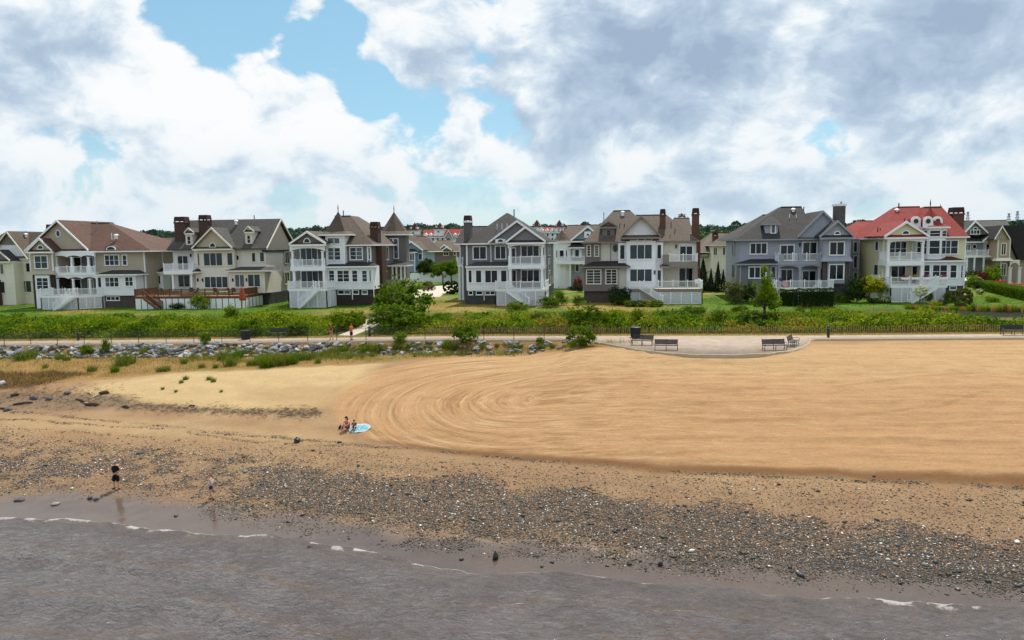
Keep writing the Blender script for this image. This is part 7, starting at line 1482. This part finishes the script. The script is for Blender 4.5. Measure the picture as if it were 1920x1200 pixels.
# flag on a slanting pole
m, G, p = newmat('flag_cloth'); tcn = G.new('ShaderNodeTexCoord').outputs['Generated']; sp_ = G.new('ShaderNodeSeparateXYZ', {0: tcn}); uvm = G.new('ShaderNodeAttribute', attribute_name='fu').outputs['Fac']; vvm = G.new('ShaderNodeAttribute', attribute_name='fv').outputs['Fac']
st = G.m('GREATER_THAN', G.m('FRACT', G.m('MULTIPLY', vvm, 6.5)), .5); cflag = G.mix(st, (.50, .03, .045), (.75, .72, .72)); cant = G.m('MULTIPLY', G.m('LESS_THAN', uvm, .4), G.m('GREATER_THAN', vvm, .46)); cflag = G.mix(cant, cflag, (.04, .06, .2)); put(G, p, Base_Color=cflag, Roughness=.8)
a0 = H6.P(716, 822, 100.8); o = empty('flag', Vector((H6.X(690, 101), 101, H6dz)), label='striped red, white and blue flag hanging from a slanting pole on the white deck rail', category='flag')
mk('pole', MB().tube([(H6.X(700, 101), 101, H6dz + .9), (a0.x - .1, 100.6, a0.z + .25)], .02, 6), WHITE, o)
b0 = H6.P(808, 882, 100.5); V = []; FU = []; FV = []; F_ = []
for i in range(13):
    for j in range(8):
        u, v_ = i / 12, j / 7; q = a0.lerp(b0, u); V.append((q.x - (1 - v_) * .12 + .0, q.y + .05 * math.sin(u * 9 + v_), q.z + .05 * math.sin(u * 7) - (1 - v_) * .62)); FU.append(u); FV.append(v_)
F_ = [(i * 8 + j, (i + 1) * 8 + j, (i + 1) * 8 + j + 1, i * 8 + j + 1) for i in range(12) for j in range(7)]
me = bpy.data.meshes.new('cloth'); me.from_pydata([Vector(q) - o.location for q in V], [], F_); vflt(me, 'fu', FU); vflt(me, 'fv', FV); c = link('cloth', me, m, o); sm = c.modifiers.new('thick', 'SOLIDIFY'); sm.thickness = .01
# parked white car on the rear street
cp = at(1829, 521, 130); cz = gz(cp.x, 130); o = empty('parked_car', Vector((cp.x, 130, cz)), label='white car parked among shrubs near the red flower bed', category='car'); CARW = plain('white_car_paint', (.72, .73, .75), .25, .03, 2, .6)
bd = [(-2.1, .35), (2.1, .35), (2.15, .75), (1.9, .92), (1.2, 1.0), (-1.75, 1.0), (-2.1, .85)]; mk('body', MB().prism([(cp.x + a_, 0, cz + b_) for a_, b_ in bd], (0, 129.15, 0), (0, 130.85, 0)), CARW, o, fixn=True)
cb = [(-1.6, 1.0), (1.05, 1.0), (.45, 1.48), (-1.0, 1.5)]; mk('cabin', MB().prism([(cp.x + a_, 0, cz + b_) for a_, b_ in cb], (0, 129.25, 0), (0, 130.75, 0)), CARW, o, fixn=True)
for w_ in ([(-1.4, 1.04), (-.3, 1.04), (-.3, 1.42), (-.95, 1.42)], [(-.2, 1.04), (.85, 1.04), (.4, 1.42), (-.2, 1.42)]): mk('side_window', MB().prism([(cp.x + a_, 0, cz + b_) for a_, b_ in w_], (0, 129.235, 0), (0, 129.26, 0)), GLS[2], o, fixn=True)
for wx_ in (-1.3, 1.35):
    for wy_ in (129.12, 130.68): w = mk('wheel', MB().tube([(cp.x + wx_, wy_, cz + .33), (cp.x + wx_, wy_ + .2, cz + .33)], .33, 14), BLACKP, o); mk('rim', MB().tube([(cp.x + wx_, wy_ - .01, cz + .33), (cp.x + wx_, wy_ + .21, cz + .33)], .2, 12), PIPE, w)
for dy in (129.3, 130.6): mk('headlight', MB().box(cp.x + 2.05, cp.x + 2.17, dy - .12, dy + .12, cz + .68, cz + .82), LAMP, o)

# ------------------------------------------------------------------ people
SKIN = plain('skin', (.50, .27, .185), .55, .08, 6, .35); SKINR = plain('skin_pink', (.56, .29, .20), .55, .08, 6, .35)  # second skin is a pinker complexion
def cloth(n_, c_): return plain(n_, c_, .85, .15, 8, .15)
def skinmesh(name, J, E, parent, mat, sub=2, root=0):
    """J: name -> ((x, y, z), radius); E: list of joint-name chains"""
    names = list(J); idx = {k: i for i, k in enumerate(names)}; edges = []
    for ch in E: edges += [(idx[a], idx[b]) for a, b in zip(ch[:-1], ch[1:])]
    used = sorted({i for e in edges for i in e}); re = {u: i for i, u in enumerate(used)}
    me = bpy.data.meshes.new(name); me.from_pydata([J[names[u]][0] for u in used], [(re[a], re[b]) for a, b in edges], []); o = bpy.data.objects.new(name, me); COL.objects.link(o)
    md = o.modifiers.new('skin', 'SKIN'); md.use_smooth_shade = True
    for i, u in enumerate(used):
        r = J[names[u]][1]; me.skin_vertices[0].data[i].radius = (r, r) if not hasattr(r, '__len__') else r; me.skin_vertices[0].data[i].use_root = (i == 0)
    s_ = o.modifiers.new('sub', 'SUBSURF'); s_.levels = sub; s_.render_levels = sub
    dg = bpy.context.evaluated_depsgraph_get(); ev = o.evaluated_get(dg); me2 = bpy.data.meshes.new_from_object(ev, depsgraph=dg); bpy.data.objects.remove(o)
    me2.materials.clear(); me2.name = name; me2.shade_smooth(); return link(name, me2, mat, parent)
def person(label, pos, rz, hgt, pose, top, bottom, hairm, hair='short', skin=None, shoes=None, sleeve=.45, leglen=.9, hat=None, stout=1.0, seated=False):
    o = empty('person', Vector(pos), label=label, category='person'); o.rotation_euler.z = rz; k = hgt / 1.75; o.scale = (k, k, k); skin = skin or SKIN
    B = {'pelvis': ((0, 0, .95), (.15 * stout, .115 * stout)), 'waist': ((0, 0, 1.12), (.135 * stout, .105 * stout)), 'chest': ((0, 0, 1.34), (.165 * stout, .115 * stout)), 'neckb': ((0, .01, 1.47), .062), 'neck': ((0, 0, 1.54), .05), 'jaw': ((0, -.035, 1.585), .062), 'head': ((0, -.02, 1.66), .092), 'crown': ((0, -.005, 1.725), .07), 'nose': ((0, -.125, 1.635), .014)}
    for s_, n_ in ((-1, 'l'), (1, 'r')):
        B.update({n_ + 'sh': ((s_ * .19, .01, 1.43), .056), n_ + 'el': ((s_ * .25, .04, 1.16), .042), n_ + 'wr': ((s_ * .25, -.06, .93), .03), n_ + 'hip': ((s_ * .095, 0, .88), .088 * stout), n_ + 'kn': ((s_ * .10, -.02, .50), .057), n_ + 'an': ((s_ * .10, .02, .09), .038), n_ + 'toe': ((s_ * .115, -.15, .035), .03), n_ + 'heel': ((s_ * .10, .06, .04), .033)})
    for kk_, vv_ in pose.items(): B[kk_] = (vv_, B[kk_][1])
    dh = Vector(B['neckb'][0]) - Vector((0, .01, 1.47))
    if 'neckb' in pose:
        for kk_ in ('neck', 'jaw', 'head', 'crown', 'nose'):
            if kk_ not in pose: B[kk_] = (tuple(Vector(B[kk_][0]) + dh), B[kk_][1])
    E = [['pelvis', 'waist', 'chest', 'neckb', 'neck', 'head', 'crown'], ['head', 'jaw'], ['head', 'nose']]
    for n_, s_ in (('l', -1), ('r', 1)):
        E += [['chest', n_ + 'sh', n_ + 'el', n_ + 'wr'], ['pelvis', n_ + 'hip', n_ + 'kn', n_ + 'an', n_ + 'toe'], [n_ + 'an', n_ + 'heel']]
        w = Vector(B[n_ + 'wr'][0]); d = (w - Vector(B[n_ + 'el'][0])).normalized(); side = d.cross(Vector((0, 0, 1)));  side = side.normalized() if side.length > .2 else Vector((0, 1, 0)); dn = side.cross(d)
        pl = w + d * .085; B[n_ + 'palm'] = (tuple(pl), .033); E.append([n_ + 'wr', n_ + 'palm'])
        for f in range(4):
            off = side * (.030 * (f - 1.5)); L = (.062, .078, .083, .070)[f]; b1 = pl + d * .03 + off; b2 = b1 + d * L * .6 - dn * .012 * (1 if dn.z > 0 else -1); b3 = b2 + d * L * .3 - dn * .03 * (1 if dn.z > 0 else -1)
            B[n_ + f'f{f}a'] = (tuple(b1), .010); B[n_ + f'f{f}b'] = (tuple(b2), .009); B[n_ + f'f{f}c'] = (tuple(b3), .008); E.append([n_ + 'palm', n_ + f'f{f}a', n_ + f'f{f}b', n_ + f'f{f}c'])
        t1 = w + d * .04 + side * .04 * s_; t2 = t1 + d * .045 + side * .02 * s_; B[n_ + 'ta'] = (tuple(t1), .011); B[n_ + 'tb'] = (tuple(t2), .010); E.append([n_ + 'wr', n_ + 'ta', n_ + 'tb'])
    skinmesh('body', B, E, o, skin)
    def lerp_(a, b, t): return tuple(Vector(B[a][0]).lerp(Vector(B[b][0]), t))
    T = {kk_: (B[kk_][0], tuple(r_ * 1.13 + .012 for r_ in B[kk_][1]) if hasattr(B[kk_][1], '__len__') else B[kk_][1] * 1.1 + .012) for kk_ in ('pelvis', 'waist', 'chest', 'lsh', 'rsh')}
    T['collar'] = (lerp_('chest', 'neckb', .75), (.10, .08)); TE = [['pelvis', 'waist', 'chest', 'collar'], ['chest', 'lsh'], ['chest', 'rsh']]
    if sleeve > .05:
        for n_ in 'lr': T[n_ + 'sl'] = (lerp_(n_ + 'sh', n_ + 'el', sleeve), .068); TE.append([n_ + 'sh', n_ + 'sl'])
    skinmesh('shirt', T, TE, o, top)
    Q = {'pelvis': (B['pelvis'][0], tuple(r_ * 1.15 + .014 for r_ in B['pelvis'][1])), 'waist': (lerp_('pelvis', 'waist', .45), (.15 * stout, .122 * stout))}; QE = [['waist', 'pelvis']]
    for n_ in 'lr': Q[n_ + 'hip'] = (B[n_ + 'hip'][0], B[n_ + 'hip'][1] + .022); Q[n_ + 'kn'] = (lerp_(n_ + 'hip', n_ + 'kn', leglen), .115 if leglen > 1 else .088 if leglen > .6 else .1); QE.append(['pelvis', n_ + 'hip', n_ + 'kn'])
    skinmesh('shorts', Q, QE, o, bottom)
    if shoes:
        for n_ in 'lr': skinmesh('shoe', {'a': (B[n_ + 'an'][0], .046), 'h': (B[n_ + 'heel'][0], .044), 't': (B[n_ + 'toe'][0], .04)}, [['h', 'a', 't']], o, shoes)
    hd = Vector(B['head'][0]); up = (Vector(B['crown'][0]) - hd).normalized()
    hb = {'a': (tuple(hd + Vector((0, .045, -.04))), .078), 'b': (tuple(hd + Vector((0, .03, .04))), .10), 'c': (tuple(hd + up * .085 + Vector((0, .0, 0))), .072)}
    HE = [['a', 'b', 'c']]
    if hair == 'pony': hb.update({'p': (tuple(hd + Vector((0, .15, .03))), .04), 'q': (tuple(hd + Vector((0, .19, -.10))), .045), 's': (tuple(hd + Vector((0, .17, -.22))), .02)}); HE.append(['b', 'p', 'q', 's'])
    if hair == 'long': hb.update({'p': (tuple(hd + Vector((0, .08, -.10))), .085), 'q': (tuple(hd + Vector((0, .09, -.22))), .06)}); HE.append(['a', 'p', 'q'])
    skinmesh('hair', hb, HE, o, hairm, 2)
    for s_ in (-1, 1):
        e = hd + Vector((s_ * .034, -.088, .012)); mk_eye = MB().tube([e + Vector((0, -.006, 0)), e + Vector((0, .012, 0))], .012, 6); me = bpy.data.meshes.new('eye'); me.from_pydata(mk_eye.v, [], mk_eye.f); link('eye', me, BLACKP, o)
        e = hd + Vector((s_ * .094, .01, -.01)); mb = MB().tube([e + Vector((0, 0, -.03)), e + Vector((s_ * .012, .008, .01)), e + Vector((0, .005, .032))], [.008, .016, .008], 6); me = bpy.data.meshes.new('ear'); me.from_pydata(mb.v, [], mb.f); link('ear', me, skin, o)
    if hat is not None:
        m_ = MB().tube([hd + up * .03, hd + up * .06, hd + up * .12, hd + up * .145], [.108, .108, .085, .02], 14); m_.box(hd.x - .075, hd.x + .075, hd.y - .19, hd.y - .06, hd.z + .05, hd.z + .066); me = bpy.data.meshes.new('cap'); me.from_pydata(m_.v, [], m_.f); me.shade_smooth(); link('cap', me, hat, o)
    return o
HB = cloth('hair_brown', (.05, .03, .02)); HR = cloth('hair_red', (.32, .09, .025)); BLK = cloth('black_cloth', (.012, .012, .014)); ORS = cloth('orange_shirt', (.85, .13, .02)); MAR = cloth('maroon_top', (.22, .025, .05)); PNK = cloth('pink_shorts', (.50, .16, .20)); WHT = cloth('pale_lilac_top', (.62, .56, .60)); NAV = cloth('navy_shorts', (.03, .035, .06)); RED = cloth('red_top', (.38, .05, .04)); GRY = cloth('grey_cap', (.35, .34, .33)); NVC = cloth('navy_cap', (.02, .025, .08)); DGR = cloth('dark_green_cloth', (.05, .06, .05)); SHO = cloth('dark_shoes', (.03, .028, .028))
person('man in black sleeveless top, long black shorts and grey cap standing at the water edge', gnd(219, 917), rad(6), 1.78, {'lel': (-.30, .02, 1.17), 'rel': (.30, .02, 1.17), 'lwr': (-.11, -.19, 1.08), 'rwr': (.11, -.19, 1.06), 'head': (0, -.045, 1.65), 'nose': (0, -.15, 1.61), 'jaw': (0, -.07, 1.575), 'lan': (-.15, .03, .09), 'lkn': (-.13, -.03, .5), 'ltoe': (-.19, -.13, .035), 'lheel': (-.14, .07, .04), 'ran': (.16, -.02, .09), 'rkn': (.13, -.05, .5), 'rtoe': (.20, -.18, .035), 'rheel': (.15, .03, .04)}, BLK, BLK, HB, shoes=SHO, sleeve=0, leglen=1.12, hat=GRY, stout=1.15)
person('red-haired girl in pale top and dark shorts walking along the pebbles', gnd(397, 937), rad(-78), 1.56, {'lel': (-.24, -.14, 1.2), 'lwr': (-.2, -.36, 1.12), 'rel': (.25, .10, 1.17), 'rwr': (.24, -.05, .98), 'lkn': (-.09, -.14, .52), 'lan': (-.09, -.02, .10), 'ltoe': (-.1, -.19, .04), 'lheel': (-.09, .03, .05), 'rkn': (.09, -.02, .5), 'ran': (.09, .20, .11), 'rtoe': (.1, .06, .035), 'rheel': (.09, .24, .06), 'neckb': (0, -.05, 1.46), 'chest': (0, -.025, 1.33)}, WHT, NAV, HR, 'pony', SKINR, SHO, sleeve=0, leglen=.5, stout=.88)
wz = lambda px, py: walkp(px, py)
person('man in bright orange T-shirt and black shorts looking at a phone on the walk', wz(659, 638), rad(70), 1.78, {'lel': (-.23, -.08, 1.17), 'rel': (.23, -.08, 1.17), 'lwr': (-.07, -.30, 1.25), 'rwr': (.07, -.31, 1.25), 'head': (0, -.05, 1.645), 'nose': (0, -.155, 1.605), 'jaw': (0, -.075, 1.57)}, ORS, BLK, HB, shoes=SHO, sleeve=.75, leglen=.95, stout=1.15)
person('woman in maroon top and pink shorts strolling on the walk', wz(622, 637), rad(-40), 1.62, {'lel': (-.25, .05, 1.18), 'rel': (.24, .06, 1.18), 'lwr': (-.2, -.14, 1.05), 'rwr': (.18, -.13, 1.06), 'lkn': (-.09, -.10, .52), 'lan': (-.09, -.10, .09), 'ltoe': (-.10, -.26, .04), 'lheel': (-.09, -.05, .04), 'ran': (.09, .14, .10), 'rtoe': (.1, -.02, .035), 'rheel': (.09, .18, .05), 'rkn': (.09, .01, .5)}, MAR, PNK, HB, 'long', SKINR, SHO, sleeve=.35, leglen=.6, stout=1.0)
SIT = dict(pelvis=(0, .1, .14), waist=(0, .08, .32), chest=(0, .02, .54), neckb=(0, -.02, .67), lsh=(-.18, .0, .63), rsh=(.18, .0, .63), lhip=(-.1, .05, .13), rhip=(.1, .05, .13), lkn=(-.12, -.30, .46), rkn=(.14, -.32, .42), lan=(-.11, -.52, .10), ran=(.13, -.60, .09), ltoe=(-.12, -.68, .05), rtoe=(.15, -.76, .06), lheel=(-.11, -.49, .04), rheel=(.13, -.56, .04), lel=(-.26, -.14, .42), rel=(.27, -.14, .42), lwr=(-.15, -.33, .40), rwr=(.15, -.35, .38))
tw = gnd(668, 803)
def on(px, py): q = gnd(px, py); q.z += .03; return q
person('woman in red top and dark cap sitting with knees up beside the blue beach towel', on(651, 806), rad(-24), 1.68, SIT, RED, MAR, HB, 'long', SKINR, None, sleeve=0, leglen=.55, hat=BLK)
s2 = dict(SIT); person('small child in navy cap and dark clothes sitting on the blue beach towel', on(664.5, 805.5), rad(8), 1.22, s2, DGR, DGR, HB, 'short', SKIN, SHO, sleeve=.6, leglen=.9, hat=NVC)
# towel, bag, shoes
m, G, p = newmat('blue_towel'); q_ = G.new('ShaderNodeTexCoord').outputs['Generated']; dd_ = G.vm('LENGTH', G.vm('SUBTRACT', q_, (.5, .5, .5))); wv = G.new('ShaderNodeTexWave', {'Vector': q_, 'Scale': 2.2, 'Distortion': 6.0, 'Detail': 2.0}).outputs[1]
c = G.mix(G.ss(wv, .35, .65), (.05, .27, .36), (.24, .42, .50)); c = G.mix(G.ss(dd_, .42, .46), c, (.36, .40, .43)); put(G, p, Base_Color=c, Roughness=.9)
tc_ = gnd(674, 803); R1 = .8; V = [(0, 0, .02)]; F_ = []; NN = 40
for j, rr2 in enumerate((.35, .7, 1)):
    for k in range(NN): a_ = 2 * math.pi * k / NN; r = rr2 * R1; x, y = tc_.x + r * math.cos(a_), tc_.y + r * math.sin(a_); V.append((x - tc_.x, y - tc_.y, gz(x, y) - tc_.z + .035 + .02 * math.sin(a_ * 5 + j)))
F_ = [(0, 1 + k, 1 + (k + 1) % NN) for k in range(NN)] + [(1 + j * NN + k, 1 + (j + 1) * NN + k, 1 + (j + 1) * NN + (k + 1) % NN, 1 + j * NN + (k + 1) % NN) for j in range(2) for k in range(NN)]
me = bpy.data.meshes.new('beach_towel'); me.from_pydata(V, [], F_); o = link('beach_towel', me, m, None, tc_, label='round blue and white beach towel on the raked sand', category='towel'); s_ = o.modifiers.new('t', 'SOLIDIFY'); s_.thickness = .02
bg_ = gnd(640, 803.5); o = empty('beach_bag', bg_, label='small dark bag on the sand beside the woman in red', category='bag'); x, y, z = bg_; mk('bag_body', MB().tube([(x, y, z), (x, y, z + .12), (x, y, z + .24)], [.2, .19, .1], 10), BLK, o, True); mk('strap', MB().tube([(x - .12, y, z + .2), (x - .05, y, z + .34), (x + .06, y, z + .34), (x + .12, y, z + .2)], .015, 5), BLK, o)
